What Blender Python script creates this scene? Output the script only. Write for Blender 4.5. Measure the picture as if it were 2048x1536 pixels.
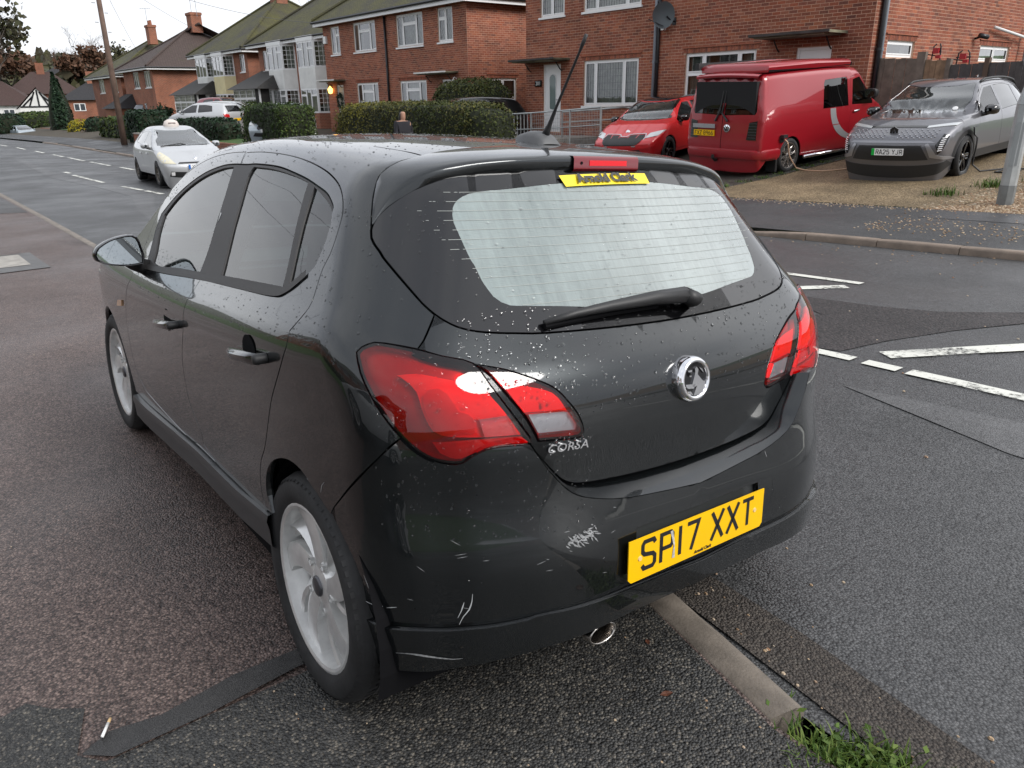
import bpy, bmesh, math, random
import numpy as np
from mathutils import Vector, Matrix
from mathutils.geometry import delaunay_2d_cdt
random.seed(7); RNG = np.random.default_rng(11)
SC = bpy.context.scene
for o in list(bpy.data.objects): bpy.data.objects.remove(o)
COL = SC.collection
R_ = math.radians

# ------------------------------------------------------------------ camera
RW = np.array([[-0.632087, -0.265114, 0.728135], [-0.774766, 0.233501, -0.58755], [-0.014252, -0.935517, -0.352994]])
cam = bpy.data.cameras.new('camera'); cam_o = bpy.data.objects.new('camera', cam); COL.objects.link(cam_o)
cam.sensor_width = 36.0; cam.lens = 1510.81 / 2048 * 36.0; cam.clip_start = 0.05; cam.clip_end = 3000
_m = Matrix.Identity(4)
for i in range(3):
    _m[i][0] = RW[i, 0]; _m[i][1] = -RW[i, 1]; _m[i][2] = -RW[i, 2]
_m[2][3] = 1.503
cam_o.matrix_world = _m
SC.camera = cam_o

# ------------------------------------------------------------------ sky, sun, exposure (overcast winter day)
W = bpy.data.worlds.new('World'); SC.world = W; W.use_nodes = True
nt = W.node_tree; nt.nodes.clear()
def wn(t, **k):
    n = nt.nodes.new(t)
    for a, b in k.items(): setattr(n, a, b)
    return n
sky = wn('ShaderNodeTexSky', sky_type='NISHITA', sun_disc=False, sun_elevation=R_(38), sun_rotation=R_(200), air_density=1.0, dust_density=3.0, ozone_density=1.0)
hs = wn('ShaderNodeHueSaturation'); hs.inputs['Saturation'].default_value = 0.22
tc = wn('ShaderNodeTexCoord'); mp = wn('ShaderNodeMapping'); mp.inputs['Scale'].default_value = (1.0, 1.0, 2.6)
nz = wn('ShaderNodeTexNoise'); nz.inputs['Scale'].default_value = 1.7; nz.inputs['Detail'].default_value = 7; nz.inputs['Roughness'].default_value = 0.55
cr = wn('ShaderNodeValToRGB'); cr.color_ramp.elements[0].position = 0.30; cr.color_ramp.elements[1].position = 0.72
cr.color_ramp.elements[0].color = (3.9, 4.15, 4.7, 1); cr.color_ramp.elements[1].color = (6.6, 6.75, 7.0, 1)
mx = wn('ShaderNodeMixRGB'); mx.inputs['Fac'].default_value = 0.86
bg = wn('ShaderNodeBackground'); bg.inputs['Strength'].default_value = 0.085
wo = wn('ShaderNodeOutputWorld')
L = nt.links.new
L(tc.outputs['Generated'], mp.inputs['Vector']); L(mp.outputs['Vector'], nz.inputs['Vector']); L(nz.outputs['Fac'], cr.inputs['Fac'])
L(sky.outputs['Color'], hs.inputs['Color']); L(hs.outputs['Color'], mx.inputs['Color1']); L(cr.outputs['Color'], mx.inputs['Color2'])
L(mx.outputs['Color'], bg.inputs['Color']); L(bg.outputs['Background'], wo.inputs['Surface'])
sl = bpy.data.lights.new('sun', 'SUN'); sl.energy = 1.35; sl.angle = R_(25); sl.color = (1.0, 0.97, 0.93)
so = bpy.data.objects.new('sun', sl); COL.objects.link(so)
so.rotation_euler = (R_(52), 0, R_(-70))
SC.view_settings.view_transform = 'Standard'; SC.view_settings.look = 'None'; SC.view_settings.gamma = 1.0
SC.view_settings.exposure = 1.2; SC.view_settings.use_curve_mapping = False
SC.cycles.max_bounces = 8; SC.cycles.transparent_max_bounces = 12; SC.cycles.caustics_reflective = False; SC.cycles.caustics_refractive = False

# ------------------------------------------------------------------ materials
MATS = {}
def nodes_of(name):
    m = bpy.data.materials.new(name); m.use_nodes = True
    nt = m.node_tree; b = nt.nodes['Principled BSDF']
    return m, nt, b
def N(nt, t, ins=None, **k):
    n = nt.nodes.new(t)
    for a, b in k.items(): setattr(n, a, b)
    if ins:
        for a, b in ins.items():
            if hasattr(b, 'node'): nt.links.new(b, n.inputs[a])
            else: n.inputs[a].default_value = b
    return n
def rgba(c): return (c[0], c[1], c[2], 1.0)
def mat(name, col, rough=0.5, metal=0.0, coat=0.0, noise=0.0, nscale=8.0, bump=0.0, bscale=60.0, spec=0.5, emit=None, estr=0, coat_rough=0.03):
    if name in MATS: return MATS[name]
    m, nt, b = nodes_of(name)
    b.inputs['Base Color'].default_value = rgba(col); b.inputs['Roughness'].default_value = rough
    b.inputs['Metallic'].default_value = metal; b.inputs['Coat Weight'].default_value = coat; b.inputs['Coat Roughness'].default_value = coat_rough
    b.inputs['Specular IOR Level'].default_value = spec
    co = N(nt, 'ShaderNodeTexCoord')
    if noise > 0:
        n = N(nt, 'ShaderNodeTexNoise', {'Vector': co.outputs['Object'], 'Scale': nscale, 'Detail': 6.0, 'Roughness': 0.6})
        r = N(nt, 'ShaderNodeMapRange', {'Value': n.outputs['Fac'], 'From Min': 0.3, 'From Max': 0.7, 'To Min': 1 - noise, 'To Max': 1 + noise})
        v = N(nt, 'ShaderNodeHueSaturation', {'Color': rgba(col), 'Value': r.outputs['Result']})
        nt.links.new(v.outputs['Color'], b.inputs['Base Color'])
    if bump > 0:
        n2 = N(nt, 'ShaderNodeTexNoise', {'Vector': co.outputs['Object'], 'Scale': bscale, 'Detail': 4.0})
        bp = N(nt, 'ShaderNodeBump', {'Strength': 0.5, 'Distance': bump, 'Height': n2.outputs['Fac']})
        nt.links.new(bp.outputs['Normal'], b.inputs['Normal'])
    if emit:
        b.inputs['Emission Color'].default_value = rgba(emit); b.inputs['Emission Strength'].default_value = estr
    MATS[name] = m
    return m
def glass_mat(name, tint=(0.75, 0.85, 0.82), refl=0.09, rough=0.0, fog=0.0, fogcol=(0.6, 0.66, 0.65), fogtex=False):
    """thin pane: tinted see-through + fresnel reflection, optional condensation film"""
    if name in MATS: return MATS[name]
    m = bpy.data.materials.new(name); m.use_nodes = True; nt = m.node_tree; nt.nodes.clear()
    tr = N(nt, 'ShaderNodeBsdfTransparent', {'Color': rgba(tint)})
    gl = N(nt, 'ShaderNodeBsdfGlossy', {'Color': (1, 1, 1, 1), 'Roughness': rough})
    fr = N(nt, 'ShaderNodeFresnel', {'IOR': 1.52})
    ml = N(nt, 'ShaderNodeMath', {0: fr.outputs['Fac'], 1: refl / 0.043}, operation='MULTIPLY', use_clamp=True)
    base = tr.outputs['BSDF']
    if fog > 0:
        df = N(nt, 'ShaderNodeBsdfDiffuse', {'Color': rgba(fogcol)})
        tl = N(nt, 'ShaderNodeBsdfTranslucent', {'Color': rgba(fogcol)})
        ad = N(nt, 'ShaderNodeMixShader', {0: 0.5, 1: df.outputs['BSDF'], 2: tl.outputs['BSDF']})
        fx = N(nt, 'ShaderNodeMixShader', {0: fog, 1: base, 2: ad.outputs['Shader']})
        if fogtex:
            co = N(nt, 'ShaderNodeTexCoord')
            mp = N(nt, 'ShaderNodeMapping', {'Vector': co.outputs['Object'], 'Scale': (1.0, 38.0, 5.0)})
            no = N(nt, 'ShaderNodeTexNoise', {'Vector': mp.outputs['Vector'], 'Scale': 1.6, 'Detail': 6.0, 'Roughness': 0.7})
            n2 = N(nt, 'ShaderNodeTexNoise', {'Vector': co.outputs['Object'], 'Scale': 5.0, 'Detail': 3.0})
            sm = N(nt, 'ShaderNodeMath', {0: no.outputs['Fac'], 1: n2.outputs['Fac']}, operation='ADD')
            rr = N(nt, 'ShaderNodeMapRange', {'Value': sm.outputs['Value'], 'From Min': 0.75, 'From Max': 1.25, 'To Min': fog * 0.72, 'To Max': min(1, fog * 1.25)})
            nt.links.new(rr.outputs['Result'], fx.inputs[0])
        base = fx.outputs['Shader']
    mixs = N(nt, 'ShaderNodeMixShader', {0: ml.outputs['Value'], 1: base, 2: gl.outputs['BSDF']})
    out = N(nt, 'ShaderNodeOutputMaterial', {'Surface': mixs.outputs['Shader']})
    MATS[name] = m
    return m

# ------------------------------------------------------------------ objects
def tag(o, label=None, cat=None, group=None, kind=None):
    if label: o['label'] = label
    if cat: o['category'] = cat
    if group: o['group'] = group
    if kind: o['kind'] = kind
    return o
def empty(name, loc=(0, 0, 0), rotz=0.0, label=None, cat=None, group=None, M=None):
    o = bpy.data.objects.new(name, None); COL.objects.link(o); o.empty_display_size = 0.2
    if M is not None: o.matrix_world = M
    else: o.location = loc; o.rotation_euler = (0, 0, rotz)
    tag(o, label, cat, group); return o
def mesh_obj(name, verts, faces, m, parent=None, smooth=False, normals=None, kind=None, uv=None):
    me = bpy.data.meshes.new(name)
    me.from_pydata([tuple(map(float, v)) for v in verts], [], [tuple(int(i) for i in f) for f in faces]); me.update()
    if m: me.materials.append(m)
    if smooth or normals is not None:
        me.polygons.foreach_set('use_smooth', [True] * len(me.polygons))
    if normals is not None:
        me.normals_split_custom_set_from_vertices([tuple(map(float, n)) for n in normals])
    o = bpy.data.objects.new(name, me); COL.objects.link(o)
    if parent is not None: o.parent = parent
    if kind: o['kind'] = kind
    return o
class MB:
    def __init__(s): s.v = []; s.f = []
    def add(s, v, f):
        k = len(s.v); s.v += [tuple(p) for p in v]; s.f += [tuple(i + k for i in q) for q in f]; return s
    def box(s, x0, x1, y0, y1, z0, z1, M=None, bottom=True):
        v = [(x0, y0, z0), (x1, y0, z0), (x1, y1, z0), (x0, y1, z0), (x0, y0, z1), (x1, y0, z1), (x1, y1, z1), (x0, y1, z1)]
        if M is not None: v = [tuple(M @ Vector(p)) for p in v]
        f = [(4, 5, 6, 7), (0, 1, 5, 4), (1, 2, 6, 5), (2, 3, 7, 6), (3, 0, 4, 7)] + ([(3, 2, 1, 0)] if bottom else [])
        return s.add(v, f)
    def tube(s, pts, r, n=8, cap=True):
        pts = [Vector(p) for p in pts]; rs = r if isinstance(r, (list, tuple)) else [r] * len(pts)
        k = len(s.v); prev = None
        for i, p in enumerate(pts):
            d = (pts[min(i + 1, len(pts) - 1)] - pts[max(i - 1, 0)]).normalized()
            if prev is None:
                a = Vector((0, 0, 1)) if abs(d.z) < 0.9 else Vector((1, 0, 0)); a = d.cross(a).normalized()
            else: a = (prev - d * prev.dot(d)).normalized()
            prev = a; b = d.cross(a)
            for j in range(n):
                t = 2 * math.pi * j / n; s.v.append(tuple(p + (a * math.cos(t) + b * math.sin(t)) * rs[i]))
        for i in range(len(pts) - 1):
            for j in range(n):
                q = k + i * n + j; q2 = k + i * n + (j + 1) % n; s.f.append((q, q2, q2 + n, q + n))
        if cap:
            s.f.append(tuple(k + j for j in range(n))[::-1]); s.f.append(tuple(k + (len(pts) - 1) * n + j for j in range(n)))
        return s
    def lathe(s, prof, n=32, axis='y', c=(0, 0, 0), cap=False):
        k = len(s.v)
        for r, h in prof:
            for j in range(n):
                t = 2 * math.pi * j / n; a, b = r * math.cos(t), r * math.sin(t)
                p = (a, h, b) if axis == 'y' else ((a, b, h) if axis == 'z' else (h, a, b))
                s.v.append((p[0] + c[0], p[1] + c[1], p[2] + c[2]))
        for i in range(len(prof) - 1):
            for j in range(n):
                q = k + i * n + j; q2 = k + i * n + (j + 1) % n; s.f.append((q, q2, q2 + n, q + n))
        if cap:
            s.f.append(tuple(k + j for j in range(n))[::-1]); s.f.append(tuple(k + (len(prof) - 1) * n + j for j in range(n)))
        return s
    def prism(s, poly, h0, h1, fn):
        """poly of 2D points, extruded between h0 and h1; fn(a,b,h)->xyz"""
        k = len(s.v); n = len(poly)
        s.v += [fn(a, b, h0) for a, b in poly] + [fn(a, b, h1) for a, b in poly]
        s.f.append(tuple(k + i for i in range(n))[::-1]); s.f.append(tuple(k + n + i for i in range(n)))
        for i in range(n): j = (i + 1) % n; s.f.append((k + i, k + j, k + n + j, k + n + i))
        return s
    def obj(s, name, m, parent=None, smooth=False, kind=None):
        return mesh_obj(name, s.v, s.f, m, parent, smooth, kind=kind)
def autosmooth(o, deg=35):
    me = o.data; bm = bmesh.new(); bm.from_mesh(me)
    for f in bm.faces: f.smooth = True
    for e in bm.edges:
        if len(e.link_faces) == 2 and e.calc_face_angle(0) > R_(deg): e.smooth = False
    bmesh.ops.recalc_face_normals(bm, faces=bm.faces); bm.to_mesh(me); bm.free(); return o
def copy_tree(o, parent=None):
    c = o.copy(); COL.objects.link(c)
    if parent is not None: c.parent = parent
    for ch in list(o.children): copy_tree(ch, c)
    return c
FONTS = {}
def text_obj(name, txt, size, M, m, parent=None, depth=0.001, shear=0.0, bold=0.0, align='CENTER', xscale=1.0, spacing=1.0):
    cu = bpy.data.curves.new(name, 'FONT'); cu.body = txt; cu.size = size; cu.extrude = depth; cu.shear = shear; cu.offset = bold
    cu.align_x = align; cu.align_y = 'CENTER'; cu.space_character = spacing; cu.resolution_u = 3
    t = bpy.data.objects.new('tmp', cu); COL.objects.link(t)
    dg = bpy.context.evaluated_depsgraph_get(); me = bpy.data.meshes.new_from_object(t.evaluated_get(dg))
    bpy.data.objects.remove(t); bpy.data.curves.remove(cu)
    me.transform(M @ Matrix.Diagonal((xscale, 1, 1, 1))); me.materials.clear(); me.materials.append(m)
    o = bpy.data.objects.new(name, me); COL.objects.link(o)
    if parent is not None: o.parent = parent
    return o
def frame(o, ex, ey):
    ex = Vector(ex).normalized(); ey = Vector(ey); ey = (ey - ex * ey.dot(ex)).normalized(); ez = ex.cross(ey)
    M = Matrix.Identity(4)
    for i in range(3): M[i][0] = ex[i]; M[i][1] = ey[i]; M[i][2] = ez[i]; M[i][3] = o[i]
    return M
# stroke lettering in the manner of number plates: height 1, width .64 ; polylines, optional closed
GL = {'S': [[(.60,.82),(.52,.95),(.12,.95),(.05,.85),(.05,.62),(.14,.53),(.50,.47),(.59,.38),(.59,.15),(.50,.05),(.12,.05),(.04,.18)]],
 'P': [[(.07,0),(.07,.95),(.50,.95),(.58,.86),(.58,.55),(.50,.46),(.07,.46)]], '1': [[(.14,0),(.14,1.0)]], '7': [[(.04,.95),(.58,.95),(.24,0)]],
 'X': [[(.02,0),(.60,1)],[(.02,1),(.60,0)]], 'T': [[(.02,.95),(.60,.95)],[(.31,.95),(.31,0)]], 'F': [[(.07,0),(.07,.95),(.58,.95)],[(.07,.52),(.48,.52)]],
 'Z': [[(.04,.95),(.58,.95),(.05,.05),(.60,.05)]], '8': [[(.16,.52),(.07,.62),(.07,.86),(.16,.95),(.47,.95),(.56,.86),(.56,.62),(.47,.52),(.16,.52),(.06,.42),(.06,.15),(.16,.05),(.48,.05),(.58,.15),(.58,.42),(.47,.52)]],
 '9': [[(.56,.50),(.16,.50),(.06,.60),(.06,.85),(.16,.95),(.47,.95),(.57,.85),(.57,.40),(.40,0)]], '6': [[(.40,1),(.07,.60),(.07,.15),(.17,.05),(.48,.05),(.58,.15),(.58,.42),(.48,.52),(.08,.52)]],
 'R': [[(.07,0),(.07,.95),(.50,.95),(.58,.86),(.58,.58),(.50,.49),(.07,.49)],[(.38,.49),(.59,0)]], 'A': [[(.02,0),(.29,1),(.33,1),(.60,0)],[(.12,.28),(.50,.28)]],
 '2': [[(.05,.82),(.14,.95),(.48,.95),(.57,.86),(.57,.60),(.06,.10),(.06,.05),(.58,.05)]], '5': [[(.55,.95),(.10,.95),(.07,.52),(.12,.57),(.48,.57),(.58,.47),(.58,.15),(.48,.05),(.14,.05),(.04,.16)]],
 'Y': [[(.02,1),(.31,.50),(.60,1)],[(.31,.5),(.31,0)]], 'J': [[(.52,1),(.52,.15),(.42,.05),(.14,.05),(.05,.16)]],
 '0': [[(.16,.05),(.06,.15),(.06,.85),(.16,.95),(.48,.95),(.58,.85),(.58,.15),(.48,.05),(.16,.05)]], 'V': [[(.02,1),(.31,0),(.60,1)]]}
def plate_text(name, txt, h, M, m, parent=None, w=0.145, gap=0.16, space=0.42, depth=0.0006):
    """letters as flat raised strokes, centred on M's origin (x right, y up, z out)"""
    mb = MB(); x = 0; tot = 0
    for c in txt: tot += space if c == ' ' else ((0.28 if c == '1' else .64) + gap)
    x = -(tot - gap) / 2
    for c in txt:
        if c == ' ': x += space; continue
        for pl in GL[c]:
            pts = [Vector((x + a * 1.0, b - .5)) for a, b in pl]; k = len(mb.v); n = len(pts)
            closed = (pts[0] - pts[-1]).length < 1e-6
            Ls = []; Rs = []
            for i, p in enumerate(pts):
                a = pts[i - 1] if i > 0 else (pts[-2] if closed else None); b = pts[i + 1] if i < n - 1 else (pts[1] if closed else None)
                d1 = (p - a).normalized() if a is not None else None; d2 = (b - p).normalized() if b is not None else None
                d1 = d1 or d2; d2 = d2 or d1
                n1 = Vector((-d1.y, d1.x)); n2 = Vector((-d2.y, d2.x)); nn = (n1 + n2)
                nn = nn.normalized() if nn.length > 1e-3 else n1
                s_ = (w / 2) / max(0.5, nn.dot(n1))
                Ls.append(p + nn * s_); Rs.append(p - nn * s_)
            for p in Ls: mb.v.append(tuple(M @ Vector((p.x * h, p.y * h, depth))))
            for p in Rs: mb.v.append(tuple(M @ Vector((p.x * h, p.y * h, depth))))
            for i in range(n - 1): mb.f.append((k + n + i, k + n + i + 1, k + i + 1, k + i))
        x += (0.28 if c == '1' else .64) + gap
    return mb.obj(name, m, parent)
# ------------------------------------------------------------------ smooth car-body shells
def spl(xs,ys):
    xs=np.asarray(xs,float);ys=np.asarray(ys,float);n=len(xs);h=np.diff(xs)
    A=np.zeros((n,n));b=np.zeros(n);A[0,0]=A[-1,-1]=1
    for i in range(1,n-1):
        A[i,i-1]=h[i-1];A[i,i]=2*(h[i-1]+h[i]);A[i,i+1]=h[i];b[i]=6*((ys[i+1]-ys[i])/h[i]-(ys[i]-ys[i-1])/h[i-1])
    m=np.linalg.solve(A,b)
    def fn(x):
        x=np.asarray(x,float);xc=np.clip(x,xs[0],xs[-1]);i=np.clip(np.searchsorted(xs,xc)-1,0,n-2);d=xc-xs[i];H=h[i]
        y=ys[i]+d*((ys[i+1]-ys[i])/H-H*(2*m[i]+m[i+1])/6)+d*d*m[i]/2+d**3*(m[i+1]-m[i])/(6*H)
        s0=(ys[1]-ys[0])/h[0]-h[0]*m[1]/6;s1=(ys[-1]-ys[-2])/h[-1]+h[-1]*m[-2]/6
        return y+np.where(x<xs[0],(x-xs[0])*s0,0)+np.where(x>xs[-1],(x-xs[-1])*s1,0)
    return fn
def smax(a,b,k):
    h=np.clip(.5+.5*(a-b)/k,0,1);return a*h+b*(1-h)+k*h*(1-h)
# side section: offset from crease height dz -> half width
SEC=spl([-.70,-.55,-.40,-.28,-.16,-.07,0,.045,.09,.13,.18,.26,.36,.46,.56],[.822,.842,.852,.857,.862,.866,.866,.850,.818,.794,.766,.725,.670,.612,.548])
ZC=spl([-.7,-.2,.2,.86,1.3,2.2,3.0,3.4],[1.01,.980,.945,.897,.875,.845,.80,.74])
class Shell:
    """closed body surface F(P)=0 (negative inside); panels are trimmed out of it"""
    def __init__(s, F, z0=.62): s.F = F; s.z0 = z0
    def grad(s, P, e=1e-3):
        g = []
        for i in range(3):
            d = np.zeros(3); d[i] = e; g.append((s.F(P + d) - s.F(P - d)) / (2 * e))
        g = np.stack(g, -1); return g / np.maximum(np.linalg.norm(g, axis=-1, keepdims=True), 1e-9)
    def root(s, O, D, r0=0.02, r1=3.2):
        a = np.full(O.shape[:-1], r0); b = np.full(O.shape[:-1], r1)
        for _ in range(34):
            m = (a + b) / 2; v = s.F(O + m[..., None] * D) < 0; a = np.where(v, m, a); b = np.where(v, b, m)
        return O + ((a + b) / 2)[..., None] * D
    def hit(s, O, D, tmax=4.0, n=160):
        O = np.asarray(O, float); D = np.asarray(D, float); ts = np.linspace(0, tmax, n)
        v = np.stack([s.F(O + t * D) for t in ts]) < 0; i = np.maximum(np.argmax(v, 0), 1); a = ts[i - 1]; b = ts[i]
        for _ in range(26):
            m = (a + b) / 2; w = s.F(O + m[..., None] * D) < 0; b = np.where(w, m, b); a = np.where(w, a, m)
        return O + ((a + b) / 2)[..., None] * D
    def side(s, pts):
        p = np.array(pts, float); O = np.stack([p[:, 0], np.full(len(p), 1.6), p[:, 1]], 1); return s.hit(O, np.broadcast_to([0, -1., 0], O.shape), 1.6)
    def rear(s, pts, x=-2.0, sgn=1):
        p = np.array(pts, float); O = np.stack([np.full(len(p), x), p[:, 0], p[:, 1]], 1); return s.hit(O, np.broadcast_to([float(sgn), 0, 0], O.shape), 5.0, 400)
    def top(s, pts, z=3.0):
        p = np.array(pts, float); O = np.stack([p[:, 0], p[:, 1], np.full(len(p), z)], 1); return s.hit(O, np.broadcast_to([0, 0, -1.], O.shape), 3.0, 200)
    # parametrisations
    def toA(s, P): return np.stack([P[:, 0], np.arctan2(P[:, 2] - s.z0, P[:, 1])], 1)
    def frA(s, q): return s.root(np.stack([q[:, 0], 0 * q[:, 0], np.full(len(q), s.z0)], 1), np.stack([0 * q[:, 1], np.cos(q[:, 1]), np.sin(q[:, 1])], 1))
    def toS(s, P, c):
        d = P - np.array(c[:3]); az = np.arctan2(d[:, 1], c[3] * d[:, 0]); el = np.arctan2(d[:, 2], np.hypot(d[:, 0], d[:, 1])); return np.stack([az, el], 1)
    def frS(s, q, c):
        D = np.stack([c[3] * np.cos(q[:, 1]) * np.cos(q[:, 0]), np.cos(q[:, 1]) * np.sin(q[:, 0]), np.sin(q[:, 1])], 1)
        return s.root(np.broadcast_to(np.array(c[:3], float), D.shape), D)
def mirror_loop(P): return (np.array(P) * np.array([1, -1, 1]))[::-1]
def smooth_loop(P, step=.03, closed=True, corner=48, lin=False):
    """catmull-rom through traced points, keeping sharp corners"""
    P = np.array(P, float); n = len(P); out = []
    segs = n if closed else n - 1
    def isc(i):
        if not closed and (i == 0 or i == n - 1): return True
        a = P[i] - P[i - 1]; b = P[(i + 1) % n] - P[i]; c = a @ b / (np.linalg.norm(a) * np.linalg.norm(b) + 1e-12)
        return c < math.cos(R_(corner))
    C = [isc(i) for i in range(n)]
    for i in range(segs):
        p1 = P[i]; p2 = P[(i + 1) % n]
        p0 = P[i - 1] if not C[i] else 2 * p1 - p2; p3 = P[(i + 2) % n] if not C[(i + 1) % n] else 2 * p2 - p1
        k = max(1, int(math.ceil(np.linalg.norm(p2 - p1) / step)))
        for j in range(k):
            t = j / k
            if lin: out.append(p1 + (p2 - p1) * t); continue
            out.append(.5 * (2 * p1 + (p2 - p0) * t + (2 * p0 - 5 * p1 + 4 * p2 - p3) * t * t + (3 * p1 - p0 - 3 * p2 + p3) * t ** 3))
    if not closed: out.append(P[-1])
    return np.array(out)
def inside(pts, poly):
    x, y = pts[:, 0][:, None], pts[:, 1][:, None]; a = poly; b = np.roll(poly, -1, 0)
    c = ((a[:, 1] > y) != (b[:, 1] > y)); xi = (b[:, 0] - a[:, 0]) * (y - a[:, 1]) / (b[:, 1] - a[:, 1] + 1e-15) + a[:, 0]
    return (np.sum(c & (x < xi), 1) % 2) == 1
def inset_loop(sh, P, d):
    if d == 0: return P
    t = np.roll(P, -1, 0) - np.roll(P, 1, 0); t /= np.linalg.norm(t, axis=1, keepdims=True) + 1e-12
    n = sh.grad(P); w = np.cross(n, t); return P + w * d
def panel(sh, name, incl, excl, m, parent, param='A', c=None, gap=.0022, offset=0.0, flange=.014, spacing=.035, both=True, step=.025, merge_mirror=False, kind=None, label=None, curve=True, holegap=None):
    """trim one panel from the shell: inside loop `incl`, outside loops `excl` (3D loops on the shell)"""
    to = (lambda P: sh.toA(P)) if param == 'A' else (lambda P: sh.toS(P, c))
    fr = (lambda q: sh.frA(q)) if param == 'A' else (lambda q: sh.frS(q, c))
    loops = []
    for k, Lp in enumerate([incl] + list(excl)):
        P = smooth_loop(Lp, step, lin=not curve); P = fr(to(P)); q = to(P)
        area = .5 * np.sum(q[:, 0] * np.roll(q[:, 1], -1) - np.roll(q[:, 0], -1) * q[:, 1])
        # orientation on the surface: compare inset direction
        g = gap if k == 0 else (gap if holegap is None else holegap)
        if g:
            Pi = inset_loop(sh, P, 1e-4); ai = to(Pi); a2 = .5 * np.sum(ai[:, 0] * np.roll(ai[:, 1], -1) - np.roll(ai[:, 0], -1) * ai[:, 1])
            grow = abs(a2) > abs(area); sg = (-1 if grow else 1) * (1 if k == 0 else -1)
            keep = np.abs(P[:, 1]) < 1e-3
            P2 = inset_loop(sh, P, sg * g); P2[keep & merge_mirror] = P[keep & merge_mirror]
            P = fr(to(P2)); q = to(P)
        loops.append(q)
    lo = loops[0].min(0); hi = loops[0].max(0)
    if param == 'A': du = spacing; dv = spacing / .85
    else: du = dv = spacing / .8
    gx = np.arange(lo[0] + du / 2, hi[0], du); gy = np.arange(lo[1] + dv / 2, hi[1], dv)
    G = np.stack(np.meshgrid(gx, gy), -1); G[1::2, :, 0] += du / 2; G = G.reshape(-1, 2)
    keep = inside(G, loops[0])
    for h in loops[1:]: keep &= ~inside(G, h)
    G = G[keep]
    if len(G):
        B = np.concatenate(loops); sc = np.array([1 / du, 1 / dv]); ok = np.ones(len(G), bool)
        for i in range(0, len(G), 2000):
            dd = ((G[i:i + 2000, None] - B[None]) * sc); ok[i:i + 2000] = (dd ** 2).sum(-1).min(1) > .2
        G = G[ok]
    V = [tuple(p) for p in np.concatenate(loops + [G])]; E = []; k = 0
    for q in loops:
        n = len(q); E += [(k + i, k + (i + 1) % n) for i in range(n)]; k += n
    r = delaunay_2d_cdt([Vector(v) for v in V], E, [], 0, 1e-7)
    q = np.array([(v.x, v.y) for v in r[0]]); T = np.array([f for f in r[2] if len(f) == 3], int)
    cen = q[T].mean(1); ok = inside(cen, loops[0])
    for h in loops[1:]: ok &= ~inside(cen, h)
    T = T[ok]; used = np.unique(T); mp = -np.ones(len(q), int); mp[used] = np.arange(len(used)); T = mp[T]; q = q[used]
    P = fr(q); n = sh.grad(P)
    # wind outward
    a = np.cross(P[T[:, 1]] - P[T[:, 0]], P[T[:, 2]] - P[T[:, 0]]); fl = (a * n[T[:, 0]]).sum(1) < 0; T[fl] = T[fl][:, ::-1]
    P = P + n * (offset if np.isscalar(offset) else offset(P)[:, None])
    verts = P.tolist(); norms = n.tolist(); faces = T.tolist()
    if flange:
        cnt = {}
        for t in faces:
            for i in range(3): e = (t[i], t[(i + 1) % 3]); cnt[e] = cnt.get(e, 0) + 1
        be = [e for e in cnt if (e[1], e[0]) not in cnt]
        if merge_mirror: be = [e for e in be if not (abs(P[e[0]][1]) < 2e-3 and abs(P[e[1]][1]) < 2e-3)]
        for a_, b_ in be:
            t = P[b_] - P[a_]; w = np.cross(t, n[a_]); w /= np.linalg.norm(w) + 1e-12; k = len(verts)
            w1 = (w + n[a_] * .6); w1 /= np.linalg.norm(w1)
            verts += [P[a_].tolist(), P[b_].tolist(), (P[b_] - n[b_] * flange).tolist(), (P[a_] - n[a_] * flange).tolist()]
            norms += [w1.tolist(), w1.tolist(), w.tolist(), w.tolist()]; faces.append([k + 1, k, k + 3, k + 2])
    res = []
    V = np.array(verts); Nn = np.array(norms); Mi = np.array([1, -1, 1])
    if merge_mirror:
        k = len(V); f2 = [[i + k for i in f][::-1] for f in faces]
        res.append(mesh_obj(name, np.concatenate([V, V * Mi]), faces + f2, m, parent, normals=np.concatenate([Nn, Nn * Mi]), kind=kind))
    else:
        res.append(mesh_obj(name, V, faces, m, parent, normals=Nn, kind=kind))
        if both: res.append(mesh_obj(name, V * Mi, [f[::-1] for f in faces], m, parent, normals=Nn * Mi, kind=kind))
    if label:
        for o in res: o['label'] = label
    return res
def ribbon(sh, name, lines, w, m, parent, off=.0006, both=False, step=.02, closed=False):
    """thin strip lying on (or under) the shell along 3D polylines"""
    V = []; Fc = []; Nn = []
    for Ln in lines:
        P = smooth_loop(Ln, step, closed=closed); n = sh.grad(P); t = np.gradient(P, axis=0); t /= np.linalg.norm(t, axis=1, keepdims=True) + 1e-9; s_ = np.cross(n, t)
        ww = np.broadcast_to(w, (len(P),))[:, None] if np.isscalar(w) else np.interp(np.linspace(0, 1, len(P)), np.linspace(0, 1, len(w)), w)[:, None]
        k = len(V); V += (P + n * off + s_ * ww / 2).tolist() + (P + n * off - s_ * ww / 2).tolist(); Nn += n.tolist() * 2; N_ = len(P)
        for i in range(N_ - 1): Fc.append([k + i, k + N_ + i, k + N_ + i + 1, k + i + 1])
        if closed: Fc.append([k + N_ - 1, k + 2 * N_ - 1, k + N_, k])
    V = np.array(V); Nn = np.array(Nn); Mi = np.array([1, -1, 1])
    if both:
        k = len(V); Fc = Fc + [[i + k for i in f][::-1] for f in Fc]; V = np.concatenate([V, V * Mi]); Nn = np.concatenate([Nn, Nn * Mi])
    return mesh_obj(name, V, Fc, m, parent, normals=Nn)
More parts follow.
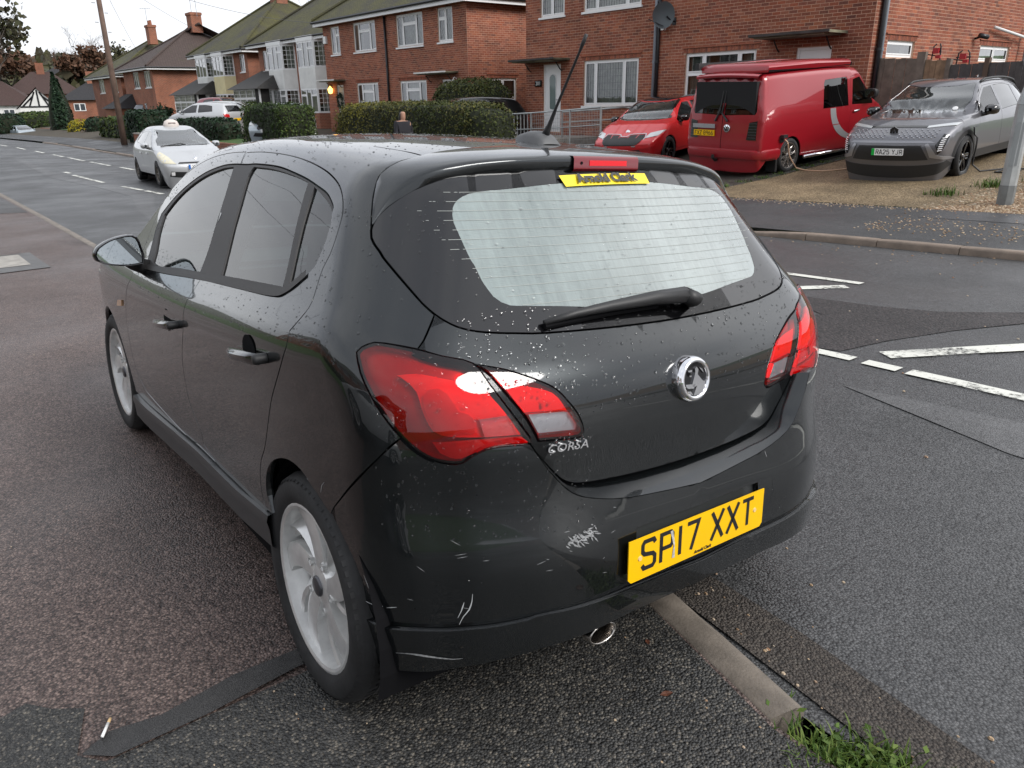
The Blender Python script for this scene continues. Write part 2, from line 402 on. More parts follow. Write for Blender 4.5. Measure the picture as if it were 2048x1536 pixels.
def patch(name, rows, m, parent=None, smooth=True, both=False, closed=False):
    """loft between rows of equally many 3D points"""
    R = [np.array(r, float) for r in rows]; n = len(R[0]); V = np.concatenate(R); Fc = []
    for i in range(len(R) - 1):
        for j in range(n - 1 + (1 if closed else 0)):
            a = i * n + j; b = i * n + (j + 1) % n; Fc.append([a, b, b + n, a + n])
    if both:
        k = len(V); Fc = Fc + [[i + k for i in f][::-1] for f in Fc]; V = np.concatenate([V, V * np.array([1, -1, 1])])
    o = mesh_obj(name, V, Fc, m, parent, smooth)
    return o
def resample(P, n):
    P = np.array(P, float); d = np.r_[0, np.cumsum(np.linalg.norm(np.diff(P, axis=0), axis=1))]; t = np.linspace(0, d[-1], n)
    return np.stack([np.interp(t, d, P[:, i]) for i in range(3)], 1)
def circ_xz(cx, cz, r, a0, a1, n): return [(cx + r * math.cos(R_(a0 + (a1 - a0) * i / n)), cz + r * math.sin(R_(a0 + (a1 - a0) * i / n))) for i in range(n + 1)]
# traced outlines of the hatchback, in its own frame (x forward, y left, z up)
CD = {
 'doorR': [(1.048,0.571,1.402),(0.92,0.573,1.404),(0.816,0.577,1.403),(0.665,0.585,1.398),(0.518,0.596,1.389),(0.377,0.61,1.375),(0.259,0.625,1.359),(0.174,0.639,1.342),(0.109,0.653,1.323),(0.061,0.668,1.299),(0.032,0.681,1.275),(0.015,0.693,1.254),(-0.001,0.715,1.215),(-0.008,0.738,1.171),(-0.003,0.756,1.139),(-0.016,0.778,1.101),(-0.029,0.798,1.068),(-0.027,0.815,1.044),(-0.014,0.835,1.016),(-0,0.845,0.998),(-0.003,0.851,0.985),(-0.001,0.857,0.962),(0.023,0.86,0.926),(0.027,0.86,0.92),(0.081,0.86,0.855),(0.118,0.86,0.807),(0.147,0.86,0.756),(0.185,0.861,0.68),(0.213,0.861,0.633),(0.248,0.86,0.592),(0.271,0.859,0.548),(0.281,0.857,0.504),(0.28,0.854,0.454),(0.261,0.852,0.43),(0.306,0.85,0.416),(0.546,0.846,0.403),(0.744,0.846,0.394),(0.814,0.847,0.402),(0.914,0.848,0.424),(0.917,0.851,0.467),(0.969,0.853,0.507),(1.027,0.855,0.556),(1.038,0.859,0.663),(1.006,0.863,0.75),(0.937,0.867,0.84),(0.909,0.863,0.909),(0.888,0.801,1.014),(0.932,0.765,1.076),(0.951,0.735,1.134),(0.995,0.692,1.213),(0.966,0.735,1.133),(0.971,0.698,1.202),(0.984,0.663,1.265),(1.012,0.614,1.348)],
 'winF': [(1.093,0.607,1.354),(1.23,0.607,1.345),(1.421,0.618,1.315),(1.603,0.64,1.264),(1.732,0.668,1.204),(1.802,0.698,1.145),(1.753,0.737,1.08),(1.654,0.779,1.011),(1.58,0.806,0.969),(1.219,0.8,0.998),(0.935,0.797,1.019),(0.961,0.747,1.108),(1.026,0.67,1.249)],
 'winR': [(0.862,0.613,1.358),(0.671,0.622,1.355),(0.484,0.635,1.343),(0.322,0.649,1.326),(0.301,0.676,1.28),(0.241,0.734,1.175),(0.179,0.791,1.074),(0.39,0.793,1.06),(0.703,0.794,1.037),(0.762,0.744,1.127),(0.815,0.692,1.223),(0.875,0.631,1.327)],
 'winQ': [(0.267,0.656,1.317),(0.197,0.666,1.301),(0.128,0.678,1.282),(0.08,0.689,1.262),(0.057,0.7,1.244),(0.044,0.713,1.219),(0.042,0.734,1.18),(0.047,0.756,1.138),(0.086,0.773,1.109),(0.147,0.788,1.08),(0.196,0.744,1.158),(0.24,0.695,1.248)],
 'dlo': [(1.11,0.601,1.363),(1.249,0.601,1.355),(1.443,0.611,1.325),(1.628,0.633,1.274),(1.773,0.66,1.212),(1.866,0.694,1.145),(1.826,0.734,1.077),(1.748,0.779,1.005),(1.699,0.809,0.958),(1.687,0.821,0.942),(1.304,0.812,0.974),(0.872,0.803,1.01),(0.874,0.805,1.008),(0.499,0.803,1.034),(0.203,0.803,1.053),(0.137,0.793,1.073),(0.098,0.781,1.094),(0.068,0.767,1.119),(0.046,0.756,1.139),(0.044,0.741,1.165),(0.049,0.719,1.208),(0.061,0.702,1.239),(0.08,0.69,1.261),(0.084,0.683,1.272),(0.108,0.676,1.285),(0.162,0.664,1.304),(0.247,0.654,1.32),(0.344,0.643,1.335),(0.474,0.631,1.35),(0.604,0.619,1.361),(0.723,0.613,1.366),(0.867,0.607,1.367),(0.941,0.606,1.364)],
 'hatchseam': [(-0.086,0.666,1.244),(-0.092,0.672,1.233),(-0.106,0.679,1.217),(-0.122,0.68,1.204),(-0.143,0.678,1.19),(-0.161,0.677,1.176),(-0.262,0.652,1.101),(-0.284,0.643,1.083),(-0.306,0.632,1.066),(-0.319,0.652,1.043),(-0.332,0.675,1.019),(-0.337,0.693,1.004),(-0.335,0.698,1.003),(-0.367,0.652,0.989),(-0.397,0.592,0.971),(-0.43,0.57,0.928),(-0.458,0.532,0.865),(-0.473,0.489,0.801),(-0.473,0.489,0.786),(-0.477,0.454,0.739),(-0.48,0.421,0.703),(-0.482,0.398,0.681),(-0.485,0.364,0.665)],
 'glass': [(-0.086,0.666,1.244),(-0.092,0.672,1.233),(-0.106,0.679,1.217),(-0.122,0.68,1.204),(-0.143,0.678,1.19),(-0.161,0.677,1.176),(-0.262,0.652,1.101),(-0.284,0.643,1.083),(-0.305,0.631,1.067),(-0.324,0.615,1.053),(-0.339,0.595,1.041),(-0.352,0.568,1.032),(-0.361,0.538,1.026),(-0.369,0.501,1.021),(-0.378,0.458,1.017),(-0.389,0.388,1.011)],
 'glassclear': [(-0.169,0.337,1.325),(-0.165,0.379,1.323),(-0.16,0.443,1.315),(-0.162,0.478,1.301),(-0.17,0.496,1.284),(-0.18,0.504,1.269),(-0.192,0.508,1.252),(-0.21,0.507,1.23),(-0.229,0.505,1.205),(-0.255,0.502,1.172),(-0.264,0.498,1.161),(-0.289,0.494,1.128),(-0.304,0.488,1.11),(-0.316,0.48,1.094),(-0.327,0.466,1.082),(-0.335,0.447,1.074),(-0.343,0.405,1.07),(-0.356,0.327,1.064)],
 'lampO': [(-0.265,0.8,0.996),(-0.267,0.789,1.006),(-0.279,0.765,1.016),(-0.293,0.748,1.015),(-0.334,0.698,1.004),(-0.367,0.652,0.99),(-0.396,0.592,0.971),(-0.43,0.57,0.928),(-0.458,0.532,0.865),(-0.473,0.489,0.801),(-0.474,0.482,0.789),(-0.473,0.489,0.788),(-0.465,0.553,0.793),(-0.458,0.599,0.792),(-0.451,0.63,0.781),(-0.445,0.652,0.768),(-0.434,0.68,0.771),(-0.421,0.706,0.779),(-0.404,0.733,0.797),(-0.382,0.762,0.831),(-0.349,0.788,0.88),(-0.32,0.801,0.922),(-0.293,0.806,0.958),(-0.269,0.802,0.991)],
 'lampO_refl': [(-0.343,0.749,0.959),(-0.363,0.712,0.962),(-0.391,0.667,0.952),(-0.416,0.619,0.938),(-0.428,0.588,0.927),(-0.456,0.544,0.869),(-0.47,0.508,0.81),(-0.455,0.606,0.819),(-0.425,0.69,0.832),(-0.41,0.711,0.854),(-0.396,0.721,0.891),(-0.381,0.723,0.924),(-0.361,0.736,0.946)],
 'lampO_lower': [(-0.417,0.708,0.82),(-0.454,0.612,0.817),(-0.47,0.508,0.807),(-0.473,0.492,0.791),(-0.465,0.553,0.796),(-0.458,0.599,0.795),(-0.451,0.63,0.785),(-0.445,0.652,0.778),(-0.436,0.675,0.782),(-0.427,0.694,0.793)],
 'lampO_bulb': [(-0.39,0.714,0.917),(-0.392,0.699,0.93),(-0.4,0.679,0.931),(-0.412,0.665,0.919),(-0.424,0.657,0.899),(-0.432,0.649,0.882),(-0.439,0.631,0.875),(-0.447,0.614,0.857),(-0.45,0.622,0.831),(-0.425,0.689,0.836),(-0.413,0.707,0.854),(-0.4,0.717,0.886)],
 'lampO_rev': [(-0.447,0.611,0.861),(-0.458,0.539,0.86),(-0.469,0.513,0.811),(-0.456,0.602,0.82)],
 'lampI': [(-0.4,0.587,0.968),(-0.421,0.523,0.952),(-0.446,0.454,0.924),(-0.461,0.41,0.899),(-0.472,0.384,0.87),(-0.481,0.36,0.838),(-0.486,0.347,0.809),(-0.488,0.343,0.79),(-0.487,0.354,0.78),(-0.484,0.386,0.781),(-0.475,0.469,0.79),(-0.474,0.474,0.801),(-0.464,0.501,0.852),(-0.445,0.54,0.906),(-0.421,0.564,0.944)],
 'lampI_refl': [(-0.437,0.538,0.924),(-0.449,0.473,0.913),(-0.463,0.418,0.893),(-0.472,0.395,0.867),(-0.478,0.384,0.847),(-0.469,0.452,0.854),(-0.463,0.499,0.858),(-0.452,0.521,0.893)],
 'lampI_rev': [(-0.465,0.493,0.855),(-0.471,0.439,0.851),(-0.478,0.382,0.845),(-0.485,0.358,0.808),(-0.486,0.361,0.797),(-0.475,0.469,0.806)],
 'arch': [(0.215,0.853,0.438),(0.227,0.855,0.47),(0.234,0.857,0.504),(0.222,0.859,0.544),(0.197,0.86,0.583),(0.155,0.86,0.617),(0.104,0.859,0.642),(0.054,0.858,0.657),(0.009,0.856,0.661),(-0.031,0.853,0.656),(-0.069,0.85,0.643),(-0.059,0.851,0.643),(-0.11,0.847,0.622),(-0.172,0.84,0.59),(-0.214,0.835,0.556),(-0.252,0.828,0.517),(-0.277,0.817,0.452),(-0.273,0.805,0.367),(-0.273,0.798,0.325),(-0.272,0.786,0.261),(-0.279,0.779,0.238),(-0.29,0.773,0.23)],
 'sill': [(1.901,0.839,0.305),(1.475,0.844,0.343),(1.127,0.846,0.372),(1.266,0.847,0.384),(0.998,0.847,0.391),(0.734,0.846,0.397),(0.546,0.846,0.403),(0.293,0.85,0.415),(0.215,0.853,0.438)],
 'spoilseam': [(-0.082,0.664,1.248),(-0.061,0.651,1.275),(-0.037,0.634,1.305),(-0.021,0.619,1.328),(-0.003,0.6,1.352),(0.001,0.58,1.368),(-0.001,0.559,1.378),(0.007,0.531,1.388),(0.03,0.492,1.397)],
 'indicator': [(2.148,0.859,0.743),(2.048,0.86,0.758),(2.069,0.859,0.728),(2.186,0.859,0.711)],
 'doorF': [(1.067,0.568,1.404),(1.279,0.563,1.399),(1.484,0.569,1.38),(1.673,0.587,1.341),(1.824,0.609,1.29),(1.934,0.638,1.227),(1.95,0.677,1.163),(1.927,0.721,1.091),(1.9,0.763,1.021),(1.81,0.855,0.885),(1.887,0.864,0.828),(1.975,0.86,0.75),(2.029,0.858,0.674),(2.039,0.856,0.625),(2.038,0.853,0.533),(1.993,0.848,0.435),(1.875,0.845,0.385),(1.731,0.845,0.373),(1.151,0.846,0.376),(0.996,0.847,0.395),(0.774,0.846,0.398),(0.814,0.847,0.402),(0.914,0.848,0.424),(0.917,0.851,0.467),(0.969,0.853,0.507),(1.027,0.855,0.556),(1.038,0.859,0.663),(1.006,0.863,0.75),(0.937,0.867,0.84),(0.909,0.863,0.909),(0.888,0.801,1.014),(0.932,0.765,1.076),(0.951,0.735,1.134),(0.995,0.692,1.213),(0.971,0.698,1.202),(0.984,0.663,1.265),(1.012,0.614,1.348)],
 'bumptop': [(-0.37,0.756,0.826),(-0.397,0.73,0.794),(-0.417,0.704,0.778),(-0.435,0.681,0.771),(-0.453,0.657,0.772),(-0.464,0.639,0.787),(-0.477,0.611,0.801),(-0.493,0.573,0.806),(-0.512,0.52,0.807)],
 'creaseb': [(-0.513,0.52,0.805),(-0.528,0.485,0.749),(-0.537,0.446,0.701),(-0.543,0.421,0.678),(-0.548,0.392,0.662),(-0.552,0.349,0.648),(-0.554,0.304,0.636),(-0.556,0.241,0.624),(-0.557,0.175,0.617),(-0.561,0.09,0.61),(-0.565,0.005,0.604)],
 'bumpseamB': [(-0.372,0.755,0.823),(-0.324,0.806,0.759),(-0.191,0.839,0.617),(-0.177,0.84,0.595)],
 'bumpseamF': [(-0.383,0.761,0.827),(-0.329,0.809,0.761),(-0.191,0.839,0.617),(-0.177,0.84,0.595)],
 'skirt': [(-0.279,0.808,0.37),(-0.332,0.8,0.374),(-0.372,0.786,0.382),(-0.42,0.753,0.391),(-0.459,0.701,0.391),(-0.498,0.648,0.398),(-0.529,0.59,0.402),(-0.549,0.542,0.406),(-0.564,0.495,0.41),(-0.579,0.297,0.401),(-0.578,0.171,0.398),(-0.582,0.009,0.395),(-0.579,0.297,0.401),(-0.578,0.171,0.398),(-0.582,0.009,0.395)],
 'bot': [(-0.297,0.785,0.246),(-0.324,0.781,0.25),(-0.383,0.76,0.269),(-0.412,0.738,0.276),(-0.448,0.695,0.285),(-0.491,0.643,0.302),(-0.523,0.585,0.314),(-0.546,0.532,0.322),(-0.56,0.489,0.328)],
 'archB': [(-0.214,0.835,0.556),(-0.252,0.828,0.517),(-0.282,0.819,0.456),(-0.28,0.808,0.372),(-0.281,0.801,0.331),(-0.282,0.791,0.269),(-0.293,0.786,0.25),(-0.31,0.783,0.247)],
 'scuff': [(-0.561,0.445,0.585),(-0.563,0.425,0.585),(-0.568,0.411,0.573),(-0.566,0.398,0.582),(-0.567,0.381,0.583),(-0.571,0.365,0.571),(-0.572,0.393,0.56),(-0.57,0.421,0.558),(-0.565,0.449,0.568)],
 'scr1': [(-0.494,0.657,0.479),(-0.493,0.658,0.461),(-0.489,0.663,0.439),(-0.481,0.673,0.421),(-0.475,0.68,0.4)],
 'scr2': [(-0.483,0.672,0.458),(-0.479,0.677,0.436),(-0.474,0.683,0.418)],
 'scr3': [(-0.295,0.82,0.485),(-0.309,0.815,0.456),(-0.323,0.808,0.422),(-0.336,0.801,0.391)],
 'scr4': [(-0.274,0.815,0.408),(-0.311,0.81,0.414),(-0.347,0.801,0.424)],
 'scr5': [(-0.373,0.777,0.318),(-0.406,0.759,0.328),(-0.436,0.726,0.324),(-0.462,0.688,0.318),(-0.477,0.671,0.322)],
 'scr6': [(-0.358,0.797,0.425),(-0.383,0.785,0.435)],
 'scr7': [(-0.132,0.845,0.634),(-0.139,0.844,0.654),(-0.153,0.843,0.668)],
 'scr8': [(-0.556,-0.278,0.625),(-0.56,-0.283,0.609)],
 'platebox': [(-0.575,0.304,0.548),(-0.576,-0.213,0.533),(-0.579,-0.233,0.429),(-0.58,0.278,0.437)],
 'corsatxt': [(-0.478,0.451,0.766),(-0.489,0.328,0.76)],
 'handleR': [(0.376,0.867,0.873),(0.238,0.866,0.894),(0.126,0.864,0.904)],
 'handleF': [(1.308,0.865,0.796),(1.153,0.866,0.816),(1.012,0.867,0.829)],
 'cupR': [(0.23,0.866,0.923)],
 'cupF': [(1.11,0.868,0.848)],
 'wiperp': [(-0.376,0.385,1.028),(-0.388,-0.082,1.035)],
 'sticker': [(-0.166,0.176,1.354),(-0.164,-0.139,1.36),(-0.182,-0.143,1.333),(-0.185,0.166,1.327)],
 'groove': [(0.023,0.468,1.4),(0.094,0.469,1.408),(0.175,0.471,1.416),(0.248,0.48,1.421)],
 'roofseam': [(0.017,0.485,1.397),(0.015,0.473,1.398),(0.037,0.41,1.409),(0.046,0.332,1.419),(0.059,0.222,1.428),(0.061,0.13,1.432)],
}
# ------------------------------------------------------------------ shared vehicle materials
M_TYRE = mat('tyre_rubber', (.022, .022, .023), .75, noise=.35, nscale=14, bump=.002, bscale=90)
M_BLACK = mat('black_plastic', (.018, .018, .019), .5, bump=.0006, bscale=400)
M_TRIM = mat('matte_black_trim', (.035, .033, .033), .55)
M_DARK = mat('dark_void', (.006, .006, .007), .9, spec=.1)
M_GLOSSB = mat('gloss_black', (.006, .006, .007), .08, coat=.5)
M_ALLOY = mat('silver_alloy', (.78, .78, .77), .30, metal=.55, noise=.10, nscale=25)
M_CHROME = mat('chrome', (.82, .82, .84), .07, metal=1.0)
M_PLATEY = mat('number_plate_yellow', (.88, .50, .0), .30, noise=.04, nscale=12)
M_PLATEW = mat('number_plate_white', (.80, .80, .79), .30)
M_INK = mat('plate_ink', (.012, .012, .014), .35)
M_WHITEP = mat('white_plastic', (.78, .78, .77), .35)
M_SEAT = mat('seat_fabric', (.030, .031, .034), .9, noise=.3, nscale=40)
G_SIDE = glass_mat('side_glass', (.28, .40, .37), .045)
G_DARK = glass_mat('privacy_glass', (.05, .06, .06), .07)
G_SCREEN = glass_mat('windscreen_glass', (.66, .78, .75), .10, fog=.10)
G_FOG = glass_mat('wet_rear_glass', (.70, .82, .79), .11, fog=.50, fogcol=(.66, .76, .75), fogtex=True)

def paint(name, col, flake=.35, rough=.32, metal=.55):
    m, nt, b = nodes_of(name)
    b.inputs['Base Color'].default_value = rgba(col); b.inputs['Metallic'].default_value = metal; b.inputs['Roughness'].default_value = rough
    b.inputs['Coat Weight'].default_value = 1.0; b.inputs['Coat Roughness'].default_value = .015; b.inputs['Coat IOR'].default_value = 1.5
    co = N(nt, 'ShaderNodeTexCoord')
    d = N(nt, 'ShaderNodeTexNoise', {'Vector': co.outputs['Object'], 'Scale': 2.2, 'Detail': 7.0, 'Roughness': .7})
    mr = N(nt, 'ShaderNodeMapRange', {'Value': d.outputs['Fac'], 'From Min': .35, 'From Max': .75, 'To Min': .006, 'To Max': .05})
    nt.links.new(mr.outputs['Result'], b.inputs['Coat Roughness'])
    return m
M_GREY = paint('dark_grey_metallic', (.018, .021, .023), rough=.26, metal=.75)

def wheel_obj(parent, loc, R, rr, w, style, rim_m, right=False, steer=0.0, cap_m=None, n=40):
    """wheel with its outer face towards +y; part wheel > rim, hub_cap"""
    t = MB(); h = w / 2
    prof = [(rr * .97, -h * .9), (rr + .01, -h * .96), (R - .028, -h * 1.0), (R - .008, -h * .86), (R, -h * .66)]
    for g in (-.42, -.14, .14, .42): prof += [(R, h * g - .009), (R - .008, h * g - .006), (R - .008, h * g + .006), (R, h * g + .009)]
    prof += [(R, h * .66), (R - .008, h * .86), (R - .028, h * 1.0), (rr + .022, h * 1.0), (rr + .012, h * .95), (rr + .002, h * .90), (rr - .004, h * .86)]
    t.lathe(prof, n)
    # tread blocks on the shoulder
    for i in range(72):
        a = 2 * math.pi * i / 72; c, s = math.cos(a), math.sin(a)
        for sg in (1, -1):
            t.add([((R + .001) * math.cos(a + d), sg * h * y, (R + .001) * math.sin(a + d)) for d, y in ((0, .62), (.05, .62), (.05, .40), (0, .40))] + [((R - .018) * math.cos(a + d), sg * (h * y + .001), (R - .018) * math.sin(a + d)) for d, y in ((.0, .97), (.05, .97))], [(0, 1, 2, 3), (0, 1, 5, 4)])
    o = t.obj('wheel', M_TYRE, parent); autosmooth(o, 40)
    o.location = loc; o.rotation_euler = (0, 0, (math.pi if right else 0) + steer)
    r = MB(); y0 = h * .80
    r.lathe([(rr + .004, h * .84), (rr + .004, h * .90), (rr - .004, h * .915), (rr - .012, h * .88), (rr - .016, h * .5), (rr - .03, -h * .5), (rr * .8, -h * .8)], n)
    def blade(a0, tw, w0, w1, r0, r1, d0, d1, bev, k=7, side=.5, off=0.0):
        rows = []
        for i in range(k):
            f = i / (k - 1); rad = r0 + (r1 - r0) * f; a = a0 + tw * f * f; wd = (w0 + (w1 - w0) * f) / max(rad, .02); y = d0 + (d1 - d0) * f
            A = [a - wd * .5, a - wd * .46, a + wd * (side - .5), a + wd * .46, a + wd * .5]; Y = [y - .045, y - .004, y, y - bev, y - bev - .04]
            rows.append([(rad * math.cos(q), yy + off, rad * math.sin(q)) for q, yy in zip(A, Y)])
        k0 = len(r.v)
        for row in rows: r.v += row
        for i in range(k - 1):
            for j in range(4): r.f.append((k0 + i * 5 + j, k0 + i * 5 + j + 1, k0 + i * 5 + 6 + j, k0 + i * 5 + 5 + j))
    if style == 'twist':
        for i in range(5):
            a = 2 * math.pi * i / 5 + .35
            blade(a, -.42, .050, .098, .028, rr - .008, y0 - .012, y0 - .004, .006, side=.72)
            blade(a + .60, -.42, .040, .070, .050, rr - .008, y0 - .022, y0 - .010, .040, side=.25)
            blade(a + .30, -.36, .030, .055, .120, rr - .008, y0 - .045, y0 - .022, .006, side=.6)
        r.lathe([(0, y0 - .010), (.030, y0 - .008), (.052, y0 - .014), (.062, y0 - .03), (.066, y0 - .08)], 24)
        for i in range(5):
            a = 2 * math.pi * i / 5 + .68; r.lathe([(.011, y0 - .009), (.011, y0 - .03)], 10, c=(.072 * math.cos(a), 0, .072 * math.sin(a)))
    elif style == 'mesh':
        for i in range(16):
            a = 2 * math.pi * i / 16; sg = 1 if i % 2 else -1
            blade(a, sg * .34, .022, .016, .04, rr - .006, y0 - .006, y0 - .006, .002, side=.5)
        r.lathe([(0, y0 - .004), (.045, y0 - .004), (.06, y0 - .02)], 20)
    elif style == 'aero':
        for i in range(5):
            a = 2 * math.pi * i / 5 + .3
            blade(a, .28, .055, .030, .03, rr - .004, y0 - .010, y0, .004); blade(a + .25, .10, .030, .025, .05, rr - .004, y0 - .014, y0 - .002, .004)
            blade(a + .62, -.22, .018, .05, .12, rr - .004, y0 - .02, y0 - .006, .004)
        r.lathe([(0, y0 - .006), (.05, y0 - .008), (.07, y0 - .03)], 20)
    else:
        for i in range(7): blade(2 * math.pi * i / 7, 0, .035, .03, .03, rr - .006, y0 - .012, y0 - .004, .004)
        r.lathe([(0, y0 - .006), (.05, y0 - .008), (.065, y0 - .03)], 16)
    ro = r.obj('rim', rim_m, o); autosmooth(ro, 30)
    d = MB(); d.lathe([(0, y0 - .085), (rr * .66, y0 - .085), (rr * .66, y0 - .10), (.0, y0 - .10)], 28); d.lathe([(rr * .66, -.02), (rr - .02, -.02), (rr - .02, -.03)], 24); d.obj('brake_disc', mat('brake_disc', (.10, .095, .09), .5, metal=.6), o, True)
    c = MB(); c.lathe([(0, y0 + .001), (.022, y0), (.028, y0 - .003), (.029, y0 - .012)], 20); c.obj('hub_cap', cap_m or mat('hub_grey', (.10, .10, .11), .3, metal=.6), o, True)
    return o

def seat(parent, x, y, z=.36, m=None, name='seat', w=.50, back=.66, lean=.38):
    s = MB(); m = m or M_SEAT
    def cush(M, a, b, c):
        v = []; rows = [(-.5, .6), (-.42, 1), (.42, 1), (.5, .6)]
        bm = bmesh.new(); bmesh.ops.create_cube(bm, size=1.0); bmesh.ops.scale(bm, vec=(a, b, c), verts=bm.verts)
        bmesh.ops.bevel(bm, geom=list(bm.edges), offset=min(a, b, c) * .3, segments=3, affect='EDGES', profile=.6); bm.transform(M)
        bm.verts.ensure_lookup_table(); s.add([tuple(q.co) for q in bm.verts], [[q.index for q in f.verts] for f in bm.faces]); bm.free()
    cush(Matrix.Translation((x + .05, y, z)), .52, w, .16)
    cush(Matrix.Translation((x - .22, y, z)) @ Matrix.Rotation(-lean, 4, 'Y') @ Matrix.Translation((0, 0, back / 2)), .14, w, back)
    cush(Matrix.Translation((x - .22, y, z)) @ Matrix.Rotation(-lean, 4, 'Y') @ Matrix.Translation((.0, 0, back + .11)), .10, .27, .18)
    s.tube([(x - .22 - math.sin(lean) * back, y - .05, z + math.cos(lean) * back - .04), (x - .22 - math.sin(lean) * (back + .1), y - .05, z + math.cos(lean) * (back + .08))], .008, 6)
    return s.obj(name, m, parent, True)

# ------------------------------------------------------------------ the dark grey hatchback
CAR_M = Matrix(((0.998202, 0.047425, 0.036643, 1.5837), (-0.044872, 0.996702, -0.067612, -1.444), (-0.039728, 0.065846, 0.997039, -0.0519), (0, 0, 0, 1)))
car = empty('hatchback_car', M=CAR_M, label='rain-spotted dark grey five-door hatchback parked half on the pavement in the foreground', cat='car')
# side section: offset from crease height dz -> half width
SEC=spl([-.70,-.55,-.40,-.28,-.16,-.07,0,.045,.09,.13,.18,.26,.36,.46,.56],[.822,.842,.852,.857,.862,.866,.866,.850,.818,.794,.766,.725,.670,.612,.548])
ZC=spl([-.7,-.2,.2,.86,1.3,2.2,3.0,3.4],[1.01,.980,.945,.897,.875,.845,.80,.74])
TAP=spl([-.8,-.4,0,.6,1.2,2.0,2.6,3.0,3.4],[.10,.045,.010,.0,.0,.005,.02,.06,.16])
GH=spl([-.6,-.3,0,.5,1.2,2.0,2.8],[.045,.012,.005,.0,.0,.018,.09])
def Wd(x,z):
    dz=z-ZC(x);g=np.clip((dz-.05)/.25,0,1.6);flare=.014*(np.exp(-((x)/.36)**2)+np.exp(-((x-2.511)/.38)**2))*np.exp(-((z-.5)/.24)**2)
    return SEC(dz)-TAP(x)-GH(x)*g+flare
# roof
T0=spl([-.35,-.15,.16,.6,1.0,1.4,1.75,1.95],[1.365,1.404,1.444,1.470,1.479,1.466,1.43,1.385])
def Td(x,y): return np.minimum(T0(x),9)-(.105+.02*np.clip(.4-x,0,1))*y*y-.10*y**4
# screen + bonnet as front limit: x <= Fz(z)
FZ=spl([.2,.45,.62,.75,.85,.95,1.0,1.05,1.2,1.35,1.45,1.55],[3.24,3.33,3.33,3.25,3.05,2.70,2.52,2.42,2.19,1.96,1.72,1.3])
def Fd(y,z): return FZ(z)-.30*y*y-.25*y**4
# rear: hatch (upper) and bumper (lower)
RH=spl([.50,.60,.66,.72,.80,.866,.93,.99,1.05,1.1,1.2,1.3,1.40,1.5],[-.495,-.500,-.500,-.500,-.500,-.490,-.466,-.422,-.378,-.343,-.274,-.207,-.142,-.08])
RB=spl([.28,.33,.385,.42,.50,.56,.60,.66,.72,.80,.9,1.0],[-.565,-.578,-.582,-.583,-.583,-.576,-.566,-.552,-.545,-.540,-.50,-.44])
BOW=spl([0,.3,.58,.69,.756,.81,.87,.92,.965,1.03],[0,.004,.020,.055,.085,.12,.157,.194,.24,.33])
BOWH=spl([0,.3,.5,.65,.75,.8,.87,.93,1.0,1.1],[0,.006,.020,.034,.049,.063,.094,.130,.190,.29])
def Rh(y,z): return RH(z)+BOWH(np.abs(y)/np.clip(Wd(-.2,z),.3,1))
def Rb(y,z): return RB(z)+BOW(np.abs(y)/.86)
def F_car(P, bump=False):
    x,y,z=P[...,0],np.abs(P[...,1]),P[...,2]
    fs=(y-Wd(x,z))*.95
    r=(Rb(y,z) if bump else Rh(y,z))-x
    fr=r*.75
    ft=z-Td(x,y)
    ff=(x-Fd(y,z))*.8
    a=smax(fs,ft,.07);a=smax(a,fr,.05);a=smax(a,ff,.05)
    return a
SH = Shell(lambda P: F_car(P)); SB = Shell(lambda P: F_car(P, True))
HC = (.45, 0, .75, -1); BC = (.40, 0, .55, -1)
g = CD
def ml(L): return [list(p) for p in L]
def sym(left):            # left half from centre to centre, closed with its mirror image
    L_ = ml(left); return L_ + [[p[0], -p[1], p[2]] for p in L_[::-1] if abs(p[1]) > 1e-4]
sec29 = SH.frA(np.array([(2.9, R_(a)) for a in np.linspace(-22, 90, 14)])).tolist(); sec29[-1][1] = 0.0
archF = SH.side([(2.502 + .362 * math.cos(R_(a)), .285 + .365 * math.sin(R_(a))) for a in np.linspace(178, 0, 16)]).tolist()
sill = [(.215, .853, .438), (.55, .846, .402), (1.0, .846, .385), (1.475, .844, .343), (1.9, .839, .305)]
body_loop = [(.066, 0, 1.434)] + ml(g['roofseam'])[::-1][:5] + ml(g['spoilseam'])[::-1][1:] + ml(g['hatchseam'])[1:12] + ml(g['lampO'])[0:4][::-1] + ml(g['lampO'])[::-1][1:5] + ml(g['bumpseamF'])[1:3] + ml(g['arch'])[0:14][::-1] + sill[1:] + archF + sec29
wscreen = SH.top([(1.72, 0), (1.68, .3), (1.58, .50), (1.62, .545), (2.20, .67), (2.30, .64), (2.42, .4), (2.46, 0)]).tolist()
for p in (wscreen[0], wscreen[-1]): p[1] = 0.0
panel(SH, 'body', body_loop, [g['doorF'], g['doorR'], wscreen], M_GREY, car, spacing=.034, merge_mirror=True, flange=.02)
panel(SH, 'windscreen', wscreen, [], G_SCREEN, car, spacing=.08, merge_mirror=True, gap=.004, flange=0, offset=-.004)
panel(SH, 'front_door', g['doorF'], [g['dlo']], M_GREY, car, spacing=.034)
panel(SH, 'rear_door', g['doorR'], [g['dlo']], M_GREY, car, spacing=.034)
panel(SH, 'window_frame', g['dlo'], [g['winF'], g['winR'], g['winQ']], M_TRIM, car, spacing=.05, gap=.003, holegap=0, offset=-.0015, flange=.008)
for k in ('winF', 'winR', 'winQ'): panel(SH, 'side_window', g[k], [], G_SIDE, car, spacing=.06, gap=-.003, offset=-.007, flange=0)
ribbon(SH, 'door_seal', [g['doorF'] + g['doorF'][:1], g['doorR'] + g['doorR'][:1]], .03, M_DARK, car, off=-.013, both=True)
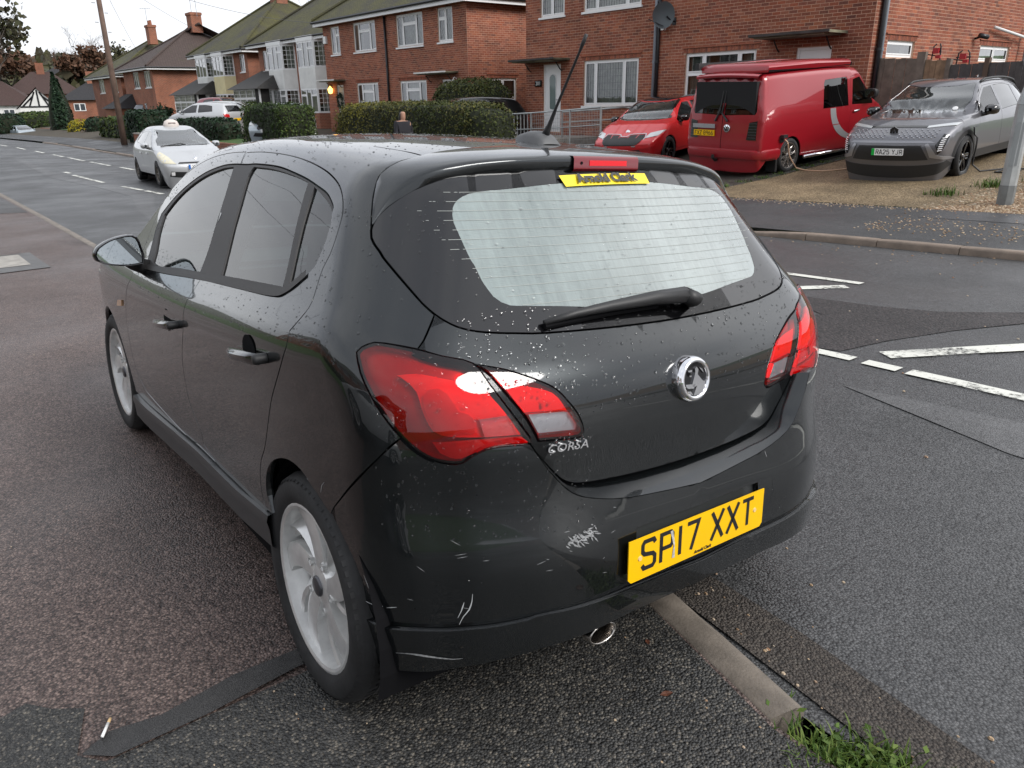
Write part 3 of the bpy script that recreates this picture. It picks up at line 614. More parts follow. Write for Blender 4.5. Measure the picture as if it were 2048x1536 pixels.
ribbon(SH, 'roof_groove', [[(.023, .468, 1.4), (.094, .469, 1.408), (.3, .482, 1.424), (.7, .487, 1.445), (1.2, .487, 1.445), (1.55, .48, 1.41)]], .004, M_DARK, car, off=.0005, both=True)
# belt moulding under the side glass
ribbon(SH, 'belt_moulding', [[(1.70, .8205, .948), (1.304, .812, .974), (.88, .803, 1.008), (.499, .803, 1.034), (.22, .803, 1.054), (.137, .793, 1.073), (.068, .767, 1.119)]], .022, M_TRIM, car, off=.004, both=True)
# nose of the car
front_loop = sec29 + [[p[0], -p[1], p[2]] for p in sec29[::-1][1:]]
panel(SH, 'front_bumper', front_loop, [], M_GREY, car, param='S', c=(2.3, 0, .6, 1), spacing=.07, gap=0, flange=.0, curve=False)
gr = SH.rear([(-.42, .30), (.42, .30), (.36, .44), (-.36, .44)], 5.0, -1); panel(SH, 'front_grille', gr, [], M_BLACK, car, param='S', c=(2.3, 0, .6, 1), spacing=.08, offset=.004, flange=.01)
hl = SH.rear([(.50, .64), (.74, .74), (.70, .82), (.46, .72)], 5.0, -1); panel(SH, 'headlight', hl, [], mat('headlight_clear', (.55, .57, .58), .08, metal=.3, coat=1), car, param='S', c=(2.3, 0, .6, 1), spacing=.06, offset=.004, flange=.01)
# tailgate
gl_low = ml(g['glass'])[8:] + [(-.40, .2, 1.003), (-.405, 0, 1.000)]
left_h = [gl_low[-1]] + gl_low[::-1][1:] + ml(g['hatchseam'])[9:12] + ml(g['hatchseam'])[13:] + [(-.490, .30, .656), (-.496, .15, .648), (-.498, 0, .645)]
lampIm = mirror_loop(g['lampI']).tolist()
hatch_sharp = panel(SH, 'tailgate', sym(left_h), [g['lampI'], lampIm], M_GREY, car, param='S', c=HC, spacing=.03, flange=.03)
glass_l = [(-.140, 0, 1.384), (-.125, .3, 1.373), (-.105, .5, 1.342), (-.088, .60, 1.30), (-.082, .65, 1.262)] + ml(g['glass'])[1:8] + gl_low
clear_l = [(-.176, 0, 1.340)] + ml(g['glassclear']) + [(-.372, .15, 1.046), (-.374, 0, 1.048)]
panel(SH, 'window_border', sym(glass_l), [sym(clear_l)], M_GLOSSB, car, param='S', c=HC, spacing=.04, offset=-.002, gap=.004, holegap=0, flange=.006)
panel(SH, 'rear_window', sym(clear_l), [], G_FOG, car, param='S', c=HC, spacing=.05, offset=-.0025, gap=-.001, flange=0)
ribbon(SH, 'tailgate_seal', [sym(left_h) + [left_h[0]]], .03, M_DARK, car, off=-.016)
# heater lines on the glass
hl_lines = []
for i in range(13):
    zz = 1.318 - i * .0205; yy = np.interp(zz, [1.05, 1.10, 1.20, 1.28, 1.32], [.38, .46, .545, .575, .50])
    P = SH.rear([(y, zz) for y in np.linspace(-yy, yy, 20)]); hl_lines.append(P.tolist())
ribbon(SH, 'heater_lines', hl_lines, .0011, mat('heater_line', (.34, .36, .34), .6), car, off=-.0015)
# lamps
M_LENS = glass_mat('red_lens', (.97, .025, .035), .05)
M_LHOUSE = mat('lamp_housing', (.34, .008, .014), .25, coat=.4)
M_LREF = mat('red_reflector', (.95, .03, .035), .22, coat=.4)
M_LREF2 = mat('red_reflector_flat', (.80, .012, .010), .35, coat=.3)
M_LCLR = mat('clear_reflector', (.55, .55, .57), .25, metal=.6, bump=.002, bscale=55)
G_CLR = glass_mat('clear_lens', (.86, .86, .88), .06)
def lamp(base, loop, hole, inner, lab):
    a = panel(SH, base, loop, [hole], M_LENS, car, param='S', c=HC, offset=.005, gap=.004, holegap=0, spacing=.03, flange=.03)
    hz = panel(SH, 'lamp_housing', loop, [], M_LHOUSE, None, param='S', c=HC, offset=-.024, gap=.003, spacing=.04, flange=0)
    sub = [('lamp_housing', hz)]
    for nm, lp, m, off in inner: sub.append((nm, panel(SH, nm, lp, [], m, None, param='S', c=HC, offset=off, gap=.001, spacing=.025, flange=.008)))
    sub.append(('reverse_lens', panel(SH, 'reverse_lens', hole, [], G_CLR, None, param='S', c=HC, offset=.0055, gap=-.001, spacing=.03, flange=0)))
    sub.append(('reverse_reflector', panel(SH, 'reverse_reflector', hole, [], M_LCLR, None, param='S', c=HC, offset=-.010, gap=-.002, spacing=.03, flange=.006)))
    for nm, pr in sub:
        for q, s_ in zip(pr, a): q.parent = s_
lamp('tail_lamp', g['lampO'], g['lampO_rev'], [('reflector', g['lampO_refl'], M_LREF, -.008), ('bulb_reflector', g['lampO_bulb'], M_LREF2, -.002), ('lower_reflector', g['lampO_lower'], M_LREF2, -.003)], '')
lamp('tail_lamp', g['lampI'], g['lampI_rev'], [('reflector', g['lampI_refl'], M_LREF, -.006)], '')
ribbon(SH, 'lamp_seal', [g['lampO'] + g['lampO'][:1], g['lampI'] + g['lampI'][:1]], .012, M_DARK, car, off=-.004, both=True)
# bumper
bt = ml(g['bumptop']); cb = ml(g['creaseb']); sk = ml(g['skirt'])[:10] + [(-.580, .15, .397), (-.582, 0, .396)]
bl = [(-.565, 0, .604)] + cb[:-1][::-1] + bt[::-1][1:] + ml(g['bumpseamB'])[1:] + ml(g['archB'])[1:4] + sk
plate_loop = [(-.58, .305, .548), (-.58, -.238, .548), (-.58, -.246, .418), (-.58, .292, .420)]
panel(SB, 'rear_bumper', sym(bl), [plate_loop], M_GREY, car, param='S', c=BC, spacing=.03, gap=.0015, holegap=0, flange=.03)
botl = ml(g['bot']); skl = [(-.582, 0, .394)] + sk[::-1][1:] + [(-.281, .801, .331), (-.283, .791, .269)] + botl + [(-.574, .35, .330), (-.580, .15, .330), (-.581, 0, .330)]
panel(SB, 'bumper_skirt', sym(skl), [], M_GREY, car, param='S', c=BC, spacing=.03, gap=0, offset=lambda P: .010 * np.clip((.42 - P[:, 2]) / .02, 0, 1) + .004, flange=.03)
# recessed plate panel
panel(SB, 'plate_recess', plate_loop, [], mat('plate_recess_grey', (.03, .033, .034), .4, coat=.4), car, param='S', c=BC, offset=-.016, gap=-.004, flange=0)
# ledge between tailgate and bumper
hs = [(-.473 + .02, .489, .780), (-.480 + .02, .444, .726), (-.482 + .02, .398, .675), (-.485 + .02, .364, .655), (-.488 + .02, .30, .646), (-.496 + .02, .15, .638), (-.498 + .02, 0, .635)]
ce = [(-.513, .520, .805)] + cb[1:-1] + [(-.565, 0, .604)]
r0 = resample(hs, 30); r1 = resample(ce, 30); full = lambda r: np.concatenate([r, (r * np.array([1, -1, 1]))[::-1][1:]])
rows = [full(r0 + (r1 - r0) * t + np.array([0, 0, .012 * math.sin(t * 3.14) * .5])) for t in (0, .3, .6, .85, .97, 1.0)]
patch('bumper_ledge', rows, M_GREY, car)
# spoiler
E0 = [(.066, 0, 1.434), (.061, .13, 1.432), (.059, .222, 1.428), (.046, .332, 1.419), (.030, .43, 1.407), (.012, .50, 1.394), (0, .559, 1.378), (-.001, .60, 1.352), (-.021, .619, 1.328), (-.037, .634, 1.305), (-.061, .651, 1.275), (-.082, .664, 1.248)]
E1 = [(-.150, 0, 1.405), (-.148, .15, 1.403), (-.144, .29, 1.397), (-.136, .37, 1.391), (-.124, .43, 1.384), (-.112, .5, 1.371), (-.100, .546, 1.355), (-.088, .578, 1.337), (-.080, .603, 1.316), (-.080, .625, 1.292), (-.083, .645, 1.268), (-.086, .664, 1.247)]
E2 = [(-.150, 0, 1.364), (-.146, .15, 1.362), (-.140, .263, 1.358), (-.130, .36, 1.353), (-.120, .44, 1.346), (-.112, .50, 1.338), (-.104, .545, 1.327), (-.094, .572, 1.312), (-.085, .597, 1.297), (-.082, .622, 1.277), (-.084, .645, 1.258), (-.087, .664, 1.244)]
NS = 26; e0 = resample(smooth_loop(E0, .02, False), NS); e1 = resample(smooth_loop(E1, .02, False), NS); e2 = resample(smooth_loop(E2, .02, False), NS)
fl2 = lambda r: np.concatenate([r[::-1] * np.array([1, -1, 1]), r[1:]])
fall = np.clip((.66 - e1[:, 1]) / .2, 0, 1)[:, None]
mid = lambda t, b: e0 + (e1 - e0) * t + fall * np.array([0, 0, b])
e0i = e0 + np.array([.004, 0, -.016])
sp_rows = [fl2(e0i), fl2(e0 + np.array([-.003, 0, 0])), fl2(mid(.25, .004)), fl2(mid(.5, .006)), fl2(mid(.75, .005)), fl2(mid(.93, .002)), fl2(e1 + fall * np.array([-.001, 0, -.002])), fl2(e1 + fall * np.array([-.004, 0, -.007])), fl2(e1 * .6 + e2 * .4 + fall * np.array([-.005, 0, 0])), fl2(e2 + fall * np.array([-.002, 0, .003])), fl2(e2 + fall * np.array([.006, 0, -.002])), fl2(e2 + fall * np.array([.07, 0, .004]))]
autosmooth(patch('spoiler', sp_rows, M_GREY, car), 60)
mb = MB(); yy = np.linspace(.118, -.118, 9); topr = [(-.1535 - .002, y, 1.4045) for y in yy]; botr = [(-.1545, y, 1.366) for y in yy]
fr_ = [(x + .03, y, z + .002) for x, y, z in topr]
mb.add(fr_ + topr + [(-.160, y, 1.398) for y in yy] + [(-.160, y, 1.372) for y in yy] + botr, [(r * 9 + i, r * 9 + i + 1, r * 9 + i + 10, r * 9 + i + 9) for r in range(4) for i in range(8)])
bl_ = autosmooth(mb.obj('brake_light', mat('brake_light_red', (.16, .006, .012), .12, coat=.8), car), 40)
mb = MB(); mb.box(-.1612, -.159, -.072, .064, 1.380, 1.394); mb.obj('led_strip', mat('led_red', (.75, .02, .03), .3), bl_)
mb = MB(); mb.lathe([(0, -.1615), (.004, -.1615), (.004, -.159)], 10, 'x', (0, .092, 1.387)); mb.obj('washer_jet', M_DARK, bl_)
mb = MB(); mb.box(-.12, -.10, -.14, .14, 1.352, 1.368); mb.obj('spoiler_trim', M_BLACK, car)
# sills, arches, floor
for s_ in (1, -1):
    mb = MB(); xs = np.linspace(2.10, .235, 14)
    up = [(x, .842 * s_, float(np.interp(x, [.215, .55, 1, 1.475, 1.9, 2.1], [.430, .396, .380, .338, .300, .295]))) for x in xs]
    rows = [[(x, y - s_ * .02, z + .004) for x, y, z in up], [(x, y + s_ * .018, z - .002) for x, y, z in up], [(x, y + s_ * .022, z - .02) for x, y, z in up], [(x, y + s_ * .016, z - .045) for x, y, z in up], [(x, y + s_ * .012, z - .10) for x, y, z in up], [(x, y - s_ * .05, z - .125) for x, y, z in up]]
    if s_ < 0: rows = rows[::-1]
    autosmooth(patch('sill_skirt', rows, mat('sill_grey', (.032, .034, .036), .42, coat=.25), car), 50)
    for cx, r_, nm in ((-.02, .35, 'wheel_arch'), (2.502, .37, 'wheel_arch')):
        mb = MB(); k = 18; a = [R_(-20 + 220 * i / k) for i in range(k + 1)]
        mb.v = [(cx + r_ * math.cos(t), s_ * y, .30 + r_ * math.sin(t)) for y in (.825, .50) for t in a]; mb.f = [(i, i + 1, i + k + 2, i + k + 1) for i in range(k)]
        mb.f.append(tuple(range(k + 1, 2 * k + 2))); mb.obj(nm, M_DARK, car)
mb = MB(); mb.box(.34, 2.14, -.80, .80, .20, .30); mb.box(-.40, 3.1, -.48, .48, .24, .34); mb.box(-.44, -.2, -.56, .56, .33, .40); mb.obj('underbody', M_DARK, car)
# wheels
for (x, y, rt, st) in ((0, .742, False, 0), (0, -.742, True, 0), (2.511, .745, False, .03), (2.511, -.745, True, .03)):
    wheel_obj(car, (x, y, .307), .307, .2255, .205, 'twist', M_ALLOY, rt, st)
# handles
def handle(pts, nm='door_handle'):
    P = smooth_loop(SH.frA(SH.toA(np.array(pts))), .02, False); n = SH.grad(P); k = len(P); rows = []
    for h_, o_ in ((-.014, .012), (-.017, .026), (-.008, .038), (.006, .040), (.014, .030), (.012, .012)):
        w_ = np.sin(np.clip(np.linspace(0, 1, k), .04, .96) * math.pi) ** .25
        rows.append(P + n * (o_ * w_[:, None]) + np.array([0, 0, h_]))
    for s_ in (1, -1):
        mi = np.array([1, s_, 1]); hd = autosmooth(patch(nm, [r * mi for r in rows], M_GREY, car, closed=False), 50)
        c = P[k // 2]; nn = n[k // 2]; mb = MB(); ln = Vector(nn * mi)
        ctr = Vector(c * mi) + ln * .0012; M = frame(ctr, (1, 0, 0), (0, 0, 1))
        mb.add([tuple(ctr + Vector((.052 * math.cos(t), 0, .040 * math.sin(t) + .012)) ) for t in np.linspace(0, 2 * math.pi, 21)[:-1]], [tuple(range(20))]); mb.obj('handle_cup', M_DARK, hd)
        mb = MB(); e = Vector(P[-1] * mi); mb.lathe([(0, .034), (.011, .034), (.014, .028), (.014, 0)], 14, 'y', (e.x - .012, e.y - .0 if s_ > 0 else e.y - .03, e.z + .002)); mb.obj('handle_end', M_BLACK, hd, True)
handle([(.378, .867, .874), (.25, .866, .892), (.140, .864, .905)]); handle([(1.31, .866, .792), (1.16, .866, .812), (1.03, .866, .829)])
panel(SH, 'indicator', g['indicator'], [], mat('indicator_amber', (.75, .45, .25), .2, coat=.6), car, offset=.006, gap=0, flange=.008, spacing=.03, curve=False)
fc = [(-.02 + .085 * math.cos(t), .88 + .075 * math.sin(t)) for t in np.linspace(0, 6.283, 25)[:-1]]
# mirrors
for s_ in (1, -1):
    mb = MB(); out = [(.835, .972), (.90, .966), (.965, .975), (1.004, .992), (1.010, 1.012), (.995, 1.040), (.95, 1.068), (.90, 1.082), (.865, 1.084), (.848, 1.07), (.838, 1.03), (.830, .99)]
    o3 = resample(smooth_loop([(0, a, b) for a, b in out], .02), 28)[:-1]; c = o3.mean(0)
    prof = [(1.600, .93), (1.597, .98), (1.602, 1.02), (1.64, 1.03), (1.70, .92), (1.735, .66), (1.752, .25)]
    rows = [np.stack([np.full(len(o3), x), s_ * (c[1] + (o3[:, 1] - c[1]) * k), c[2] + (o3[:, 2] - c[2]) * k], 1) for x, k in prof]
    mir = autosmooth(patch('door_mirror', rows, M_GLOSSB, car, closed=True), 50)
    mi = o3 * 1.0; v = [(1.604, s_ * (c[1] + (p[1] - c[1]) * .90), c[2] + (p[2] - c[2]) * .90) for p in mi]
    ob = mesh_obj('mirror_glass', v, [list(range(len(v)))[::s_]], mat('mirror_silver', (.80, .86, .88), .02, metal=1.0), mir)
    mb = MB(); mb.tube([(1.68, s_ * .80, .940), (1.675, s_ * .86, .965), (1.66, s_ * .90, .99)], [.035, .03, .025], 10); mb.obj('mirror_stalk', M_BLACK, mir, True)
    mb = MB(); mb.add([(1.66, s_ * .815, .955), (1.86, s_ * .79, .955), (1.84, s_ * .73, 1.06), (1.66, s_ * .80, .957)], [(0, 1, 2, 3)])
# aerial
mb = MB(); prof = [(.235, .010, .004), (.21, .030, .022), (.165, .036, .034), (.125, .036, .036), (.10, .035, .030), (.085, .034, .018), (.078, .033, .004)]
rws = []
for x, wy, hz in prof:
    zb = float(T0(x)) - .002; rws.append([(x, wy * math.cos(t) * (1.15 if math.sin(t) < .2 else 1), zb + hz * max(0, math.sin(t)) ** .6) for t in np.linspace(0, math.pi, 11)])
ae = autosmooth(patch('aerial', rws, mat('aerial_grey', (.085, .087, .09), .5), car), 50)
mb = MB(); mb.tube([(.110, 0, 1.458), (.098, 0, 1.478), (.090, 0, 1.490), (.060, 0, 1.54), (-.030, 0, 1.675), (-.042, 0, 1.694), (-.056, 0, 1.716)], [.013, .010, .007, .0042, .0036, .0055, .005], 10); mb.obj('aerial_rod', M_BLACK, ae, True)
# wiper
W0 = SH.rear([(.385, 1.028), (.30, 1.036), (.2, 1.041), (.05, 1.045), (-.06, 1.043)]); nW = SH.grad(W0); mb = MB()
pw = [tuple(p + n * d) for p, n, d in zip(W0, nW, (.010, .022, .028, .034, .034))]; mb.tube(pw, [.007, .010, .013, .018, .022], 8)
mb.tube([tuple(Vector(pw[-1])), tuple(Vector(pw[-1]) + Vector((-.012, -.03, -.012))), tuple(Vector(W0[-1]) + Vector((-.01, -.045, -.01)))], [.022, .021, .012], 10)
wp = mb.obj('rear_wiper', M_BLACK, car, True)
mb = MB(); bpts = SH.rear([(.385, 1.022), (.2, 1.033), (.02, 1.036)]); mb.tube([tuple(p + n * .006) for p, n in zip(bpts, SH.grad(bpts))], .007, 6); mb.obj('wiper_blade', M_DARK, wp)
# number plate
PM = frame((-.5975, .0215, .479), (0, -1, 0), (.03, 0, 1)); PM = PM @ Matrix.Rotation(R_(.6), 4, 'Z')
mb = MB(); q = [(-.26 + .01, -.0555), (.25, -.0555), (.26, -.0455), (.26, .0555), (-.26, .0555), (-.26, -.0455)]; mb.prism(q, -.003, 0, lambda a, b, h: tuple(PM @ Vector((a, b, h)))); npl = mb.obj('number_plate', M_PLATEY, car)
plate_text('registration', 'SP17 XXT', .079, PM @ Matrix.Translation((.0, .006, .0002)), M_INK, npl)
text_obj('dealer_name', 'Arnold Clark', .0125, PM @ Matrix.Translation((.01, -.0465, .0008)), M_INK, npl, .0002, .12, .0004)
for xx in (-.222, .222): mb = MB(); mb.lathe([(0, .002), (.006, .002), (.007, 0)], 10, 'z', tuple((0, 0, 0))); o = mb.obj('screw_cap', mat('screw_yellow', (.75, .55, .25), .3), npl); o.matrix_local = PM @ Matrix.Translation((xx, .002, 0))
mb = MB(); mb.add([tuple(PM @ Vector(p)) for p in [(-.118, .042, .0012), (-.108, .043, .0012), (-.100, .004, .0012), (-.098, -.035, .0012), (-.108, -.034, .0012), (-.104, 0, .0012)]], [(5, 0, 1, 2), (5, 2, 3, 4)]); mb.obj('scuff', mat('scuff_grey', (.42, .41, .40), .7, noise=.5, nscale=90), npl)
# dealer sticker, model badge, emblem
st = np.array(g['sticker']); ns = SH.grad(st); P = st + ns * .002
sto = mesh_obj('dealer_sticker', SH.frS(SH.toS(np.array([P[0] * (1 - t) + P[1] * t for t in np.linspace(0, 1, 12)] + [P[3] * (1 - t) + P[2] * t for t in np.linspace(0, 1, 12)]), HC), HC) + np.tile(ns[0] * .003, (24, 1)), [(i, i + 12, i + 13, i + 1) for i in range(11)], mat('sticker_yellow', (.86, .66, .02), .35), car)
c = (P[0] + P[1] + P[2] + P[3]) / 4; ex = (P[1] + P[2] - P[0] - P[3]); ey = (P[0] + P[1] - P[2] - P[3])
SM = frame(c + ns[0] * .009, ex, ey); text_obj('dealer_name', 'Arnold Clark', .036, SM @ Matrix.Translation((-.002, .001, 0)), mat('sticker_ink', (.03, .03, .03), .4), sto, .0004, -.22, .0016, xscale=1.10)
tp = np.array(g['corsatxt']); tn = SH.grad(tp).mean(0); tc_ = tp.mean(0); TM = frame(tc_ + tn * .003, tp[1] - tp[0], np.array([0, 0, 1.]) - tn * tn[2])
text_obj('model_badge', 'CORSA', .0285, TM, M_CHROME, car, .0022, .15, .0002, xscale=1.22, spacing=1.05)
BMx = frame((-.493, -.006, .864), (0, -1, 0), (.16, 0, 1)); mb = MB()
def lt(prof, n=48):
    m_ = MB(); m_.lathe(prof, n, 'z'); m_.v = [tuple(BMx @ Vector(p)) for p in m_.v]; return m_
em = lt([(.060, -.012), (.0595, .010), (.057, .020), (.052, .026), (.047, .027), (.043, .024), (.0425, .020)]).obj('emblem', M_CHROME, car, True)
lt([(0, .0205), (.0430, .0205)]).obj('emblem_disc', M_GLOSSB, em)
def flat(nm, polys, m, d):
    m_ = MB()
    for q in polys: m_.prism(q, d, d + .004, lambda a, b, h: tuple(BMx @ Vector((a, b, h))))
    return autosmooth(m_.obj(nm, m, em), 20)
flat('emblem_figure', [[(-.012, -.040), (.006, -.041), (.020, -.036), (.031, -.022), (.036, -.004), (.030, -.010), (.022, -.004), (.014, .004), (.006, .012), (.010, .024), (.004, .032), (-.003, .028), (-.002, .018), (-.008, .004), (-.016, -.012), (-.010, -.020), (.002, -.016), (-.004, -.026)],
    [(-.040, -.008), (-.020, -.010), (-.004, -.012), (-.010, -.022), (-.030, -.020), (-.037, -.016)], [(-.036, -.026), (-.022, -.028), (-.014, -.038), (-.026, -.034)],
    [(-.030, .026), (-.014, .026), (-.018, .008), (-.024, .010), (-.026, .020)], [(.012, .030), (.024, .024), (.030, .012), (.024, .018)]], M_CHROME, .0205)
flat('emblem_banner', [[(-.026, .022), (-.018, .022), (-.0195, .013), (-.0235, .013)]], M_GLOSSB, .0225)
# exhaust tip
mb = MB(); prof = [(.030, .10), (.036, .02), (.038, .0), (.036, -.004), (.033, .0), (.031, .03), (.030, .09)]; n = 28
for r_, x in prof: mb.v += [(-.565 + x, .322 + r_ * 1.18 * math.cos(2 * math.pi * j / n), .285 + r_ * .72 * math.sin(2 * math.pi * j / n) - x * .08) for j in range(n)]
for i in range(len(prof) - 1): mb.f += [(i * n + j, i * n + (j + 1) % n, (i + 1) * n + (j + 1) % n, (i + 1) * n + j) for j in range(n)]
ex_ = mb.obj('exhaust_tip', mat('stained_steel', (.52, .49, .46), .22, metal=1.0, noise=.2, nscale=30), car, True)
mb = MB(); mb.add([(-.50, .322 + .036 * math.cos(t), .281 + .022 * math.sin(t)) for t in np.linspace(0, 6.283, 17)[:-1]], [tuple(range(16))]); mb.obj('exhaust_bore', M_DARK, ex_)
mb = MB(); mb.tube([(-.48, .322, .28), (-.2, .30, .27), (.6, .2, .24)], .028, 10); mb.obj('exhaust_pipe', mat('rusty_pipe', (.06, .045, .035), .7), car, True)
# scratches and scuffs in the paint
M_SCR = mat('bare_scratch', (.42, .43, .44), .5); M_SCF = mat('paint_scuff', (.22, .225, .23), .7, noise=.5, nscale=120)
ribbon(SB, 'scratch', [g['scr1'], g['scr2'], g['scr3'], g['scr4'], g['scr6'], g['scr8']], [.0008, .003, .002, .0008], M_SCR, car, off=.0012)
ribbon(SB, 'scratch', [g['scr5']], [.001, .006, .004, .001], M_SCF, car, off=.0145)
ribbon(SH, 'scratch', [g['scr7']], [.0006, .002, .0006], M_SCR, car, off=.001)
rng = np.random.default_rng(3); sc = []
for i in range(16):
    y = rng.uniform(.30, .80); z = rng.uniform(.42, .62); a = rng.normal(.1, .35); l = rng.uniform(.004, .022)
    P = SB.rear([(y - l * math.cos(a) / 2, z - l * math.sin(a) / 2), (y, z), (y + l * math.cos(a) / 2, z + l * math.sin(a) / 2)]); sc.append(P.tolist())
ribbon(SB, 'scratch', sc, [.0002, .0007, .0002], M_SCR, car, off=.001)
sf = []
for i in range(70):
    t = rng.uniform(0, 1); y = .450 - .09 * t + rng.normal(0, .004); z = .566 + .012 * t + rng.normal(0, .008) ; l = rng.uniform(.006, .02); a = rng.normal(.5, .4)
    P = SB.rear([(y - l * math.cos(a) / 2, z - l * math.sin(a) / 2), (y, z), (y + l * math.cos(a) / 2, z + l * math.sin(a) / 2)]); sf.append(P.tolist())
ribbon(SB, 'paint_scuff', sf, [.0006, .0034, .0006], M_SCF, car, off=.0009)
# cabin
for y in (.36, -.36): seat(car, 1.22, y)
rs = MB(); rs.box(.28, .74, -.62, .62, .40, .52); rs.obj('rear_bench', M_SEAT, car)
for y in (.33, -.33): seat(car, .52, y, .40, name='rear_seat', w=.62, back=.55, lean=.32)
seat(car, .50, 0, .40, name='rear_seat', w=.2, back=.50, lean=.32)
mb = MB(); mb.box(1.85, 2.35, -.70, .70, .62, .92); mb.box(1.75, 1.87, -.68, .68, .80, .90); mb.obj('dashboard', M_BLACK, car)
mb = MB(); mb.lathe([(.17, -.012), (.182, 0), (.17, .012), (.158, 0), (.17, -.012)], 28, 'x'); sw = mb.obj('steering_wheel', M_BLACK, car, True); sw.location = (1.70, -.36, .92); sw.rotation_euler = (0, R_(25), 0)
mb = MB(); mb.box(-.30, .22, -.55, .55, .93, .945); mb.obj('parcel_shelf', mat('shelf_grey', (.05, .05, .052), .9), car)
mb = MB(); mb.box(-.4, 2.2, -.70, .70, .34, .37); mb.box(.2, .24, -.6, .6, .4, .93); mb.obj('cabin_floor', M_DARK, car)
for s_ in (1, -1):
    mb = MB(); mb.tube([(.99, s_ * .73, .95), (1.0, s_ * .64, 1.15), (1.01, s_ * .53, 1.36)], [.05, .045, .04], 6); mb.box(.3, 1.85, s_ * .765 - .03, s_ * .765 + .03, .35, .93); mb.obj('door_lining', M_BLACK, car)
# raindrops standing on paint and glass
def drops(seed, count):
    rng = np.random.default_rng(seed); V = []; Fc = []; NR = 6
    cand = []
    for (sh, prm, lo, hi, n, rmin, rmax) in ((SH, 'roof', (.05, -.5), (1.75, .62), 1400, .0014, .0036), (SH, 'hatch', (-.62, .83), (.62, 1.06), 620, .0016, .0040), (SH, 'glass', (-.60, 1.0), (.6, 1.34), 500, .0008, .0022), (SH, 'side', (-.25, .80), (1.9, 1.30), 2000, .0012, .0032), (SH, 'lamp', (.34, .80), (.80, 1.01), 260, .0014, .0034), (SB, 'bump', (.36, .60), (.80, .82), 240, .0016, .0036), (SH, 'sideL', (0.3, .45), (1.9, .82), 260, .0008, .0018), (SB, 'bumpL', (-.7, .40), (.82, .60), 140, .0008, .002)):
        q = rng.uniform(lo, hi, (n, 2))
        if prm == 'roof': P = sh.top(q)
        elif prm.startswith('side'): P = sh.side(q)
        else: P = sh.rear(q)
        nn = sh.grad(P)
        if prm == 'side': k = (nn[:, 2] > .22); P, nn = P[k], nn[k]
        r = rng.uniform(0, 1, len(P)) ** 2.2 * (rmax - rmin) + rmin
        off = .005 if prm == 'lamp' else 0.0
        for p, n_, rr in zip(P, nn, r):
            if prm == 'side' and .06 < p[0] < 1.75 and 1.03 < p[2] < 1.34: continue
            a = Vector(n_).orthogonal().normalized(); b = Vector(n_).cross(a); c = Vector(p + n_ * off); k = len(V); nv = Vector(n_)
            el = rng.uniform(.8, 1.5)
            for f, h in ((1, -.02), (.72, .36)):
                for j in range(NR): t = 2 * math.pi * j / NR; V.append(tuple(c + (a * math.cos(t) + b * math.sin(t) * el) * rr * f + nv * rr * h))
            V.append(tuple(c + nv * rr * .52))
            for j in range(NR): Fc += [(k + j, k + (j + 1) % NR, k + NR + (j + 1) % NR, k + NR + j), (k + NR + j, k + NR + (j + 1) % NR, k + 2 * NR)]
    m = bpy.data.materials.new('water_drop'); m.use_nodes = True; nt = m.node_tree; b_ = nt.nodes['Principled BSDF']
    b_.inputs['Transmission Weight'].default_value = 1.0; b_.inputs['IOR'].default_value = 1.33; b_.inputs['Roughness'].default_value = .02; b_.inputs['Base Color'].default_value = (1, 1, 1, 1)
    mesh_obj('raindrops', V, Fc, m, car, True, kind='stuff')
drops(5, 0)
# ------------------------------------------------------------------ ground
ZP_X = [-60, -30, -10, 1.62, 4.13, 8, 12, 17, 22, 38, 54, 65, 95, 200, 400]; ZP_Z = [1.8, 1.0, .35, 0, -.10, -.245, -.36, -.43, -.475, -.58, -.62, -.75, -1.2, -2, -3]
def zp(X): return float(np.interp(X, ZP_X, ZP_Z))
KX = [-30, -6, .73, 1.28, 4, 11.56, 17, 22, 60, 200]; KY = [-1.2, -1.25, -1.48, -1.64, -1.82, -2.16, -2.22, -2.22, -2.2, -2.2]
def yk(X): return float(np.interp(X, KX, KY))
def zroad(X, Y):
    d = yk(X) - Y; low = np.clip((2.6 - X) / 1.4, 0, 1)
    near = -.10 + low * .065 * max(0, 1 - d / .75)
    return zp(X) + near + .02 * math.sin(min(max(d, 0), 6.8) / 6.8 * math.pi) - (.0 if Y > -9 else 0)
def zfar(X, Y):
    b = zp(X) - .10
    return b + .085 + .04 * min(max(-9.13 - Y, 0), 2.4) + .09 * min(max(-11.5 - Y, 0), 8)
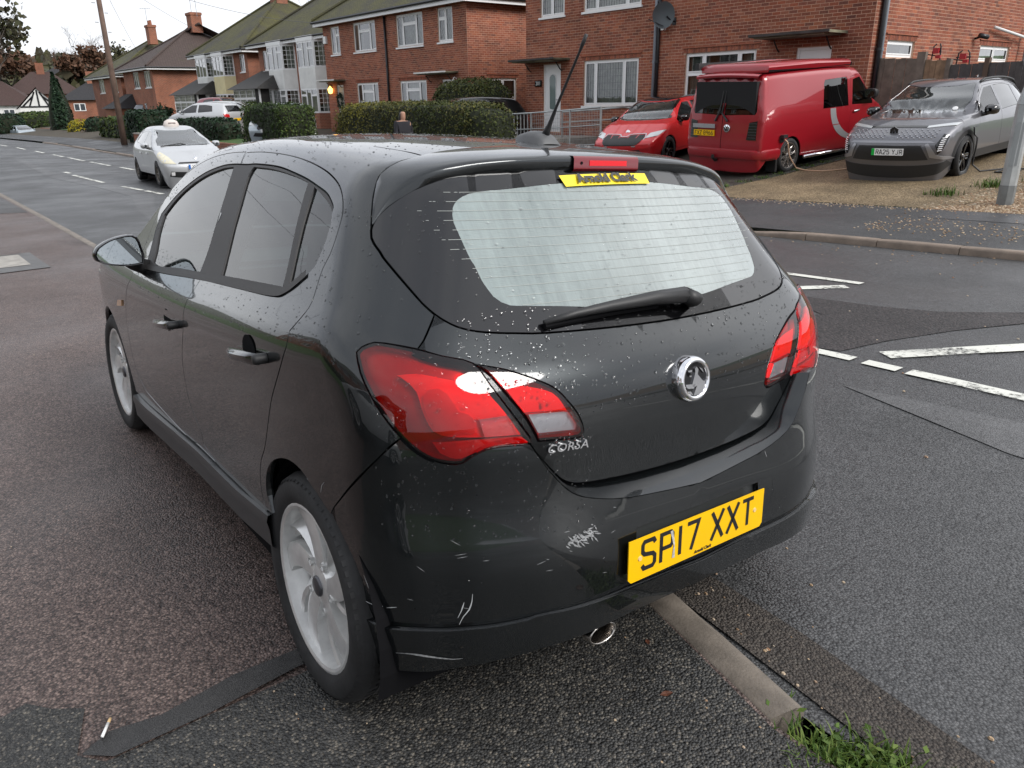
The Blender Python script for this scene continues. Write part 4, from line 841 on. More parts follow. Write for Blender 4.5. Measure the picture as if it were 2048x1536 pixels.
def aggregate(name, cols, stone=160, wet=.34, bumpd=.004, base_noise=.3, patches=None, rough2=.62, spec=.5):
    m, nt, b = nodes_of(name); co = N(nt, 'ShaderNodeTexCoord'); v3 = co.outputs['Object']
    v = N(nt, 'ShaderNodeTexVoronoi', {'Vector': v3, 'Scale': stone, 'Randomness': 1.0}, feature='F1')
    sep = N(nt, 'ShaderNodeSeparateColor', {'Color': v.outputs['Color']})
    rp = N(nt, 'ShaderNodeValToRGB', {'Fac': sep.outputs['Red']})
    els = rp.color_ramp.elements; els[0].position = 0; els[0].color = rgba(cols[0]); els[1].position = 1; els[1].color = rgba(cols[-1])
    for i, c in enumerate(cols[1:-1]): e = els.new((i + 1) / (len(cols) - 1)); e.color = rgba(c)
    gap = N(nt, 'ShaderNodeMapRange', {'Value': v.outputs['Distance'], 'From Min': .25, 'From Max': .75, 'To Min': 1.0, 'To Max': .35})
    n1 = N(nt, 'ShaderNodeTexNoise', {'Vector': v3, 'Scale': 1.3, 'Detail': 8.0, 'Roughness': .65})
    k = N(nt, 'ShaderNodeMapRange', {'Value': n1.outputs['Fac'], 'From Min': .3, 'From Max': .7, 'To Min': 1 - base_noise, 'To Max': 1 + base_noise})
    n3 = N(nt, 'ShaderNodeTexNoise', {'Vector': v3, 'Scale': 28.0, 'Detail': 4.0}); k3 = N(nt, 'ShaderNodeMapRange', {'Value': n3.outputs['Fac'], 'From Min': .3, 'From Max': .7, 'To Min': .82, 'To Max': 1.18})
    mu = N(nt, 'ShaderNodeMath', {0: gap.outputs['Result'], 1: k.outputs['Result']}, operation='MULTIPLY'); mu2 = N(nt, 'ShaderNodeMath', {0: mu.outputs['Value'], 1: k3.outputs['Result']}, operation='MULTIPLY')
    hv = N(nt, 'ShaderNodeHueSaturation', {'Color': rp.outputs['Color'], 'Value': mu2.outputs['Value']})
    nt.links.new(hv.outputs['Color'], b.inputs['Base Color'])
    n2 = N(nt, 'ShaderNodeTexNoise', {'Vector': v3, 'Scale': .7, 'Detail': 6.0, 'Roughness': .6})
    r = N(nt, 'ShaderNodeMapRange', {'Value': n2.outputs['Fac'], 'From Min': .35, 'From Max': .65, 'To Min': wet, 'To Max': rough2}); nt.links.new(r.outputs['Result'], b.inputs['Roughness'])
    b.inputs['Specular IOR Level'].default_value = spec
    h = N(nt, 'ShaderNodeMath', {0: 1.0, 1: v.outputs['Distance']}, operation='SUBTRACT')
    bp = N(nt, 'ShaderNodeBump', {'Strength': .9, 'Distance': bumpd, 'Height': h.outputs['Value']}); nt.links.new(bp.outputs['Normal'], b.inputs['Normal'])
    return m
M_ROAD = aggregate('road_tarmac', [(.040, .041, .043), (.075, .076, .078), (.115, .116, .118), (.060, .060, .061)], 120, .33, .0035, .20, rough2=.55)
M_BROWN = aggregate('brown_tarmac', [(.035, .024, .022), (.115, .082, .072), (.26, .19, .165), (.075, .052, .047), (.15, .105, .095)], 135, .36, .004, .18, rough2=.60)
M_DKTAR = aggregate('dark_tarmac', [(.016, .016, .016), (.045, .045, .044), (.075, .073, .068), (.030, .031, .032), (.20, .18, .15)], 150, .30, .0045, .25, rough2=.62)
M_STRIP = aggregate('smooth_strip_tarmac', [(.035, .034, .034), (.060, .058, .057)], 300, .36, .001, .3)
M_FPAVE = aggregate('far_pavement_tarmac', [(.035, .036, .037), (.060, .061, .063), (.085, .085, .086)], 110, .42, .003, .28, rough2=.72)
M_GPAVE = aggregate('grey_tarmac', [(.050, .048, .048), (.085, .083, .083), (.12, .118, .116)], 120, .38, .003, .2)
M_PATCH = aggregate('worn_wet_patch', [(.016, .013, .013), (.032, .026, .026), (.055, .045, .043)], 60, .45, .006, .35, rough2=.8)
M_TRENCH = aggregate('trench_repair', [(.10, .10, .102), (.135, .135, .137)], 150, .35, .002, .25)
M_DRIVE = aggregate('sandy_concrete', [(.16, .115, .065), (.26, .19, .11), (.34, .26, .16)], 55, .55, .004, .38, rough2=.85, spec=.3)
M_DRIVE2 = aggregate('grey_drive', [(.055, .052, .045), (.085, .08, .07), (.11, .10, .085)], 40, .42, .004, .4, rough2=.7)
M_DIRT = aggregate('gutter_dirt', [(.030, .024, .020), (.060, .048, .040), (.10, .085, .07)], 130, .6, .006, .3, rough2=.85)
M_EARTH = mat('garden_soil', (.055, .045, .03), .9, noise=.4, nscale=2)
M_GRASSB = mat('grass_base', (.040, .085, .014), .85, noise=.35, nscale=3.0, bump=.03, bscale=40)
M_CONC = mat('kerb_concrete', (.17, .145, .12), .62, noise=.35, nscale=9, bump=.003, bscale=120)
M_CONCB = mat('weathered_concrete', (.30, .28, .25), .65, noise=.3, nscale=7, bump=.003, bscale=90)
def roadpaint():
    m = bpy.data.materials.new('road_paint'); m.use_nodes = True; nt = m.node_tree; nt.nodes.clear()
    co = N(nt, 'ShaderNodeTexCoord'); n = N(nt, 'ShaderNodeTexNoise', {'Vector': co.outputs['Object'], 'Scale': 26.0, 'Detail': 7.0, 'Roughness': .75})
    n2 = N(nt, 'ShaderNodeTexNoise', {'Vector': co.outputs['Object'], 'Scale': 2.5, 'Detail': 3.0})
    s = N(nt, 'ShaderNodeMath', {0: n.outputs['Fac'], 1: n2.outputs['Fac']}, operation='ADD')
    f = N(nt, 'ShaderNodeMapRange', {'Value': s.outputs['Value'], 'From Min': .80, 'From Max': .98, 'To Min': 0.0, 'To Max': 1.0})
    p = N(nt, 'ShaderNodeBsdfPrincipled', {'Base Color': (.66, .66, .60, 1), 'Roughness': .5}); t = N(nt, 'ShaderNodeBsdfTransparent')
    mx = N(nt, 'ShaderNodeMixShader', {0: f.outputs['Result'], 1: t.outputs['BSDF'], 2: p.outputs['BSDF']}); N(nt, 'ShaderNodeOutputMaterial', {'Surface': mx.outputs['Shader']}); return m
M_PAINT = roadpaint()
def sheet(name, poly, zf, m, lift=0.0, step=1.0, kind='structure', maxx=None):
    P = np.array(poly, float); pts = []
    for a, b in zip(P, np.roll(P, -1, 0)):
        k = max(1, int(np.linalg.norm(b - a) / step)); k = min(k, 200)
        for j in range(k): pts.append(a + (b - a) * j / k)
    q = np.array(pts); n = len(q); lo, hi = q.min(0), q.max(0)
    gx = np.arange(lo[0] + step * .5, hi[0], step); gy = np.arange(lo[1] + step * .5, hi[1], step)
    if len(gx) * len(gy) > 60000: gx = gx[::3]; gy = gy[::3]
    G = np.stack(np.meshgrid(gx, gy), -1).reshape(-1, 2); G = G[inside(G, q)] if len(G) else G
    r = delaunay_2d_cdt([Vector(v) for v in np.concatenate([q, G])], [(i, (i + 1) % n) for i in range(n)], [], 0, 1e-6)
    V = np.array([(v.x, v.y) for v in r[0]]); T = np.array([f for f in r[2] if len(f) == 3]); T = T[inside(V[T].mean(1), q)]
    o = mesh_obj(name, [(x, y, zf(x, y) + lift) for x, y in V], T.tolist(), m, None, True); bm = bmesh.new(); bm.from_mesh(o.data)
    for f in bm.faces:
        if f.normal.z < 0: f.normal_flip()
    bm.to_mesh(o.data); bm.free(); o['kind'] = kind; return o
# terrain far out, road, pavements
def zland(X, Y):
    base = zp(max(X, -60)) - .9
    if Y < -9: base = zp(X) - .35 + .03 * min(max(-9 - Y, 0), 30)
    far = -.6 - max(0, X - 130) * .01
    return base + min(far, 26) + min(max(0, -30 - Y) * .05, 8)
sheet('ground', [(-60, -160), (400, -160), (400, 160), (-60, 160)], zland, M_GRASSB, -.25, 6.0)
rx = [-40, -6, .73, 1.28, 4, 11.56, 17, 22, 60, 130]
sheet('road', [(x, yk(x) - .06) for x in rx] + [(130, -9.0), (-40, -9.0)], zroad, M_ROAD, 0, .8)
sheet('pavement', [(x, yk(x) + .06) for x in rx] + [(130, 3.4), (-40, 3.4)], lambda x, y: zp(x) + .004 * max(0, y), M_BROWN, 0, .8)
sheet('grass_verge', [(-40, 3.4), (130, 3.4), (130, 12), (-40, 12)], lambda x, y: zp(x) + .05 + .03 * (y - 3.4), M_GRASSB, 0, 2.0)
sheet('tarmac_patch', [(-8, yk(-6) + .07), (.73, yk(.73) + .075), (1.28, yk(1.28) + .075), (1.72, -1.58), (1.72, -1.2), (1.705, -.6), (1.73, -.1), (1.80, -.05), (1.97, -.10), (2.03, -.03), (2.10, .02), (2.07, .12), (2.13, .3), (2.12, 1.0), (2.15, 3.3), (-8, 3.3)], lambda x, y: zp(x) + .004 * max(0, y), M_DKTAR, .004, .6)
sheet('tarmac_strip', [(1.69, -1.5), (1.80, -1.56), (1.815, -1.1), (1.80, -.75), (1.825, -.45), (1.80, -.25), (1.83, -.13), (1.79, -.06), (1.73, -.12), (1.72, -.35), (1.735, -.6), (1.70, -.9), (1.71, -1.2)], lambda x, y: zp(x) + .004 * max(0, y), M_STRIP, .008, .3)
sheet('tarmac_patch', [(17.6, -2.12), (17.9, -1.5), (18.6, -.9), (21, .0), (24, 1.2), (30, 3.3), (129, 3.3), (129, -2.1)], lambda x, y: zp(x) + .004 * max(0, y), M_GPAVE, .004, 1.5)
fx = [-40, 0, 3, 6, 10, 16, 22, 40, 70, 130]
sheet('far_pavement', [(x, -9.13) for x in fx] + [(130, -11.5), (-40, -11.5)], zfar, M_FPAVE, 0, .8)
sheet('tarmac_patch', [(6.9, -11.45), (4.75, -11.45), (4.55, -10.75), (1.5, -10.7), (1.2, -9.9), (-3, -9.85), (-3, -11.45)], zfar, aggregate('newer_tarmac', [(.055, .056, .06), (.08, .081, .085)], 200, .36, .0015, .15), .004, .5)
# worn branch-shaped patch on the road, trench repairs, gutter dirt
sheet('worn_patch', [(4.55, -6.0), (3.95, -6.05), (3.25, -6.05), (2.75, -6.1), (2.35, -6.22), (1.95, -6.55), (1.2, -7.3), (.3, -8.0), (.25, -7.7), (1.2, -6.95), (1.75, -6.3), (2.05, -5.7), (2.25, -5.15), (2.35, -4.72), (2.55, -4.68), (2.62, -4.95), (2.95, -5.0), (3.4, -4.9), (3.6, -5.1), (2.95, -5.55), (3.3, -5.75), (4.3, -5.6)], zroad, M_PATCH, .004, .3)
sheet('trench_repair', [(2.0, -4.1), (1.0, -3.75), (-1, -3.6), (-4, -3.5), (-4, -3.9), (-1, -4.05), (1, -4.2)], zroad, M_TRENCH, .004, .5)
sheet('trench_repair', [(13, -3.7), (17, -4.3), (20, -5.1), (23, -5.0), (28, -4.6), (42, -5.2), (42, -4.9), (28, -4.2), (23, -4.55), (20, -4.6), (17, -3.95), (13, -3.4)], zroad, M_TRENCH, .004, .8)
sheet('gutter_dirt', [(-4, yk(-4) - .07), (.3, yk(.3) - .07), (1.28, yk(1.28) - .07), (2.2, yk(2.2) - .07), (2.2, yk(2.2) - .16), (1.4, -1.92), (.9, -1.86), (.3, -1.74), (-4, -1.5)], zroad, M_DIRT, .005, .2)
# road markings
def mark(x0, y0, x1, y1, w=.10):
    d = np.array([x1 - x0, y1 - y0]); n_ = np.array([-d[1], d[0]]) / np.linalg.norm(d) * w / 2; a = np.array([x0, y0]); b = np.array([x1, y1])
    return sheet('road_marking', [a + n_, b + n_, b - n_, a - n_], zroad, M_PAINT, .008, .25)
for s_ in [(2.55, -4.62, 2.20, -4.61, .10), (2.12, -4.60, 1.90, -4.59, .10), (1.84, -4.585, -3.5, -4.50, .11), (2.10, -4.82, .55, -7.0, .15), (3.30, -6.855, 9.5, -6.90, .10), (3.33, -6.64, 4.9, -4.9, .14), (19.9, -5.27, 21.1, -5.2, .12), (21.3, -5.19, 22.9, -5.08, .12), (24.6, -4.98, 28.5, -4.92, .13),
           (29.4, -5.0, 30.2, -4.98, .13), (29.2, -6.95, 31.0, -6.92, .13), (32.2, -6.87, 35.5, -6.85, .13), (36.5, -6.82, 39.7, -6.82, .13), (40.6, -6.78, 43.0, -6.75, .13), (45, -6.7, 47.5, -6.7, .13), (50, -6.6, 53, -6.6, .13), (56, -6.5, 60, -6.5, .13), (26.5, -6.95, 28.2, -6.95, .13), (21.5, -6.6, 22.0, -6.0, .14)]: mark(*s_)
# kerbs: every stone its own piece
kb = empty('kerb', (0, 0, 0)); kb['kind'] = 'structure'
def kerbstone(x0, x1, ya, yb, zt, h, w, seed, parent=None, zt2=None, mm=None):
    r = random.Random(seed); zt2 = zt if zt2 is None else zt2; mb = MB(); L_ = math.hypot(x1 - x0, yb - ya); k = 6; rows = []
    sec = [(-w / 2, -h), (-w / 2, -.012), (-w / 2 + .012, 0), (w / 2 - .03, 0), (w / 2 - .008, -.010), (w / 2, -.03), (w / 2 + .006, -h)]
    dx, dy = (x1 - x0) / L_, (yb - ya) / L_; nx, ny = (dy, -dx)
    for i in range(k + 1):
        t = i / k; px, py, pz = x0 + (x1 - x0) * t, ya + (yb - ya) * t, zt + (zt2 - zt) * t; e = .004 if i in (0, k) else 0
        rows.append([(px + nx * (a + r.uniform(-.002, .002)), py + ny * (a + r.uniform(-.002, .002)), pz + b - e + r.uniform(-.0015, .0015)) for a, b in sec])
    for row in rows: mb.v += row
    n = len(sec)
    for i in range(k):
        for j in range(n - 1): mb.f.append((i * n + j, i * n + j + 1, (i + 1) * n + j + 1, (i + 1) * n + j))
    mb.f.append(tuple(range(n))[::-1]); mb.f.append(tuple(k * n + j for j in range(n)))
    o = mb.obj('kerb_stone', mm or M_CONC, kb); return autosmooth(o, 50)
# near kerb (outer face towards the road = -Y), laid along +X
x = .74; i = 0
while x < 60:
    d = .905 if x > 1.3 else .62; x2 = x + d
    kerbstone(x, x2 - .008, yk(x), yk(x2 - .008), zp(x) + .004, .16, .125, i, zt2=zp(x2) + .004); x = x2; i += 1
for (a, b) in ((-.55, .10), (-1.5, -.6), (-2.4, -1.52)): kerbstone(a, b, yk(a), yk(b), zp(a) - .035, .16, .125, 900 + int(a * 10), zt2=zp(b) - .035)
x = -4.0
while x < 60:
    x2 = x + .915; low = np.clip((x - 5.2) / .9, 0, 1) * .055 if x < 10 else (.05 if x < 22 else (.0 if int(x / 5) % 2 else .03)); low2 = np.clip((x2 - 5.2) / .9, 0, 1) * .055 if x2 < 10 else low
    kerbstone(x2 - .008, x, -9.065, -9.065, zp(x2) - .012 - low2, .16, .13, 400 + i, zt2=zp(x) - .012 - low, mm=mat('far_kerb_concrete', (.20, .155, .12), .6, noise=.3, nscale=5, bump=.003, bscale=120)); x = x2; i += 1
# inspection cover in the near pavement
ic = empty('inspection_cover', (11.3, -1.12, zp(11.3)), label='concrete inspection cover set in the brown pavement at the left', cat='manhole cover')
def rel(o, par):
    o.parent = par; o.matrix_parent_inverse = Matrix.Translation(par.location).inverted(); return o
for nm, q, m, l in (('frame', [(10.5, -1.37), (12.1, -1.37), (12.15, -.75), (10.5, -.75)], mat('cover_frame', (.08, .078, .076), .5, noise=.3), .006), ('slab', [(10.9, -1.22), (11.98, -1.22), (12.0, -.75), (10.9, -.75)], M_CONCB, .010)):
    o = sheet(nm, q, lambda x, y: zp(x) + .002, m, l, .3, kind='thing'); del o['kind']; rel(o, ic)
# ------------------------------------------------------------------ houses
def brickmat(name, cols, mortar=None, far=False):
    m, nt, b = nodes_of(name)
    at = N(nt, 'ShaderNodeAttribute', attribute_name='tint'); oi = N(nt, 'ShaderNodeObjectInfo'); co = N(nt, 'ShaderNodeTexCoord')
    s = N(nt, 'ShaderNodeMath', {0: at.outputs['Fac'], 1: oi.outputs['Random']}, operation='ADD'); fr = N(nt, 'ShaderNodeMath', {0: s.outputs['Value']}, operation='FRACT')
    rp = N(nt, 'ShaderNodeValToRGB', {'Fac': fr.outputs['Value']}); els = rp.color_ramp.elements
    els[0].position = 0; els[0].color = rgba(cols[0]); els[1].position = 1; els[1].color = rgba(cols[-1])
    for i, c in enumerate(cols[1:-1]): e = els.new((i + 1) / (len(cols) - 1)); e.color = rgba(c)
    geo = N(nt, 'ShaderNodeNewGeometry')
    n = N(nt, 'ShaderNodeTexNoise', {'Vector': geo.outputs['Position'], 'Scale': 1.1, 'Detail': 5.0}); n2 = N(nt, 'ShaderNodeTexNoise', {'Vector': geo.outputs['Position'], 'Scale': 30.0, 'Detail': 4.0})
    a = N(nt, 'ShaderNodeMapRange', {'Value': n.outputs['Fac'], 'From Min': .3, 'From Max': .7, 'To Min': .75, 'To Max': 1.2}); c = N(nt, 'ShaderNodeMapRange', {'Value': n2.outputs['Fac'], 'From Min': .3, 'From Max': .7, 'To Min': .8, 'To Max': 1.2})
    mu = N(nt, 'ShaderNodeMath', {0: a.outputs['Result'], 1: c.outputs['Result']}, operation='MULTIPLY')
    hv = N(nt, 'ShaderNodeHueSaturation', {'Color': rp.outputs['Color'], 'Value': mu.outputs['Value']}); nt.links.new(hv.outputs['Color'], b.inputs['Base Color'])
    b.inputs['Roughness'].default_value = .82; b.inputs['Specular IOR Level'].default_value = .25
    return m
RED = [(.30, .088, .048), (.21, .070, .045), (.34, .115, .062), (.16, .062, .045), (.26, .085, .055), (.31, .12, .075), (.23, .066, .038)]
M_BRICK = brickmat('red_brick', RED); M_MORT = mat('mortar', (.50, .33, .24), .9, noise=.2, nscale=3)
def farbrick(name, sc=1.0):
    m, nt, b = nodes_of(name); co = N(nt, 'ShaderNodeTexCoord'); sx = N(nt, 'ShaderNodeSeparateXYZ', {'Vector': co.outputs['Object']})
    ad = N(nt, 'ShaderNodeMath', {0: sx.outputs['X'], 1: sx.outputs['Y']}, operation='ADD'); cb = N(nt, 'ShaderNodeCombineXYZ', {'X': ad.outputs['Value'], 'Y': sx.outputs['Z'], 'Z': 0.0})
    br = N(nt, 'ShaderNodeTexBrick', {'Vector': cb.outputs['Vector'], 'Color1': (.27, .085, .045, 1), 'Color2': (.19, .068, .042, 1), 'Mortar': (.36, .21, .14, 1), 'Scale': 1.0, 'Mortar Size': .008, 'Brick Width': .225, 'Row Height': .075})
    n = N(nt, 'ShaderNodeTexNoise', {'Vector': co.outputs['Object'], 'Scale': .9, 'Detail': 6.0}); k = N(nt, 'ShaderNodeMapRange', {'Value': n.outputs['Fac'], 'From Min': .3, 'From Max': .7, 'To Min': .72, 'To Max': 1.2})
    hv = N(nt, 'ShaderNodeHueSaturation', {'Color': br.outputs['Color'], 'Value': k.outputs['Result']}); nt.links.new(hv.outputs['Color'], b.inputs['Base Color'])
    bp = N(nt, 'ShaderNodeBump', {'Strength': .6, 'Distance': .006, 'Height': br.outputs['Fac']}); bp.invert = True; nt.links.new(bp.outputs['Normal'], b.inputs['Normal'])
    b.inputs['Roughness'].default_value = .85; return m
M_FBRICK = farbrick('distant_brick')
def roofmat(name, col, moss, amt):
    m, nt, b = nodes_of(name); co = N(nt, 'ShaderNodeTexCoord'); geo = N(nt, 'ShaderNodeNewGeometry')
    sx = N(nt, 'ShaderNodeSeparateXYZ', {'Vector': geo.outputs['Position']})
    ad = N(nt, 'ShaderNodeMath', {0: sx.outputs['X'], 1: sx.outputs['Y']}, operation='ADD'); cb = N(nt, 'ShaderNodeCombineXYZ', {'X': ad.outputs['Value'], 'Y': sx.outputs['Z'], 'Z': 0.0})
    br = N(nt, 'ShaderNodeTexBrick', {'Vector': cb.outputs['Vector'], 'Color1': (1, 1, 1, 1), 'Color2': (.7, .7, .7, 1), 'Mortar': (.25, .25, .25, 1), 'Scale': 1.0, 'Mortar Size': .012, 'Brick Width': .20, 'Row Height': .075})
    n = N(nt, 'ShaderNodeTexNoise', {'Vector': geo.outputs['Position'], 'Scale': .55, 'Detail': 9.0, 'Roughness': .68})
    k = N(nt, 'ShaderNodeMapRange', {'Value': n.outputs['Fac'], 'From Min': .62 - amt * .35, 'From Max': .72 - amt * .2})
    mx = N(nt, 'ShaderNodeMixRGB', {'Fac': k.outputs['Result'], 'Color1': rgba(col), 'Color2': rgba(moss)}); m2 = N(nt, 'ShaderNodeMixRGB', {'Fac': .8, 'Color1': mx.outputs['Color'], 'Color2': br.outputs['Color']}, blend_type='MULTIPLY')
    nt.links.new(m2.outputs['Color'], b.inputs['Base Color'])
    bp = N(nt, 'ShaderNodeBump', {'Strength': .8, 'Distance': .03, 'Height': br.outputs['Color']}); nt.links.new(bp.outputs['Normal'], b.inputs['Normal']); b.inputs['Roughness'].default_value = .8; return m
M_ROOFG = roofmat('mossy_roof', (.060, .055, .042), (.095, .090, .026), .75); M_ROOFB = roofmat('brown_tile_roof', (.085, .058, .050), (.075, .066, .035), .15); M_ROOFD = roofmat('dark_slate_roof', (.035, .034, .038), (.05, .05, .04), .1); M_ROOFR = roofmat('red_brown_roof', (.085, .048, .042), (.07, .055, .04), .1)
M_UPVC = mat('white_upvc', (.80, .80, .80), .3); M_SILL = mat('painted_sill', (.72, .71, .68), .55, noise=.15, nscale=3)
M_PIPE = mat('black_downpipe', (.012, .013, .016), .4); M_PIPEG = mat('grey_downpipe', (.20, .22, .25), .45)
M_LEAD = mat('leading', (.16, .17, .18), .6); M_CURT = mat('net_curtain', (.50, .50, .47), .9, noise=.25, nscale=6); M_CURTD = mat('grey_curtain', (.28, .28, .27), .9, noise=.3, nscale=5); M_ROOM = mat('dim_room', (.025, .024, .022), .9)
G_HOUSE = glass_mat('house_glass', (.70, .76, .74), .12); M_FROST = mat('frosted_glass', (.16, .21, .20), .12, coat=.5, bump=.004, bscale=60)
M_TIMBER = mat('old_board', (.05, .045, .042), .8, noise=.4, nscale=4); M_FLATR = mat('mossy_slab', (.16, .15, .10), .85, noise=.5, nscale=3); M_RENDER = mat('white_render', (.70, .70, .68), .8, noise=.12, nscale=1.5); M_CREAM = mat('cream_render', (.66, .58, .34), .8, noise=.12, nscale=1.5); M_YELL = mat('pale_yellow_render', (.70, .64, .40), .8, noise=.15, nscale=1.0)
class Wall:
    """local frame of a wall: a = along the wall, h = height, d = out of the wall"""
    def __init__(s, o, ea, ed): s.o = Vector(o); s.ea = Vector(ea); s.ed = Vector(ed)
    def p(s, a, h, d=0.0): q = s.o + s.ea * a + s.ed * d; return (q.x, q.y, q.z + h)
    def box(s, mb, a0, a1, h0, h1, d0, d1):
        v = [s.p(a, h, d) for h in (h0, h1) for a, d in ((a0, d0), (a1, d0), (a1, d1), (a0, d1))]
        return mb.add(v, [(3, 2, 1, 0), (4, 5, 6, 7), (0, 1, 5, 4), (1, 2, 6, 5), (2, 3, 7, 6), (3, 0, 4, 7)])
def wall_mesh(w, name, a0, a1, h0, h1, ops, m, house, d=0.0, reveal=.10):
    A = sorted({a0, a1} | {x for o in ops for x in o[:2] if a0 < x < a1}); Hh = sorted({h0, h1} | {x for o in ops for x in o[2:4] if h0 < x < h1}); mb = MB()
    for i in range(len(A) - 1):
        for j in range(len(Hh) - 1):
            ca, ch = (A[i] + A[i + 1]) / 2, (Hh[j] + Hh[j + 1]) / 2
            if any(o[0] < ca < o[1] and o[2] < ch < o[3] for o in ops): continue
            mb.add([w.p(A[i], Hh[j], d), w.p(A[i + 1], Hh[j], d), w.p(A[i + 1], Hh[j + 1], d), w.p(A[i], Hh[j + 1], d)], [(0, 1, 2, 3)])
    for o in ops:
        for q in (((o[0], o[2]), (o[0], o[3])), ((o[0], o[3]), (o[1], o[3])), ((o[1], o[3]), (o[1], o[2])), ((o[1], o[2]), (o[0], o[2]))):
            mb.add([w.p(*q[0], d), w.p(*q[1], d), w.p(*q[1], d - reveal), w.p(*q[0], d - reveal)], [(0, 1, 2, 3)])
    return rel(mb.obj(name, m, None), house)
def vis_size(P):
    c = (np.array(P) - np.array([0, 0, 1.503])) @ RW; 
    if c[2] < .5: return 0
    u, v = 1510.8 * c[0] / c[2] + 1024, 1510.8 * c[1] / c[2] + 768
    return 0 if not (-20 < u < 2068 and -20 < v < 560) else 1510.8 / c[2]
BRICK_ME = {}
def bricks(walls, house, name_seed, singles=300):
    """stretcher-bond bricks standing 4 mm proud of the mortar; the largest `singles` are objects, the rest one mesh"""
    full = []; rest = []
    r = random.Random(name_seed)
    for w, a0, a1, h0, h1, ops in walls:
        row = 0; h = h0
        while h < h1 - .03:
            a = a0 - (.1125 if row % 2 else 0.0)
            while a < a1:
                b0, b1 = a + .005, a + .220; a += .225; b0 = max(b0, a0 + .001); b1 = min(b1, a1 - .001); iv = [(b0, b1)]
                for o in ops:
                    if o[2] < h + .04 < o[3]:
                        iv = [q for (s0, s1) in iv for q in ((s0, min(s1, o[0])), (max(s0, o[1]), s1)) if q[1] - q[0] > .01]
                for s0, s1 in iv:
                    if s1 - s0 < .02: continue
                    t = r.random(); dd = .0022 + r.uniform(-.001, .0012)
                    c = w.p((s0 + s1) / 2, h + .0375, dd)
                    (full if abs(s1 - s0 - .215) < 1e-6 else rest).append((c, w, s0, s1, h + .005, h + .070, dd, t))
            h += .075; row += 1
    sc = sorted(range(len(full)), key=lambda i: -vis_size(full[i][0]))[:singles]; ss = set(sc)
    rest += [full[i] for i in range(len(full)) if i not in ss]
    mb = MB(); tint = []
    for c, w, s0, s1, ha, hb, dd, t in rest:
        v = [w.p(s0, ha, -.006), w.p(s1, ha, -.006), w.p(s1, hb, -.006), w.p(s0, hb, -.006), w.p(s0, ha, dd), w.p(s1, ha, dd), w.p(s1, hb, dd), w.p(s0, hb, dd)]
        mb.add(v, [(4, 5, 6, 7), (0, 1, 5, 4), (1, 2, 6, 5), (2, 3, 7, 6), (3, 0, 4, 7)]); tint += [t] * 5
    o = rel(mb.obj('brickwork', M_BRICK, None, kind='stuff'), house)
    at = o.data.attributes.new('tint', 'FLOAT', 'FACE'); at.data.foreach_set('value', tint)
    for i in sc:
        c, w, s0, s1, ha, hb, dd, t = full[i]; key = (round(w.ea.x, 2), round(w.ea.y, 2))
        if key not in BRICK_ME:
            w0 = Wall((0, 0, 0), w.ea, w.ed); m_ = MB(); w0.box(m_, -.1075, .1075, -.0325, .0325, -.012, 0); q = m_.obj('brick', M_BRICK, None); BRICK_ME[key] = q.data; bpy.data.objects.remove(q)
        q = bpy.data.objects.new('brick', BRICK_ME[key]); COL.objects.link(q); q.location = c; rel(q, house)
